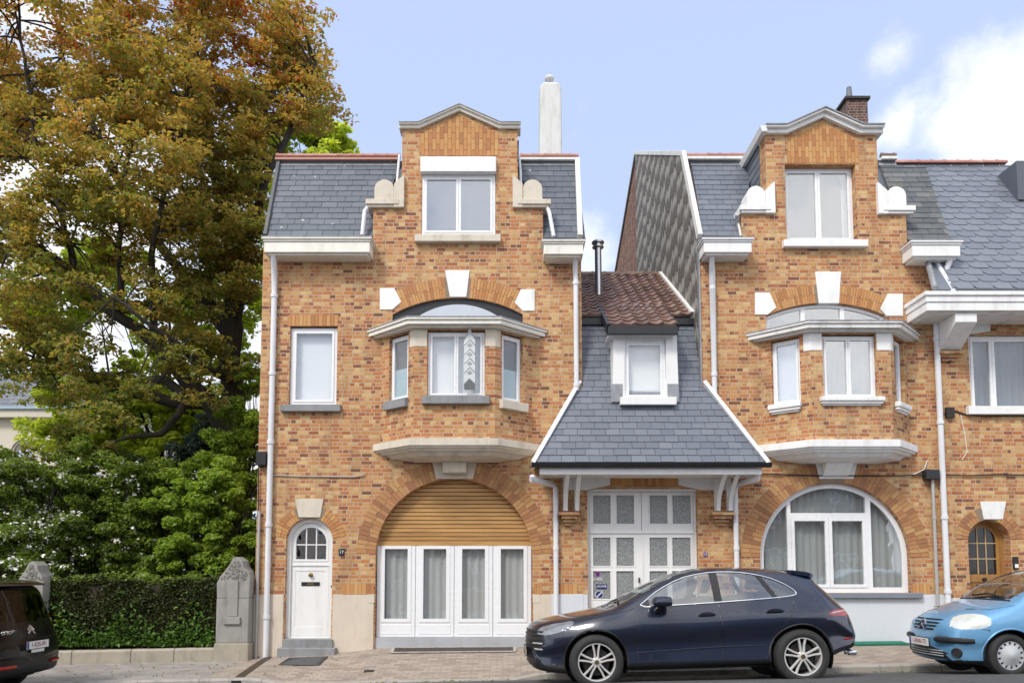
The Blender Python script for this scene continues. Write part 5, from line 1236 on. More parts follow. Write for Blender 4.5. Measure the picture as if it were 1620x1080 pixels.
m_navyp = carpaint('midnight_blue_paint', (.0008, .0045, .018), (.003, .013, .043), .1, .3, .008)
m_skyp = carpaint('light_blue_metallic_paint', (.13, .34, .58), (.20, .44, .68), .4, .35)
m_blackp = carpaint('black_paint', (.0025, .0027, .0035), (.004, .0045, .006), .0, .3, .002, .4)
m_rub = simple('tyre_rubber', (.022, .022, .023), .75, var=.3, sc=8, bmp=.3, dirt=.3, dirtc=(.08, .075, .07))
m_trim = simple('black_trim', (.012, .012, .013), .5, var=.2)
m_chrome = simple('bright_chrome', (.75, .76, .78), .14, 1, var=.03)
m_alloy = simple('silver_alloy', (.66, .655, .64), .35, .35, var=.06)
m_hub = simple('grey_wheel_cover', (.50, .52, .54), .4, .2, var=.05)
m_disc = simple('brake_disc', (.05, .048, .045), .5, .6, var=.3)
m_carglass = glassmat('car_glass', (.66, .71, .72), .20)
m_carglassd = glassmat('dark_privacy_glass', (.05, .055, .06), .035)
m_seat = simple('dark_seat_fabric', (.018, .018, .02), .85)
m_lamp = glassmat('clear_lamp_lens', (.85, .88, .90), .12)
m_lampin = simple('lamp_reflector', (.75, .77, .78), .25, .6, var=.2, sc=14)
m_lampd = simple('smoked_lamp_lens', (.22, .23, .25), .08, .3, var=.6, sc=9, spec=.8, coat=1)
m_red = simple('red_lamp_lens', (.35, .012, .012), .12, var=.2, spec=.6, coat=1)
m_plate = simple('number_plate_white', (.72, .72, .70), .4); m_platetx = simple('dark_red_lettering', (.22, .02, .025), .5); m_eu = simple('plate_blue', (.03, .06, .32), .4)
def wheel(root, x, y, r, w, kind, toe=0, tw=None):
    """tyre, rim, brake disc; outer face towards -y for y < 0"""
    sg = -1 if y < 0 else 1; o = (x, y, r); ax = (0, sg, 0)
    if toe: ax = (math.sin(R(toe)) , sg * math.cos(R(toe)), 0)
    A = Vector(ax); rr = r * (.70 if kind == 'alloy' else .66)
    prof = [(rr - .004, -w / 2 + .01), (r * .86, -w / 2), (r * .965, -w / 2 + .02), (r, -w / 2 + .05)]
    for k in range(3): q = -w / 2 + .05 + (w - .1) * (k + .5) / 3; prof += [(r, q - .03), (r - .008, q - .022), (r - .008, q - .014), (r, q - .008)]
    prof += [(r, w / 2 - .05), (r * .965, w / 2 - .02), (r * .86, w / 2), (r * .80, w / 2 + .002), (rr + .012, w / 2 - .004), (rr - .004, w / 2 - .018)]
    wh = MB().lathe(prof, 56, o, ax).build('wheel', m_rub, root, smooth=True, local=True)
    wh.data.name = 'tyre'
    F = Fr(o, (A.y * sg * -sg if False else Vector((0, 0, 1)).cross(A)), A)   # a right, b up, c outwards
    C0 = w / 2 - .03
    if kind == 'alloy':
        mb = MB().lathe([(rr - .005, -w / 2 + .02), (rr - .02, C0 - .05), (rr - .018, C0 + .012), (rr - .004, C0 + .016), (rr + .008, C0 + .004), (rr + .008, C0 - .03)], 56, o, ax)
        mb.lathe([(.0, C0 + .01), (.05, C0 + .008), (.068, C0 - .008), (.07, C0 - .05)], 24, o, ax)
        for i in range(5):
            for d in (-1, 1):
                a = R(90 + 72 * i); e = Vector((math.cos(a), math.sin(a))); n = Vector((-e.y, e.x))
                pts = []
                for rad, off, hw in ((.045, .018, .013), (rr * .55, .027, .013), (rr - .015, .047, .015)):
                    c = e * rad + n * off * d; pts.append((c, hw))
                ring = []
                for (c, hw), dz in zip(pts, (.004, -.004, .008)):
                    ring.append([F(c.x + n.x * hw * q, c.y + n.y * hw * q, C0 + dz + zz) for q, zz in ((-1, -.03), (-1, 0), (-.6, .007), (.6, .007), (1, 0), (1, -.03))])
                mb.ring(ring)
        rim = mb.build('rim', m_alloy, wh, smooth=True, local=True, ang=40)
        MB().lathe([(0, C0 + .0135), (.030, C0 + .013), (.034, C0 + .008)], 20, o, ax).build('hub_cap', m_brass if kind == 'alloy' else m_hub, wh, smooth=True, local=True)
    else:
        mb = MB().lathe([(rr - .005, -w / 2 + .02), (rr - .02, C0 - .03), (rr - .012, C0 + .012), (rr + .006, C0 + .010), (rr + .008, C0 - .02)], 48, o, ax)
        mb.lathe([(0, C0 + .035), (.05, C0 + .034), (.06, C0 + .026), (.13, C0 + .018), (.145, C0 + .008), (.145, C0 - .03)], 36, o, ax)
        for i in range(14):
            a = 2 * math.pi * i / 14; e = Vector((math.cos(a), math.sin(a))); n = Vector((-e.y, e.x)); ring = []
            for rad, hw, dz in ((.135, .018, .014), (rr - .012, .022, .008)): c = e * rad; ring.append([F(c.x + n.x * hw * q, c.y + n.y * hw * q, C0 + dz + zz) for q, zz in ((-1, -.025), (-1, 0), (1, 0), (1, -.025))])
            mb.ring(ring)
        mb.build('wheel_cover', m_hub, wh, smooth=True, local=True, ang=40)
    MB().lathe([(.05, C0 - .07), (r * .5, C0 - .07), (r * .5, C0 - .09), (.05, C0 - .09)], 40, o, ax, cap=True).build('brake_disc', m_disc, wh, local=True)
    return wh
def archliner(root, x, r, zc, yin=.42, yout=.90):
    for s_ in (-1, 1):
        mb = MB(); mb.ring([[Vector((x + r * math.cos(R(a)), s_ * y, zc + r * math.sin(R(a)))) for a in range(-25, 206, 10)] for y in (yin, yout)], cap=False, closed=False); mb.lathe([(0, 0), (r * 1.0, 0)], 30, (x, s_ * yin, zc), (0, 1, 0))
        mb.build('wheel_arch', m_trim, root, local=True)
def plate(root, txt, loc, rotz, w=.52, h=.11, dx=0):
    F = Fr(loc, (math.cos(R(rotz)), math.sin(R(rotz)), 0), (-math.sin(R(rotz)), math.cos(R(rotz)), 0))
    p = MB().box(-w / 2, w / 2, -.012, 0, -h / 2, h / 2, F).build('number_plate', m_plate, root, bevel=.003, local=True)
    fr = MB().prism(rpoly(-w / 2 - .008, w / 2 + .008, -h / 2 - .008, h / 2 + .008), -.010, .002, F, [rpoly(-w / 2 + .001, w / 2 - .001, -h / 2 + .001, h / 2 - .001)[::-1]]).build('plate_frame', m_trim, p, local=True)
    MB().box(-w / 2 + .004, -w / 2 + .05, -.0135, -.0121, -h / 2 + .004, h / 2 - .004, F).build('plate_band', m_eu, p, local=True)
    textobj(txt, h * .86, m_platetx, p, F(.022, 0, -.0135), 90, rotz, .001, local=True, sx=.86); return p
def seats(root, xs, ys, z):
    for x in xs:
        for y in ys:
            mb = MB(); mb.box(x - .05, x + .42, y - .23, y + .23, z, z + .16)
            Fb = Fr((x + .40, 0, z + .12), (0, 1, 0), (1, 0, .0), (.28, 0, 1)); mb.prism(smoothpoly([(y - .24, 0), (y + .24, 0), (y + .23, .56), (y - .23, .56)], 1), 0, .13, Fb)
            mb.prism(smoothpoly([(y - .13, .60), (y + .13, .60), (y + .12, .80), (y - .12, .80)], 1), .01, .10, Fb)
            mb.build('seat', m_seat, root, bevel=.03, local=True)
def carroot(name, x, y, slope, label, cat):
    o = thing(name, (x, y, 0), label, cat); o.rotation_euler = (0, -math.atan(slope), 0); return o

# dark blue SUV
SX, SY = .28, -3.24
zr = lambda x: ground(x, SY - .0)
z_f, z_r = zr(SX + .93), zr(SX + 3.74); slp = (z_r - z_f) / 2.81 + .007
suv = carroot('parked_car', SX, SY, slp, 'dark blue five door SUV with silver double-spoke alloy wheels parked along the kerb', 'car'); suv.location.z = z_f - slp * .93 + .006
SP = dict(L=4.69, bowf=.34, bowr=.20, tuck=.07,
    zb=[(0, .36), (.03, .27), (.10, .23), (.3, .21), (1, .25), (2.4, .27), (3.7, .28), (4.2, .33), (4.45, .40), (4.66, .47), (4.69, .54)],
    zt=[(0, .70), (.02, .79), (.08, .865), (.25, .925), (.7, 1.005), (1.05, 1.06), (1.22, 1.10), (1.6, 1.295), (1.95, 1.455), (2.2, 1.54), (2.5, 1.60), (2.8, 1.62), (3.2, 1.605), (3.6, 1.575), (3.95, 1.515), (4.10, 1.475), (4.17, 1.405), (4.36, 1.22), (4.5, 1.08), (4.58, .99), (4.66, .84), (4.69, .70)],
    W=[(0, .62), (.04, .72), (.2, .83), (.5, .915), (.93, .955), (1.4, .94), (2.5, .935), (3.2, .95), (3.74, .968), (4.2, .945), (4.5, .88), (4.65, .80), (4.69, .70)],
    z4=[(0, .55), (.3, .66), (1, .76), (2.4, .80), (3.6, .86), (4.3, .85), (4.69, .62)],
    z5=[(0, .64), (.04, .735), (.2, .82), (.5, .90), (.93, .975), (1.3, 1.02), (1.6, 1.075), (2.5, 1.11), (3.3, 1.145), (3.75, 1.175), (4.1, 1.15), (4.4, 1.03), (4.55, .94), (4.69, .665)],
    d5=[(0, .05), (.5, .10), (1.0, .11), (1.6, .095), (3, .105), (3.8, .15), (4.4, .11), (4.69, .05)],
    y6=[(0, .36), (.3, .56), (.9, .68), (1.25, .70), (1.7, .655), (2.2, .61), (2.8, .595), (3.6, .565), (4.05, .53), (4.4, .60), (4.6, .55), (4.69, .38)],
    dr=[(0, .015), (.5, .02), (1.2, .03), (1.6, .05), (2.2, .06), (3.5, .065), (4.1, .06), (4.5, .04), (4.69, .015)])
c = Car(suv, SP, m_navyp)
win = smoothpoly([(1.53, 1.092), (1.70, 1.215), (1.86, 1.325), (2.16, 1.468), (2.48, 1.535), (2.79, 1.55), (3.10, 1.525), (3.41, 1.455), (3.62, 1.355), (3.74, 1.26), (3.755, 1.215), (3.68, 1.19), (3.41, 1.168), (2.9, 1.145), (2.48, 1.125), (2.0, 1.11)], 1)
AR = .425
c.cut('arch', circ(.93, .375, AR), cond=lambda A: np.abs(A[:, 1]) > .5); c.cut('arch', circ(3.74, .375, AR), cond=lambda A: np.abs(A[:, 1]) > .5)
c.cut('door_f', smoothpoly([(1.545, 1.0), (1.50, .60), (1.56, .36), (2.65, .36), (2.66, 1.14), (2.0, 1.10), (1.56, 1.075)], 0), only=['body'])
c.cut('door_r', [(2.67, .36), (3.26, .36), (3.36, .62), (3.55, .86), (3.66, 1.0), (3.68, 1.178), (2.67, 1.125)], only=['body'])
c.cut('frame', win)
for i, q in enumerate(([(1.70, 1.0), (1.70, 1.7), (2.57, 1.7), (2.61, 1.0)], [(2.71, 1.0), (2.69, 1.7), (3.19, 1.7), (3.24, 1.478), (3.40, 1.20), (3.46, 1.0)], [(3.25, 1.7), (3.31, 1.47), (3.48, 1.19), (3.54, 1.0), (4, 1.0), (4, 1.7)])):
    c.cut('glass%d' % i, q, only=['frame'])
c.cut('windshield', smoothpoly([(1.20, 0), (1.20, .40), (1.36, .66), (1.98, .545), (2.14, .40), (2.17, .0), (2.17, -.3), (1.20, -.3)], 1), 'top', lambda A: A[:, 2] > 1.05, ['body'])
c.cut('rearglass', smoothpoly([(4.12, -.2), (4.12, .40), (4.20, .50), (4.42, .58), (4.46, .40), (4.47, -.2)], 1), 'top', lambda A: A[:, 2] > 1.0, ['body'])
c.cut('headlamp', smoothpoly([(.13, .735), (.155, .82), (.30, .875), (.55, .915), (.66, .93), (.62, .86), (.48, .79), (.3, .74)], 1), 'side', lambda A: (np.abs(A[:, 1]) > .5), ['body'])
c.cut('taillamp', smoothpoly([(4.13, .925), (4.16, .96), (4.30, .995), (4.60, .985), (4.62, .90), (4.45, .895)], 1), 'side', None, ['body'], ymin=.3)
c.cut('grille', [(0, .50), (.58, .50), (.70, .56), (.72, .66), (.66, .80), (0, .80)], 'front', lambda A: A[:, 0] < .35, ['body'])
c.cut('grille', [(0, .28), (.62, .30), (.66, .40), (0, .45)], 'front', lambda A: A[:, 0] < .35, ['body'])
c.cut('skirt', [(-1, .15), (6, .15), (6, .345), (-1, .325)], 'side', None, ['body'])
c.cut('skirt', [(4.35, .2), (5, .2), (5, .54), (4.40, .50)], 'side', None, ['body'])
suvb = c.mesh('body', 'body', m_navyp)
c.mesh('skirt', 'lower_cladding', m_trim, side=-1); c.mesh('skirt', 'lower_cladding', m_trim, side=1); c.pieces('frame', 'window_pillar', m_trim)
for sd2 in (-1, 1):
    df = c.mesh('door_f', 'door', m_navyp, side=sd2); drr = c.mesh('door_r', 'door', m_navyp, side=sd2)
    c.mesh('glass0', 'side_window', m_carglass, df, side=sd2, inset=.006); c.mesh('glass1', 'side_window', m_carglass, drr, side=sd2, inset=.006)
    c.mesh('glass2', 'quarter_window', m_carglass, side=sd2, inset=.006)
    for D_, xh in ((df, 2.47), (drr, 3.40)):
        zz = .975 if xh < 3 else 1.0; p = c.surf(xh, zz); yy = p.y - .012
        if sd2 == -1 or True:
            Fh = Fr((xh, sd2 * -yy if sd2 > 0 else yy, zz), (1, 0, .03), (0, -sd2 * -1 if False else (1 if sd2 < 0 else -1), 0))
            MB().prism(smoothpoly([(-.12, -.012), (.11, -.016), (.125, .012), (-.11, .018)], 2), -.022, .01, Fh).build('door_handle', m_navyp, D_, bevel=.006, local=True)
            MB().prism(smoothpoly([(-.10, -.035), (.09, -.035), (.09, .03), (-.10, .03)], 2), .004, .012, Fh).build('handle_recess', m_trim, D_, local=True)
c.mesh('windshield', 'windscreen', m_carglass); c.mesh('rearglass', 'rear_window', m_carglassd)
for sd2 in (-1, 1):
    hl = c.mesh('headlamp', 'headlight', m_lampd, side=sd2)
    c.mesh('taillamp', 'tail_light', m_red, side=sd2)
c.mesh('grille', 'grille', m_trim)
mb = MB()
for z in (.55, .61, .67, .73, .78): mb.tube([c.surf(y, z, 'front', .004) for y in np.linspace(-.66, .66, 23)], .012, 6)
for z in (.34, .40): mb.tube([c.surf(y, z, 'front', .003) for y in np.linspace(-.6, .6, 21)], .010, 6)
mb.build('grille_bars', m_trim, suv, smooth=True, local=True)
for s_ in (-1, 1):
    mb = MB(); mb.tube([c.surf(s_ * y, .62, 'front', .008) for y in np.linspace(.50, .70, 6)], .012, 6); mb.tube([c.surf(s_ * y, .54, 'front', .008) for y in np.linspace(.50, .70, 6)], .012, 6)
    mb.build('daytime_lamp', m_lampin, suv, smooth=True, local=True)
c.line('window_chrome', win, .011, m_chrome, closed=True, off=.004)
seam = lambda pts, r=.0045: c.line('panel_gap', pts, r, m_trim, off=-.001)
seam([(1.50, .36), (1.50, .60), (1.545, 1.0), (1.56, 1.075)]); seam([(2.66, .36), (2.665, 1.12)]); seam([(3.26, .36), (3.36, .62), (3.55, .86), (3.66, 1.0), (3.68, 1.17)]); seam([(1.5, .36), (3.26, .36)])
c.line('hood_seam', [(.62, .93), (.93, .97), (1.3, 1.03), (1.48, 1.08)], .004, m_trim, off=-.001)
c.line('side_moulding', [(1.5, .475), (2.0, .50), (2.65, .525), (3.22, .53)], .012, m_navyp, off=-.004)
c.line('vent_trim', [(1.20, .80), (1.48, .83)], .008, m_trim)
c.line('rear_reflector', [(4.36, .575), (4.52, .585)], .02, m_red, off=-.012)
c.line('lamp_strip', [(4.20, .945), (4.42, .965)], .012, m_lampin, off=-.006)
MB().box(.25, 3.5, -.70, .70, .22, .25).build('underbody', m_trim, suv, local=True)
archliner(suv, .93, AR + .01, .375); archliner(suv, 3.74, AR + .01, .375)
for cx_ in (.93, 3.74): c.line('arch_lip', [(cx_ + (AR + .012) * math.cos(R(a)), .375 + (AR + .012) * math.sin(R(a))) for a in range(-8, 189, 7)], .016, m_trim, off=-.008)
for s_ in (-1, 1):
    wheel(suv, .93, s_ * .825, .372, .255, 'alloy'); wheel(suv, 3.74, s_ * .83, .372, .275, 'alloy')
# mirrors
for s_ in (-1, 1):
    mb = MB(); ringz = []
    for k, (x, sc_) in enumerate(((1.70, .35), (1.71, .7), (1.74, .95), (1.81, 1.0), (1.90, .97), (1.95, .85))):
        ringz.append([Vector((x, s_ * (1.03 + .135 * sc_ * math.cos(a)), 1.16 + .085 * sc_ * (math.sin(a) if math.sin(a) > 0 else .7 * math.sin(a)))) for a in [2 * math.pi * i / 20 for i in range(20)]])
    mi = mb.ring(ringz).build('wing_mirror', m_navyp, suv, smooth=True, local=True)
    MB().tube([Vector((1.80, s_ * .86, 1.04)), Vector((1.80, s_ * .95, 1.07)), Vector((1.83, s_ * 1.04, 1.12))], [.05, .04, .045], 10).build('mirror_arm', m_trim, mi, smooth=True, local=True)
# roof spoiler, exhaust, wiper, seats, plates
mb = MB(); mb.ring([[Vector((x, y * w_, z)) for y in np.linspace(-1, 1, 15)] + [Vector((x, y * w_, z - t)) for y in np.linspace(1, -1, 15)] for x, w_, z, t in ((3.80, .52, 1.546, .05), (4.00, .55, 1.515, .06), (4.07, .55, 1.490, .07), (4.10, .53, 1.475, .03))])
mb.build('roof_spoiler', m_navyp, suv, smooth=True, local=True)
mb = MB()
for s_ in (-1, 1):
    mb = MB()
    for q in (.50, .62): mb.lathe([(.034, -.1), (.04, 0), (.036, .004), (.03, -.05)], 16, (4.60, s_ * q, .37), (1, 0, 0))
    mb.build('exhaust_tips', m_chrome, suv, smooth=True, local=True)
MB().tube([c.surf(1.30, -.5, 'top', .02), c.surf(1.36, -.1, 'top', .02), c.surf(1.30, .2, 'top', .02)], .010, 6).build('wiper', m_trim, suv, local=True)
seats(suv, (1.95,), (-.38, .38), .55); seats(suv, (2.85,), (-.42, 0, .42), .56)
MB().box(1.25, 1.75, -.68, .68, .80, 1.02).build('dashboard', m_seat, suv, bevel=.06, local=True)
MB().lathe([(.175, -.012), (.19, 0), (.175, .012), (.165, 0), (.175, -.012)], 24, (1.86, -.38, 1.02), (1, 0, .35)).build('steering_wheel', m_trim, suv, smooth=True, local=True)
plate(suv, '1-XKA-317', (-.03, 0, .47), -90)
MB().box(1.0, 4.3, -.7, .7, .36, .5).build('cabin_floor', m_seat, suv, local=True)
# light blue hatchback entering at the right edge
m_skylamp = simple('milky_lamp_lens', (.62, .64, .60), .12, .2, var=.25, sc=10, spec=.7, coat=1)
HX, HY = 6.13, -3.30
zh = ground(HX + .78, HY - .3); slp2 = .019
hb = carroot('parked_car', HX, HY, slp2, 'light blue small hatchback parked with its nose towards the dark blue SUV', 'car'); hb.location.z = zh - slp2 * .78 - .005
SP = dict(L=3.85, bowf=.36, bowr=.2, tuck=.03, pf=2.4,
    zb=[(0, .30), (.03, .22), (.12, .185), (1, .19), (3.4, .2), (3.8, .3), (3.85, .42)],
    zt=[(0, .58), (.015, .66), (.05, .74), (.12, .80), (.30, .885), (.55, .965), (.80, 1.03), (.92, 1.065), (1.3, 1.29), (1.7, 1.46), (2.1, 1.525), (2.5, 1.52), (3.0, 1.47), (3.35, 1.38), (3.55, 1.25), (3.7, 1.0), (3.8, .8), (3.85, .62)],
    W=[(0, .58), (.03, .66), (.15, .75), (.45, .81), (.8, .832), (2, .83), (3.2, .82), (3.6, .77), (3.85, .62)],
    z4=[(0, .45), (.3, .56), (.8, .66), (2, .7), (3.5, .72), (3.85, .55)],
    z5=[(0, .54), (.04, .66), (.12, .72), (.3, .79), (.55, .87), (.8, .94), (1.0, .99), (1.5, 1.02), (2.5, 1.05), (3.2, 1.08), (3.6, .95), (3.85, .58)],
    d5=[(0, .04), (.3, .06), (.8, .07), (1.5, .06), (3, .08), (3.85, .06)],
    y6=[(0, .38), (.3, .52), (.8, .62), (1.0, .66), (1.4, .62), (1.9, .56), (3.0, .54), (3.6, .55), (3.85, .4)],
    dr=[(0, .015), (.4, .03), (1.0, .03), (1.5, .05), (2.2, .06), (3.2, .06), (3.7, .04), (3.85, .015)])
c = Car(hb, SP, m_skyp)
c.cut('arch', circ(.78, .31, .355), cond=lambda A: np.abs(A[:, 1]) > .45); c.cut('arch', circ(3.24, .31, .355), cond=lambda A: np.abs(A[:, 1]) > .45)
c.cut('lamp', smoothpoly([(.10, .68), (.30, .66), (.535, .70), (.565, .80), (.50, .875), (.34, .865), (.19, .80)], 1), 'side', None, ['body'], ymin=.36)
c.cut('slot', smoothpoly([(-.1, .245), (-.1, .365), (.42, .355), (.50, .25), (.40, .235)], 1), 'front', lambda A: A[:, 0] < .5, ['body'])
c.cut('windshield', smoothpoly([(.92, -.3), (.90, .30), (1.02, .60), (1.60, .53), (1.72, .36), (1.76, -.3)], 1), 'top', lambda A: A[:, 2] > 1.0, ['body'])
winh = smoothpoly([(1.05, 1.04), (1.35, 1.25), (1.75, 1.40), (2.2, 1.45), (2.8, 1.42), (3.2, 1.30), (3.3, 1.14), (2.6, 1.09), (1.8, 1.06)], 1); c.cut('side', winh)
c.cut('skirt', [(-1, .1), (5, .1), (5, .235), (-1, .235)], 'side', None, ['body'])
c.mesh('body', 'body', m_skyp); c.mesh('skirt', 'lower_cladding', m_trim, side=-1); c.mesh('skirt', 'lower_cladding', m_trim, side=1)
for s_ in (-1, 1):
    c.mesh('side', 'side_window', m_carglass, side=s_, inset=.006); hl = c.mesh('lamp', 'headlight', m_skylamp, side=s_)
    p0 = c.surf(s_ * .60, .335, 'front', 0); pa = c.surf(s_ * .56, .335, 'front', 0); pb = c.surf(s_ * .64, .335, 'front', 0); tn = (pb - pa).normalized(); nn_ = Vector((-abs(tn.y), tn.x * (1 if tn.y > 0 else -1), 0)); nn_ = Vector((-abs(tn.y), abs(tn.x) * s_, 0)).normalized()
    MB().lathe([(0, .004), (.055, .004), (.062, .010), (.072, .004), (.074, -.02)], 24, p0, nn_).build('fog_lamp_recess', m_trim, hb, smooth=True, local=True)
    archliner_ = None
    for wx in (.78, 3.24): wheel(hb, wx, s_ * .70, .303, .19, 'cover', toe=4 if wx < 1 else 0)
    P = [c.surf(s_ * y, .505, 'front', .006) for y in np.linspace(.30, .74, 12)]; P += [Vector((p.x, s_ * -p.y, p.z)) if s_ > 0 else p for p in [c.surf(x, .51, 'side', .006) for x in np.linspace(P[-1].x + .08, P[-1].x + .12, 2)]]
    MB().tube(P[:12], [.03] + [.042] * 10 + [.03], 10).build('bumper_strip', m_trim, hb, smooth=True, local=True)
archliner(hb, .78, .36, .31, .40, .80); archliner(hb, 3.24, .36, .31, .40, .80)
c.line('arch_lip', [(.78 + .36 * math.cos(R(a)), .31 + .36 * math.sin(R(a))) for a in range(-5, 186, 7)], .014, m_skyp, off=-.004)
c.mesh('windshield', 'windscreen', m_carglass); c.mesh('slot', 'lower_grille', m_trim)
mb = MB()
for z in (.275, .31, .345): mb.tube([c.surf(y, z, 'front', .002) for y in np.linspace(-.42, .42, 17)], .007, 6)
mb.build('grille_bars', m_hub, hb, smooth=True, local=True)
gr_ = None
# upper grille: dark slots between painted bars, double chevron emblem
mb = MB()
for z, w_ in ((.64, .27), (.685, .31), (.73, .34), (.775, .35)): mb.tube([c.surf(y, z, 'front', -.004) for y in np.linspace(-w_, w_, 15)], [.004] + [.016] * 13 + [.004], 8)
gr_ = mb.build('grille', m_trim, hb, smooth=True, local=True)
mb = MB(); e0 = c.surf(0, .70, 'front', .02); e1 = c.surf(0, .76, 'front', .02)
for z, w_ in ((.66, .10), (.72, .10)):
    q = [Vector((c.surf(y, z + dz, 'front', .022).x, y, z + dz)) for y, dz in ((-w_, -.025), (0, .045), (w_, -.025))]; mb.tube(q, .015, 6)
mb.build('chevron_emblem', m_chrome, gr_, local=True)
plate(hb, '1-RNN-771', (c.surf(0, .455, 'front', .02).x - .015, 0, .455), -90)
c.line('hood_seam', [(.42, .93), (.66, .93), (.92, .985)], .004, m_trim, off=-.001)
c.line('bumper_seam', [(.50, .64), (.52, .655), (.44, .665)], .004, m_trim, off=-.001); c.line('door_gap', [(1.15, .25), (1.13, .7), (1.10, 1.03)], .004, m_trim)
MB().tube([c.surf(.96, -.45, 'top', .025), c.surf(1.0, 0, 'top', .025), c.surf(.96, .3, 'top', .025)], .014, 6).build('wiper', m_trim, hb, local=True)
c.line('cowl', [(.955, -.58), (.90, -.30), (.885, 0), (.90, .30), (.955, .58)], .02, m_trim, 'top', both=False, off=-.006)
MB().box(.5, 3.2, -.58, .58, .2, .23).build('underbody', m_trim, hb, local=True); MB().box(.95, 3.4, -.62, .62, .3, .42).build('cabin_floor', m_seat, hb, local=True)
seats(hb, (1.7,), (-.33, .33), .5); seats(hb, (2.5,), (-.33, .33), .5)
MB().box(1.0, 1.4, -.6, .6, .72, .98).build('dashboard', m_seat, hb, bevel=.06, local=True)

# black people carrier whose tail enters at the left edge
BX, BY = -6.98, -3.30; Lb = 4.58
zbk = ground(BX - .85, BY); slp3 = .021
bc = carroot('parked_car', BX - Lb, BY, slp3, 'black people carrier seen from behind, parked in front of the clipped hedge', 'car'); bc.location.z = zbk - slp3 * (Lb - .85) - .005
SP = dict(L=Lb, bowf=.34, bowr=.16, tuck=.03, pr=2.6,
    zb=[(0, .34), (.05, .22), (.3, .2), (4.2, .24), (4.45, .27), (4.55, .32), (4.58, .40)],
    zt=[(0, .6), (.03, .72), (.15, .85), (.6, 1.02), (1.0, 1.14), (1.6, 1.48), (2.2, 1.70), (2.8, 1.72), (3.5, 1.705), (4.0, 1.66), (4.18, 1.63), (4.26, 1.56), (4.36, 1.28), (4.44, 1.05), (4.49, .91), (4.52, .80), (4.565, .70), (4.58, .56)],
    W=[(0, .6), (.1, .74), (.5, .88), (1, .91), (2.5, .915), (3.9, .905), (4.3, .87), (4.48, .83), (4.56, .78), (4.58, .72)],
    z4=[(0, .5), (1, .7), (3.8, .74), (4.3, .74), (4.58, .5)],
    z5=[(0, .56), (.2, .74), (1, .95), (1.6, 1.03), (3.8, 1.12), (4.2, 1.10), (4.36, .98), (4.45, .90), (4.53, .76), (4.58, .54)],
    d5=[(0, .05), (1, .06), (3.8, .08), (4.3, .06), (4.58, .03)],
    y6=[(0, .36), (.6, .6), (1.1, .68), (1.8, .62), (3.5, .60), (4.1, .59), (4.25, .62), (4.4, .70), (4.5, .72), (4.58, .6)],
    dr=[(0, .015), (1, .03), (1.6, .05), (2.4, .06), (4.0, .06), (4.2, .06), (4.4, .03), (4.58, .01)])
c = Car(bc, SP, m_blackp)
c.cut('arch', circ(.9, .33, .37), cond=lambda A: np.abs(A[:, 1]) > .5); c.cut('arch', circ(3.66, .33, .37), cond=lambda A: np.abs(A[:, 1]) > .5)
c.cut('rearglass', smoothpoly([(-.3, 1.06), (-.3, 1.53), (.50, 1.52), (.58, 1.42), (.68, 1.18), (.67, 1.07)], 1), 'rear', lambda A: A[:, 0] > 4.15, ['body'])
c.cut('taillamp', smoothpoly([(.70, 1.20), (.70, .98), (.72, .84), (.95, .84), (.95, 1.22)], 1), 'rear', lambda A: A[:, 0] > 4.05, ['body'])
c.cut('side', smoothpoly([(1.2, 1.07), (1.6, 1.36), (2.1, 1.53), (3.2, 1.55), (4.0, 1.47), (4.08, 1.22), (3.8, 1.16)], 1))
c.cut('bumper', [(-.2, .2), (-.2, .47), (1, .47), (1, .2)], 'rear', lambda A: A[:, 0] > 4.2, ['body'])
c.mesh('body', 'body', m_blackp); c.mesh('rearglass', 'rear_window', m_carglassd); c.mesh('bumper', 'bumper', m_trim)
for s_ in (-1, 1):
    c.mesh('side', 'side_window', m_carglassd, side=s_, inset=.006); c.mesh('taillamp', 'tail_light', m_red, side=s_)
    for wx in (.9, 3.66): wheel(bc, wx, s_ * .79, .325, .21, 'cover')
    MB().tube([c.surf(s_ * y, .43, 'rear', .0) for y in np.linspace(.42, .70, 8)], .026, 8).build('rear_reflector', m_red, bc, smooth=True, local=True)
archliner(bc, .9, .375, .33); archliner(bc, 3.66, .375, .33)
mb = MB(); mb.ring([[Vector((x, y * w_, z)) for y in np.linspace(-1, 1, 15)] + [Vector((x, y * w_, z - t)) for y in np.linspace(1, -1, 15)] for x, w_, z, t in ((4.0, .56, 1.665, .03), (4.18, .58, 1.645, .03), (4.33, .57, 1.605, .025), (4.36, .54, 1.59, .012))])
mb.build('roof_spoiler', simple('dark_maroon_spoiler', (.035, .006, .008), .2, coat=1), bc, smooth=True, local=True)
plate(bc, '1-ADS-491', (c.surf(0, .71, 'rear', .02).x + .022, 0, .71), 90)
pl = c.surf(0, .61, 'rear', .01); 
MB().box(-.15, .15, -.006, 0, -.025, .025, Fr((pl.x + .012, .02, .625), (0, 1, 0), (-1, 0, 0))).build('dealer_strip', m_plate, bc, local=True)
mb = MB()
for z in (.90, .955):
    mb.tube([Vector((c.surf(y, z + dz, 'rear', .012).x, y, z + dz)) for y, dz in ((-.075, -.03), (0, .035), (.075, -.03))], .013, 6)
mb.build('chevron_emblem', m_chrome, bc, local=True)
q = c.surf(-.45, .92, 'rear', .006); textobj('CITROËN', .075, m_chrome, bc, (q.x + .004, -.45, .915), 90, 90, .003, local=True)
c.line('tailgate_seam', [(0, .80), (.4, .80), (.69, .82)], .005, m_trim, 'rear', both=False, off=-.001)
c.line('bumper_seam', [(-.78, .60), (-.4, .56), (0, .555), (.4, .56), (.78, .60)], .005, m_trim, 'rear', both=False, off=-.001)
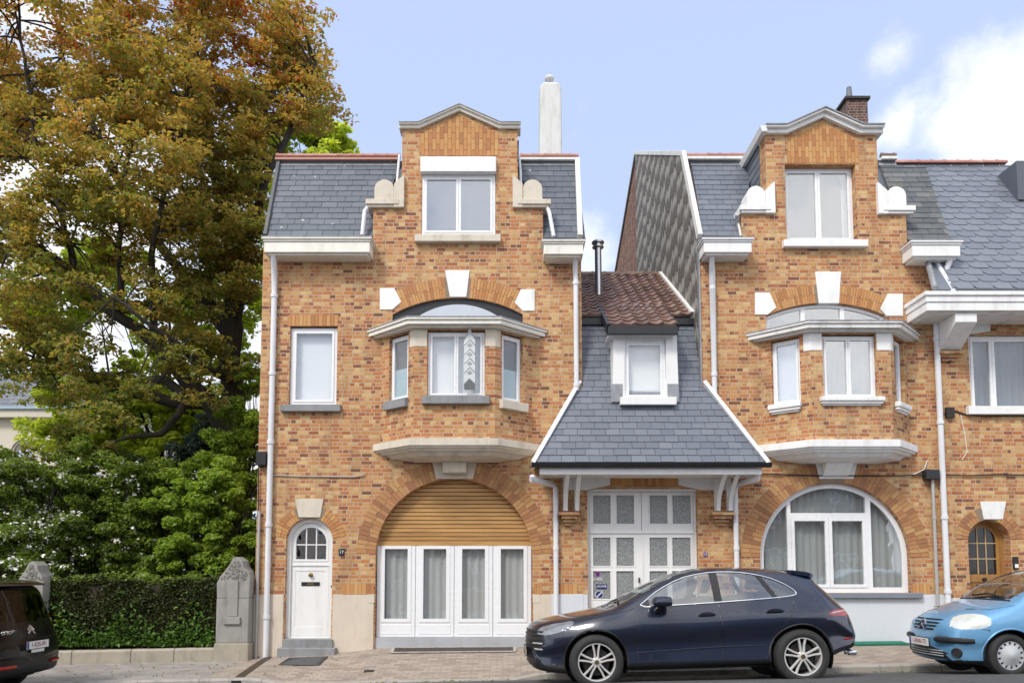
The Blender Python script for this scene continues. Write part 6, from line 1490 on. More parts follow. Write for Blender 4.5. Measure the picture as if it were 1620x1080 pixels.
MB().box(.3, 3.6, -.7, .7, .22, .25).build('underbody', m_trim, bc, local=True); MB().box(1.0, 4.2, -.68, .68, .4, .5).build('cabin_floor', m_seat, bc, local=True)
seats(bc, (3.0,), (-.42, 0, .42), .6)
# ------------------------------------------------------------------ vegetation
NR = np.random.default_rng(11)
def leafmat(name, stops, tr=.35, sc=.8, amp=.6, rough=.5, zk=None):
    m, t, o = newmat(name); g = N(t, 'ShaderNodeNewGeometry')
    f = mth(t, 'ADD', mth(t, 'MULTIPLY', g.outputs['Random Per Island'], 1 - amp * .5), mth(t, 'MULTIPLY', mth(t, 'SUBTRACT', nois(t, g.outputs['Position'], sc, 5, .6), .42), amp * 1.6), clamp=True)
    if zk: f = mth(t, 'ADD', f, mth(t, 'MULTIPLY', mth(t, 'SUBTRACT', N(t, 'ShaderNodeSeparateXYZ', Vector=g.outputs['Position']).outputs['Z'], zk[0]), zk[1]), clamp=True)
    c = ramp(t, f, stops)
    b = N(t, 'ShaderNodeBsdfPrincipled'); t.links.new(c, b.inputs['Base Color']); b.inputs['Roughness'].default_value = rough; b.inputs['Specular IOR Level'].default_value = .35
    l = N(t, 'ShaderNodeBsdfTranslucent', Color=mixc(t, .5, c, mixc(t, 1.0, c, (1.5, 1.5, .6), 'MULTIPLY')))
    mx = N(t, 'ShaderNodeMixShader', i0=tr, i1=b.outputs[0], i2=l.outputs[0]); t.links.new(mx.outputs[0], o.inputs[0]); return m
def leafmesh(name, C, size, m, parent, droop=.3, asp=.62, flat=.55, size_var=.35, tip=None):
    """one small folded leaf at every point of C (n, 3)"""
    n = len(C); off = np.array(ORG.get(parent.name, Vector((0, 0, 0)))) if parent is not None else np.zeros(3)
    d = NR.normal(size=(n, 3)); d[:, 2] = d[:, 2] * .5 - droop; d /= np.linalg.norm(d, axis=1)[:, None]
    up = NR.normal(size=(n, 3)) * flat + np.array([0, -.25, 1.0]); s = np.cross(d, up); s /= np.linalg.norm(s, axis=1)[:, None] + 1e-9; nn = np.cross(s, d)
    L = size * (1 + NR.uniform(-size_var, size_var, n))[:, None]; Wd = L * asp * .5
    base = C - d * L * .5; V = np.empty((n, 6, 3)); 
    V[:, 0] = base; V[:, 1] = C - d * L * .12 + s * Wd + nn * L * .10; V[:, 2] = C + d * L * .22 + s * Wd * .72 + nn * L * .08; V[:, 3] = C + d * L * .5 - nn * L * .08
    V[:, 4] = C + d * L * .22 - s * Wd * .72 + nn * L * .08; V[:, 5] = C - d * L * .12 - s * Wd + nn * L * .10
    V = (V - off).reshape(-1, 3); k = np.arange(n)[:, None] * 6
    F = np.concatenate([k + np.array([[0, 1, 2, 3]]), k + np.array([[0, 3, 4, 5]])], 1).reshape(-1)
    me = bpy.data.meshes.new(name); me.vertices.add(len(V)); me.vertices.foreach_set('co', V.reshape(-1).astype(np.float32))
    nf = n * 2; me.loops.add(nf * 4); me.loops.foreach_set('vertex_index', F.astype(np.int32)); me.polygons.add(nf); me.polygons.foreach_set('loop_start', (np.arange(nf) * 4).astype(np.int32)); me.update(calc_edges=True); me.validate()
    me.materials.append(m); o = bpy.data.objects.new(name, me); COL.objects.link(o); o.parent = parent; ORG[o.name] = Vector(off); return o
def clump(c, r, n, flatz=.6, shell=.55):
    p = NR.normal(size=(n, 3)); p /= np.linalg.norm(p, axis=1)[:, None]; q = NR.random(n) ** (1 / 3); q = shell + (1 - shell) * q if shell else q
    q = np.where(NR.random(n) < .35, NR.random(n) ** .5, q); p *= q[:, None]; p[:, 2] *= flatz
    return np.array(c) + p * np.array(r)
m_bark = simple('dark_maple_bark', (.042, .036, .027), .9, var=.5, sc=9, bmp=.8, dirt=.5, dirtc=(.04, .042, .025))
m_maple = leafmat('copper_maple_leaf', [(0, (.14, .19, .045)), (.26, (.25, .255, .055)), (.50, (.39, .30, .07)), (.72, (.55, .35, .09)), (.90, (.64, .38, .10)), (.96, (.58, .22, .07)), (1, (.55, .09, .05))], .5, .7, .75, zk=(9.2, .042))
m_lime = leafmat('yellow_green_leaf', [(0, (.32, .42, .05)), (.5, (.50, .57, .085)), (1, (.66, .69, .14))], .66, .6)
m_shrub = leafmat('mid_green_leaf', [(0, (.07, .12, .022)), (.5, (.19, .27, .045)), (1, (.38, .47, .09))], .5, 1.2)
m_shrub2 = leafmat('bright_green_leaf', [(0, (.13, .21, .03)), (.5, (.28, .40, .06)), (1, (.48, .58, .11))], .55, 1.2)
m_hedge = leafmat('dark_hedge_leaf', [(0, (.028, .036, .013)), (.5, (.065, .078, .024)), (.85, (.12, .135, .04)), (1, (.17, .14, .07))], .2, 2.5)
m_ivy = leafmat('ivy_leaf', [(0, (.04, .09, .014)), (.5, (.09, .18, .025)), (1, (.17, .30, .045))], .3, 2)
m_conifer = leafmat('blue_green_needle', [(0, (.05, .09, .075)), (1, (.13, .20, .16))], .15, 1)
m_petal = simple('white_petal', (.80, .80, .74), .6)
# big copper maple over the garden
TY = 3.7
T = thing('maple_tree', (W(372, 1000, TY).x, TY, gx(-7)), 'large copper leaved maple towering over the garden left of the houses', 'tree')
Pp = lambda pts: [W(x, y, TY + dy) for x, y, dy in pts]
limbs = [(Pp([(372, 1010, 0), (374, 880, 0), (372, 760, 0), (368, 660, 0), (364, 590, 0), (366, 500, 0), (374, 430, 0), (358, 340, .2), (336, 240, .2), (312, 130, .1), (300, 0, 0), (300, -150, 0)]), [.46, .42, .39, .37, .31, .29, .27, .21, .17, .13, .09, .04]),
    (Pp([(366, 690, 0), (340, 650, -.2), (300, 605, -.5), (262, 562, -.8), (222, 522, -1.0), (170, 486, -1.2), (118, 436, -1.4), (60, 392, -1.5), (-20, 330, -1.5)]), [.30, .28, .25, .22, .17, .13, .10, .07, .04]),
    (Pp([(322, 640, -.3), (270, 634, -.6), (215, 622, -.9), (150, 604, -1.2), (95, 582, -1.3), (30, 572, -1.4), (-60, 575, -1.4)]), [.18, .17, .15, .13, .11, .10, .06]),
    (Pp([(300, 625, -.4), (262, 602, -.2), (212, 597, .2), (160, 590, .5)]), [.17, .13, .09, .05]),
    (Pp([(296, 622, -.4), (280, 660, -.7), (250, 684, -.9), (215, 690, -1.0), (175, 700, -1.1)]), [.11, .10, .085, .06, .03]),
    (Pp([(364, 540, 0), (330, 480, .4), (285, 430, .7), (225, 350, 1.0), (170, 250, 1.1), (110, 120, 1.2), (80, 10, 1.2)]), [.22, .19, .16, .13, .10, .07, .04]),
    (Pp([(372, 440, 0), (396, 360, -.3), (420, 290, -.4), (452, 215, -.3), (480, 150, -.2), (500, 100, -.2)]), [.20, .15, .12, .09, .06, .03]),
    (Pp([(190, 498, -1.1), (187, 420, -1.3), (196, 320, -1.4), (214, 200, -1.4), (222, 80, -1.4)]), [.10, .09, .07, .05, .03]),
    (Pp([(240, 540, -.9), (240, 450, -1.2), (250, 350, -1.5), (276, 240, -1.6), (300, 130, -1.5)]), [.11, .10, .08, .06, .03]),
    (Pp([(118, 436, -1.4), (98, 340, -1.3), (66, 250, -1.2), (40, 120, -1.1), (30, 10, -1)]), [.09, .08, .06, .05, .03]),
    (Pp([(358, 340, .2), (390, 250, .8), (424, 160, 1.2), (440, 60, 1.4), (450, -60, 1.4)]), [.15, .12, .09, .06, .03]),
    (Pp([(364, 600, 0), (340, 590, -1.0), (300, 560, -1.8), (250, 520, -2.4), (180, 470, -2.8)]), [.14, .11, .08, .06, .03])]
mb = MB(); skel = []
for pts, rs in limbs:
    P2, R2 = [], []
    for i in range(len(pts) - 1):
        for k in range(4):
            t = k / 4; q = pts[i].lerp(pts[i + 1], t); q += Vector((noise.noise(q * 1.3), noise.noise(q * 1.3 + Vector((7, 0, 0))), noise.noise(q * 1.3 + Vector((0, 9, 0))))) * .10; P2.append(q); R2.append((rs[i] + (rs[i + 1] - rs[i]) * t) * .82)
    P2.append(pts[-1]); R2.append(rs[-1]); mb.tube(P2, R2, 10); skel += [(p, r) for p, r in zip(P2, R2)]
SK = np.array([tuple(p) for p, r in skel]); SKz = np.array([r for p, r in skel])
sil = [(-260, -260), (475, -260), (452, -60), (478, 20), (468, 62), (505, 82), (522, 128), (538, 162), (505, 190), (472, 214), (440, 240), (425, 330), (408, 420), (404, 520), (392, 590), (330, 600), (290, 650), (200, 655), (160, 685), (105, 645), (60, 628), (-20, 620), (-260, 620)]
def outline(P, pts): return inpoly(P, np.array([p[0] for p in pts], float), np.array([p[1] for p in pts], float))
cl = []; tries = 0
while len(cl) < 720 and tries < 40000:
    tries += 1
    px, py = rnd.uniform(-240, 530), rnd.uniform(-200, 700)
    if not outline(sil, [(px, py)])[0]: continue
    rad = 3.6 * math.sqrt(max(.05, 1 - ((px - 200) / 420) ** 2 * .8))
    y = TY + rnd.uniform(-1, 1) * rad * .95
    if px > 330: y = TY + rnd.uniform(-.5, .7) * rad * .7
    w = W(px, py, y)
    if w.x > XL - .55 and w.z < 11.1 and y > -.7: continue
    if w.x > XL - .3 and w.z < 11.3: continue
    if y < .6 and w.z < 4.2: continue
    n_ = noise.noise(w * .55) + noise.noise(w * 1.3) * .4
    thr = -.14 if py < 400 else .03
    if px < 130 and py > 230: thr += .10
    if n_ < thr: continue
    if py > 500 and rnd.random() < .35: continue
    cl.append((w, rnd.uniform(.32, .62)))
k_ = 0
while k_ < 50:      # leafy sprays hanging over the big limbs
    px, py = rnd.uniform(-40, 345), rnd.uniform(400, 640)
    if px < 110 and py > 590: continue
    w = W(px, py, TY - rnd.uniform(1.2, 2.6)); cl.append((w, rnd.uniform(.26, .46))); k_ += 1
k_ = 0
while k_ < 85:
    px, py = rnd.uniform(285, 428), rnd.uniform(140, 470); w = W(px, py, TY - rnd.uniform(.5, 1.5))
    if w.x > XL - .6 and w.z < 11.1: continue
    cl.append((w, rnd.uniform(.3, .5))); k_ += 1
pts = []
for w, r in cl:
    k = int(270 * (r / .5) ** 2); sub = 7
    for j in range(sub):
        c_ = np.array(w) + NR.normal(size=3) * r * .55 * np.array([1, 1, .5]); pts.append(clump(c_, r * .58, k // sub, .36, .15))
    d = SKz * 0 + np.linalg.norm(SK - np.array(w), axis=1) + (SKz > .25) * 2 + NR.random(len(SK)) * .7; i = int(np.argmin(d)); a = Vector(SK[i]); b = Vector(w); md = a.lerp(b, .5) + Vector((rnd.uniform(-.15, .15), rnd.uniform(-.15, .15), rnd.uniform(.0, .25)))
    if (a - b).length < 1.7:
        mb.tube([a, a.lerp(md, .6), md.lerp(b, .35), b], [min(.035, SKz[i] * .6), .024, .016, .006], 5)
        for _ in range(3): mb.tube([md.lerp(b, rnd.random()), b + Vector((rnd.uniform(-r, r), rnd.uniform(-r, r), rnd.uniform(-.3, .3) * r))], [.010, .004], 4)
mb.build('trunk', m_bark, T, smooth=True)
PT = np.vstack(pts); print('maple leaves', len(PT))
keep = ~((PT[:, 0] > XL - .06) & (PT[:, 2] < 10.35) & (PT[:, 1] > -.6)); leafmesh('crown', PT[keep], .105, m_maple, T)
# other trees, shrubs
def plant(name, px, py0, Y, label, cat, blobs, m, size, trunk=None, flowers=0, droop=.3, dens=1.0, grp=None, extra=None, fl=.6):
    """blobs: (px, py, radius m, leaves) in the photo at depth Y (+dy)"""
    b = W(px, py0, Y); t = thing(name, (b.x, Y, b.z), label, cat, grp); pts = []; mb = MB()
    z0 = gx(b.x) + .02
    for q in blobs:
        x, y, r, n = q[:4]; dy = q[4] if len(q) > 4 else 0; c_ = W(x, y, Y + dy)
        for j in range(16):
            cc = np.array(c_) + NR.normal(size=3) * r * .62 * np.array([1, .8, .8]); pts.append(clump(cc, r * rnd.uniform(.3, .55), int(n * dens / 16), fl, .2))
        base = Vector((b.x + (c_.x - b.x) * .25, Y + dy * .3, z0))
        if trunk: base = Vector((b.x + (c_.x - b.x) * .15, Y + dy * .2, max(z0 + 1.2, z0 + (c_.z - z0) * .55)))
        mb.tube([base, base.lerp(c_, .35) + Vector((rnd.uniform(-.15, .15), 0, .10)), base.lerp(c_, .7) + Vector((rnd.uniform(-.15, .15), 0, .16)), c_], [trunk * .4 if trunk else .03, .028, .018, .008], 6)
        for _ in range(5): mb.tube([base.lerp(c_, rnd.uniform(.55, .9)), c_ + Vector((rnd.uniform(-r, r), rnd.uniform(-r, r) * .6, rnd.uniform(-.5, .8) * r))], [.014, .004], 4)
    if trunk: zt_ = max(W(q[0], q[1], Y).z for q in blobs) - .6; mb.tube([Vector((b.x + .12 * math.sin(k * 1.7), Y, z0 + (zt_ - z0) * k / 6)) for k in range(7)], [trunk * (1 - k / 7.5) for k in range(7)], 8)
    mb.build('trunk' if trunk else 'stem', m_bark, t, smooth=True)
    P = np.vstack(pts); P = P[P[:, 2] > gx(b.x) + .05]; P = P[~((P[:, 0] > XL - .05) & (P[:, 1] > -.2) & (P[:, 1] < 9.3) & (P[:, 2] < 10.4))]
    leafmesh('crown' if trunk else 'foliage', P, size, m, t, droop)
    if flowers:
        k = NR.choice(len(P), min(flowers, len(P)), replace=False); Q = P[k] + np.array([0, -.10, .03]); leafmesh('blossom', np.repeat(Q, 4, 0) + NR.normal(size=(len(Q) * 4, 3)) * .035, .06, m_petal, t, .1, .9)
    return t
plant('lime_tree', 510, 1000, 13.5, 'yellow green tree top showing behind the roof of the left house', 'tree', [(495, 212, .7, 1700), (528, 224, .6, 1200), (470, 205, .8, 2000), (520, 245, .9, 2000), (440, 260, 1.2, 2600), (420, 330, 1.2, 2600), (430, 420, 1.1, 2400)], m_lime, .20, .16)
plant('lime_tree', 250, 1000, 9.5, 'bright yellow green tree glowing behind the dark maple limbs', 'tree', [(150, 655, 1.0, 2600), (210, 650, 1.1, 3200), (270, 670, 1.0, 3000), (180, 700, .9, 2400), (240, 710, .9, 2400), (130, 460, 1.2, 2600), (90, 500, 1.0, 2200), (160, 430, 1.0, 2200), (320, 520, 1.0, 2400), (395, 470, .9, 2200), (300, 490, .8, 1800), (250, 560, .8, 1500), (396, 600, .8, 1800), (340, 590, .7, 1200), (60, 520, .8, 1500), (120, 690, .9, 2000), (300, 700, .8, 2000), (200, 610, .8, 1500), (100, 610, .8, 1300), (310, 640, .7, 1500), (20, 470, .8, 1300)], m_lime, .17, .16)
plant('conifer_tree', 335, 1000, 6.5, 'blue green conifer sprays between the maple trunk and the lime tree', 'tree', [(335, 680, .6, 1500), (318, 700, .55, 1300), (350, 655, .5, 1200), (345, 720, .6, 1500), (300, 730, .5, 1200)], m_conifer, .10, .12, droop=.8)
plant('flowering_shrub', 50, 1000, 1.3, 'tall shrub dotted with white blossom at the left edge', 'shrub', [(-40, 760, .7, 2600), (25, 760, .65, 2600), (80, 760, .6, 2400), (20, 820, .7, 2800), (-30, 860, .7, 2600), (80, 830, .65, 2600), (40, 880, .6, 2600), (110, 880, .5, 2000), (90, 905, .4, 1400)], m_shrub, .075, None, 900, dens=1.7)
plant('leafy_shrub', 175, 1000, 1.7, 'dark green leafy shrub with sparse white blossom behind the middle of the hedge', 'shrub', [(150, 770, .6, 2200), (205, 765, .6, 2400), (255, 770, .6, 2400), (160, 830, .6, 2400), (220, 830, .65, 2600), (175, 880, .55, 2200), (240, 885, .5, 2200), (130, 740, .5, 1400), (290, 810, .55, 2200)], m_shrub, .085, None, 260, dens=1.8)
plant('leafy_shrub', 330, 1000, 1.2, 'bright green shrub between the pointed stone pillar and the left house', 'shrub', [(300, 855, .5, 2000), (345, 835, .55, 2400), (385, 850, .40, 1700), (320, 890, .45, 1900), (372, 800, .5, 1900), (340, 775, .5, 1800), (388, 880, .3, 1100), (270, 890, .45, 1700), (300, 800, .5, 1700), (355, 885, .35, 1300)], m_shrub2, .10, dens=1.5)
plant('climbing_ivy', 385, 1000, 2.6, 'green creeper climbing the foot of the maple trunk beside the house wall', 'creeper', [(378, 680, .5, 1700), (392, 650, .35, 1000), (362, 720, .5, 1700), (392, 715, .4, 1400), (380, 760, .5, 1600), (345, 750, .45, 1300), (400, 600, .25, 500)], m_shrub2, .09, dens=1.5)
plant('purple_shrub', 90, 1000, 2.6, 'bronze leaved shrub before the cream house', 'shrub', [(100, 690, .5, 1100), (140, 720, .5, 1000), (85, 740, .45, 900)], m_maple, .10)
m_laurel = leafmat('dark_laurel_leaf', [(0, (.06, .10, .02)), (.5, (.14, .21, .035)), (1, (.27, .36, .065))], .45, 1.2)
plant('laurel_bush', 70, 1000, 3.6, 'dense dark laurel mass at the back left behind the white blossom', 'shrub', [(x, y, .9, 2600) for x, y in ((-60, 780), (0, 790), (60, 800), (110, 790), (-40, 860), (30, 870), (100, 870), (0, 920), (70, 925), (130, 920))], m_laurel, .11)
plant('laurel_bush', 250, 1000, 3.8, 'dense dark laurel mass behind the middle shrub and maple trunk', 'shrub', [(x, y, .9, 2600) for x, y in ((160, 790), (210, 800), (270, 800), (320, 800), (180, 860), (240, 865), (300, 865), (350, 860), (200, 915), (270, 920), (340, 915), (380, 900), (390, 850))], m_laurel, .11)
# clipped hedge between the pillars, ivy along its foot
hx0, hx1 = W(60, 960, -.1).x, W(344, 960, -.1).x; hz0, hz1 = W(200, 1020, -.1).z, W(200, 916, -.1).z
HG = thing('clipped_hedge', ((hx0 + hx1) / 2, .2, hz0), 'clipped dark green hedge growing behind the low stone wall', 'hedge')
MB().box(hx0 - .6, hx1 - .02, .02, .5, hz0 - .3, hz1 - .12).build('stems', simple('hedge_twigs', (.05, .038, .024), .95, var=.5, sc=20), HG)
n = 30000; P = np.empty((n, 3)); f = NR.random(n)
P[:, 0] = NR.uniform(hx0 - .6, hx1 - .01, n); P[:, 1] = np.where(f < .72, -.06 + NR.exponential(.05, n), NR.uniform(-.05, .6, n)); P[:, 2] = np.where(f < .72, NR.uniform(hz0 - .05, hz1, n), hz1 - NR.exponential(.05, n))
bul = np.array([noise.noise(Vector((p[0] * 2.2, p[1], p[2] * 2.2))) for p in P]); P[:, 1] += bul * .11; P[:, 2] += np.where(f >= .72, bul * .13, 0); gap_ = np.array([noise.noise(Vector((p[0] * 1.7 + 30, p[1] * .5, p[2] * 2.6))) for p in P]); P = P[gap_ < .34 + NR.random(len(P)) * .25]
leafmesh('foliage', P, .055, m_hedge, HG, .1)
n = 2600; Q = np.empty((n, 3)); Q[:, 0] = NR.uniform(hx0 - .5, hx1 - .02, n); Q[:, 2] = hz0 + NR.exponential(.16, n) * (1 + .6 * np.sin(Q[:, 0] * 5)); Q[:, 1] = -.14 - NR.random(n) * .08; Q = Q[Q[:, 2] < hz1 - .1]; leafmesh('ivy', Q, .075, m_ivy, HG, .5)
n = 900; Q = np.empty((n, 3)); Q[:, 0] = NR.uniform(hx0 - .5, hx1 - .02, n); Q[:, 1] = NR.uniform(-.1, .3, n); Q[:, 2] = hz1 + NR.uniform(-.06, .10, n) + .08 * np.sin(Q[:, 0] * 3.1) * NR.random(n); leafmesh('young_shoots', Q, .06, m_shrub, HG, -.2)
# low stone wall and carved pillars
m_gst = simple('grey_weathered_stone', (.30, .29, .265), .9, var=.25, sc=5, bmp=.4, dirt=.6, dirtc=(.13, .125, .105)); m_gst2 = simple('rough_carved_stone', (.22, .21, .185), .95, var=.5, sc=26, bmp=1.0, dirt=.5, dirtc=(.09, .085, .07))
m_lws = simple('buff_weathered_stone', (.36, .32, .255), .9, var=.25, sc=4, bmp=.3, dirt=.7, dirtc=(.17, .15, .12))
lw0, lw1 = W(-160, 1030, -.2).x, W(342, 1030, -.2).x
LW = thing('stone_wall', ((lw0 + lw1) / 2, -.1, gbase(-7)), 'low weathered stone wall running along the foot of the hedge', 'wall')
x = lw1; 
while x > lw0:
    e = max(lw0, x - rnd.uniform(.75, 1.15)); MB().ring([[Vector((xx, y, z + gbase(xx))) for y, z in ((-.26, -.2), (-.26, .20), (-.22, .235), (.02, .24), (.02, -.2))] for xx in (e + .004, x - .004)]).build('coping_block', m_lws, LW, bevel=.012); x = e
def pillar(px0, px1, label):
    a, b = W(px0, 960, -.3).x, W(px1, 960, -.3).x; zg_ = gbase((a + b) / 2); w_ = b - a; z = lambda py: W(366, py, -.3).z + gbase((a + b) / 2) - gbase(W(368, 1000, 0).x)
    t = thing('stone_pillar', ((a + b) / 2, -.12, zg_), label, 'pillar', 'carved garden pillars')
    MB().box(a - .01, b + .01, -.31, .12, zg_ - .3, z(1017)).build('base', m_lws, t, bevel=.02)
    MB().box(a + .01, b - .01, -.29, .10, z(1017) + .003, z(946)).build('shaft', m_gst, t, bevel=.012)
    cx_ = (a + b) / 2; H = lambda u, py: (cx_ + u * w_ / 2, z(py))
    MB().prism([H(-.96, 945.6), H(.96, 945.6), H(1, 914), H(.88, 905), H(.62, 897), H(.50, 887), H(.30, 883), H(.16, 880), H(-.08, 883), H(-.28, 893), H(-.55, 903), H(-.82, 912), H(-1, 922)], -.285, .09).build('shoulder', m_gst, t, bevel=.015)
    mb = MB()
    for k in range(150):      # coarse carved bosses across the gabled head
        u, v = rnd.uniform(-.8, .85), rnd.uniform(887, 917)
        if v < 884 + abs(u - .15) * 34: continue
        c_ = H(u, v); s_ = rnd.uniform(.012, .03); mb.lathe([(0, -s_ * .7), (s_ * .7, -s_ * .5), (s_, 0)], 6, (c_[0], -.283, c_[1]), (0, 1, 0))
    mb.build('carving', m_gst2, t, smooth=True)
    MB().box(cx_ - w_ * .16, cx_ + w_ * .16, -.315, -.27, z(975), z(918)).build('relief_panel', m_gst, t, bevel=.008)
    MB().box(cx_ - w_ * .25, cx_ + w_ * .25, -.33, -.27, z(987), z(975.3)).build('relief_foot', m_gst, t, bevel=.008)
    return t
pillar(341, 394, 'grey carved stone pillar standing against the corner of the left house'); pillar(20, 66, 'grey carved stone pillar half hidden by the black people carrier')
# cream house far back in the garden
gy = 15.0
GH = thing('cream_house', (W(20, 800, gy).x, gy, gx(-12)), 'cream rendered house with a grey slate roof far behind the maple', 'house')
m_crm = simple('cream_render', (.66, .60, .50), .85, var=.06, sc=1, dirt=.2)
a0, a1 = W(-220, 700, gy).x, W(205, 700, gy).x; zt_ = W(20, 648, gy).z
awz = W(20, 715, gy).z
win_ = []
for px in (38, -60, 140): win_.append(archpoly(W(px, 720, gy).x, awz, .42, awz - 1.5))
MB().prism([(a0, -.6), (a1, -.6), (a1, zt_), (a0, zt_)], gy, gy + .3, F0, [w_[::-1] for w_ in win_]).build('wall', m_crm, GH)
for w_ in win_:
    cx_ = (w_[0][0] + w_[1][0]) / 2; f_ = MB().prism(archpoly(cx_, awz, .42, awz - 1.5), gy + .1, gy + .16, F0, [archpoly(cx_, awz, .34, awz - 1.42)[::-1]]).build('window', m_white, GH)
    MB().prism(archpoly(cx_, awz, .36, awz - 1.45), gy + .13, gy + .14).build('pane', m_glassr, f_); MB().box(cx_ - .5, cx_ + .5, gy + .2, gy + .22, awz - 1.5, awz + .5).build('dark_room_sheet', m_roomgrey, f_)
    MB().prism(arc(cx_, awz, .5, 180, 0, 20) + arc(cx_, awz, .62, 0, 180, 20), gy - .05, gy).build('arch_moulding', m_crm, GH)
MB().box(a0, a1, gy - .3, gy, zt_ - .35, zt_ - .05).build('cornice', m_crm, GH); MB().box(a0, a1, gy - .38, gy - .1, zt_ - .04, zt_ + .08).build('gutter', simple('pale_blue_gutter', (.35, .45, .55), .5), GH)
zq = W(20, 592, gy + .9).z; d = Vector((0, 1.1, zq - zt_)); F = Fr((0, gy - .2, zt_ + .05), (1, 0, 0), (0, d.z, -d.y), d); mb = MB(); slates(mb, F, rpoly(a0, a1, 0, d.length), .4, .22); mb.prism(rpoly(a0, a1, 0, d.length), .01, .06, F); mb.build('slate_roof', m_slate, GH)
MB().box(a0, a1, gy + .95, gy + 6, zt_, zq - .05).build('roof_core', m_slateold, GH); MB().box(a0, a1, gy + .31, gy + 6, -.6, zt_ - .01).build('rear_wall', m_crm, GH)
# ------------------------------------------------------------------ small things on the pavement
P0 = lambda px, py, y: Vector((WX(px, py, y), y, 0))
def lay(px0, px1, y0, y1, up=.004): xa, xb = WX(px0, 1040, y0), WX(px1, 1040, y0); return xa, xb, y0, y1
def quad_on_ground(mb, xa, xb, ya, yb, h=.012, up=.002):
    v = [Vector((x, y, ground(x, y) + up + k)) for k in (0, h) for x, y in ((xa, ya), (xb, ya), (xb, yb), (xa, yb))]
    mb.add(v, [(0, 3, 2, 1), (4, 5, 6, 7), (0, 1, 5, 4), (1, 2, 6, 5), (2, 3, 7, 6), (3, 0, 4, 7)])
m_mat = simple('grey_rubber_mat', (.075, .075, .078), .85, var=.3, sc=30, bmp=.4); m_grate = simple('rusty_drain_bars', (.085, .06, .042), .7, .4, var=.5, sc=12)
yA, yB = -1.05, -.42; xa, xb = WX(441, 1046, yA), WX(506, 1046, yA)
DM = thing('doormat', ((xa + xb) / 2, (yA + yB) / 2, ground((xa + xb) / 2, -.8)), 'dark grey metal foot mat in the pavement before the arched white front door', 'doormat')
mb = MB(); quad_on_ground(mb, xa, xb, yA, yB, .010); mb.build('mat', m_mat, DM)
mb = MB()
for i in range(26): x = xa + (xb - xa) * (i + .3) / 26; quad_on_ground(mb, x, x + .008, yA + .02, yB - .02, .006, .0125)
mb.build('ribs', m_iron, DM)
ya, yb = -.42, -.14; xa, xb = WX(622, 1026, ya), WX(812, 1026, ya)
GRT = thing('drain_grating', ((xa + xb) / 2, ya, ground(0, ya)), 'long slotted drain grating set in pavers below the white garage doors', 'grating')
mb = MB(); quad_on_ground(mb, xa - .04, xb + .04, ya - .05, ya, .012); quad_on_ground(mb, xa - .04, xb + .04, yb, yb + .04, .012); quad_on_ground(mb, xa - .06, xa, ya + .001, yb - .001, .012); quad_on_ground(mb, xb, xb + .06, ya + .001, yb - .001, .012); mb.build('frame', m_kerb, GRT)
mb = MB(); quad_on_ground(mb, xa, xb, ya, yb, .002); mb.build('gully', m_black, GRT)
mb = MB(); nbar = 44
for i in range(nbar): x = xa + (xb - xa) * (i + .2) / nbar; quad_on_ground(mb, x, x + (xb - xa) / nbar * .55, ya + .004, yb - .004, .008, .006)
mb.build('bars', m_grate, GRT)
mb = MB(); xa = WX(575, 1058, -1.6); quad_on_ground(mb, xa, xa + .17, -1.62, -1.5, .006); tag(mb.build('valve_cover', m_iron), 'small iron valve cover in the pavers before the garage arch', 'valve cover')
# slotted runoff channel across the pavement left of the house, its mouth in the kerb
mb = MB(); p0, p1 = Vector((WX(424, 1040, -.12), -.12, 0)), Vector((WX(378, 1064, KERB), KERB + .02, 0))
for k in range(14):
    a, b = p0.lerp(p1, k / 14 + .004), p0.lerp(p1, (k + 1) / 14 - .004); w_ = .075
    v = [Vector((q.x + s_ * w_, q.y, ground(q.x + s_ * w_, q.y) + h)) for h in (.001, .009) for q, s_ in ((a, -1), (a, 1), (b, 1), (b, -1))]
    mb.add(v, [(0, 3, 2, 1), (4, 5, 6, 7), (0, 1, 5, 4), (1, 2, 6, 5), (2, 3, 7, 6), (3, 0, 4, 7)])
RC = mb.build('runoff_channel', m_grate); tag(RC, 'rusty slotted runoff channel crossing the pavement from the white drainpipe', 'drain channel')
q = p1; zq = gx(q.x) - .101 - kdrop(q.x)
MB().box(q.x - .08, q.x + .08, KERB - .121, KERB - .112, zq - .115, zq - .035).build('channel_mouth', m_black, RC)
# green mat before the white plinth
m_green = simple('green_artificial_turf', (.012, .16, .10), .95, var=.5, sc=60, bmp=1)
xa, xb = WX(1322, 1018, -.3), WX(1437, 1021, -.3)
mb = MB(); quad_on_ground(mb, xa, xb, -.34, -.06, .03); GM = tag(mb.build('turf_mat', m_green), 'green artificial turf strip lying against the white plinth', 'mat')
# fallen leaves and moss in the gutter
n = 260; C = np.empty((n, 3)); C[:, 0] = NR.uniform(-9, 7, n); C[:, 1] = KERB - .12 - NR.exponential(.14, n); C[:, 2] = [ground(x, y) + .012 for x, y in C[:, :2]]
C2 = np.empty((70, 3)); C2[:, 0] = NR.uniform(-9, -3, 70); C2[:, 1] = NR.uniform(-2.0, -.3, 70); C2[:, 2] = [ground(x, y) + .012 for x, y in C2[:, :2]]; C = np.vstack([C, C2])
lf = leafmesh('fallen_leaves', C, .045, m_maple, None, .0, .6, .15); lf['kind'] = 'stuff'
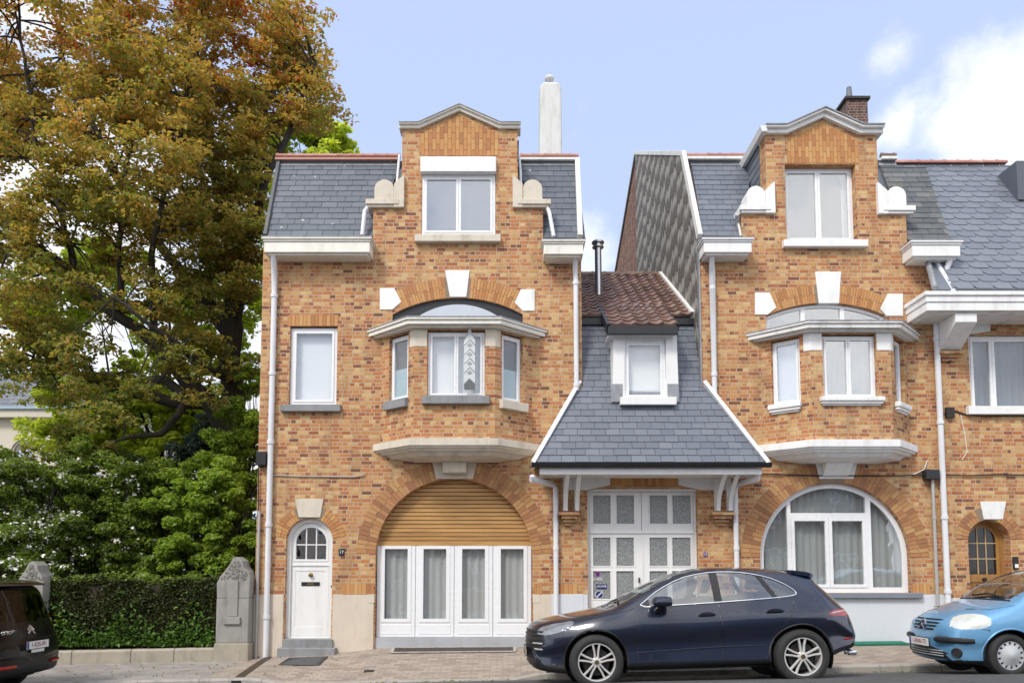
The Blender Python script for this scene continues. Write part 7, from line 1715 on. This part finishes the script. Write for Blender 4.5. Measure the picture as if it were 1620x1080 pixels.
# ------------------------------------------------------------------ houses across the street, behind the camera: they show in the panes and paint
def opposite(x0, x1, h, roof, m, mr, label, wins):
    y0 = -19.0; h -= .8; roof -= .4; t = thing('terraced_house', ((x0 + x1) / 2, y0, gx(x0) - .2), label, 'house', 'houses across the street'); Fb = Fr((0, y0, 0), (1, 0, 0), (0, -1, 0)); hs = []
    for a, b, w_, hh in wins: hs.append(rpoly(x0 + a, x0 + a + w_, b, b + hh))
    MB().prism([(x0, -.8), (x1, -.8), (x1, h), (x0, h)], 0, .3, Fb, [q[::-1] for q in hs]).build('wall', m, t)
    MB().box(x0, x1, y0 - 8, y0 - .301, -.8, h).build('rear_wall', m, t)
    MB().ring([[Vector((x, y, z)) for y, z in ((y0 + .35, h - .05), (y0 + .35, h + .12), (y0 - 4, h + roof), (y0 - 8.2, h))] for x in (x0, x1)]).build('roof', mr, t)
    MB().box(x0, x1, y0 + .001, y0 + .4, h - .30, h - .06).build('cornice', m_white, t)
    for q in hs:
        f_ = window(Fb, t, q[0][0], q[1][0], q[0][1], q[2][1], .08, (0, .5, 1), .06, .05, m_glass, back='dark')
opposite(-17, -9.6, 6.6, 3.0, m_brickold, m_slateold, 'red brick house across the street with grey roof, left end', [(1, 3.8, 1.3, 1.7), (4.2, 3.8, 1.3, 1.7), (1, .8, 1.6, 1.7), (4.6, -.2, 1.0, 2.5)])
opposite(-9.5, -3.1, 5.8, 2.6, m_plinth, m_tile, 'cream rendered house across the street with red roof', [(.8, 3.3, 1.2, 1.6), (4, 3.3, 1.2, 1.6), (.8, .7, 1.8, 1.6), (4.4, -.2, 1.0, 2.4)])
opposite(-3.0, 3.2, 6.2, 3.0, m_brick, m_slateold, 'buff brick house across the street behind the photographer', [(.8, 3.5, 1.2, 1.7), (3.8, 3.5, 1.2, 1.7), (.8, .7, 1.4, 1.7), (4.2, -.2, 1.0, 2.4)])
opposite(3.3, 9.8, 7.4, 3.2, m_plinthw, m_slateold, 'white house across the street with a tall slate roof', [(.8, 4.2, 1.3, 1.8), (4, 4.2, 1.3, 1.8), (.8, .8, 1.8, 1.9), (4.6, -.2, 1.0, 2.5)])
opposite(9.9, 17, 6.4, 2.8, m_brickold, m_tile, 'red brick house across the street with red roof, right end', [(1, 3.6, 1.3, 1.7), (4.2, 3.6, 1.3, 1.7), (1, .8, 1.6, 1.7), (4.6, -.1, 1.0, 2.5)])
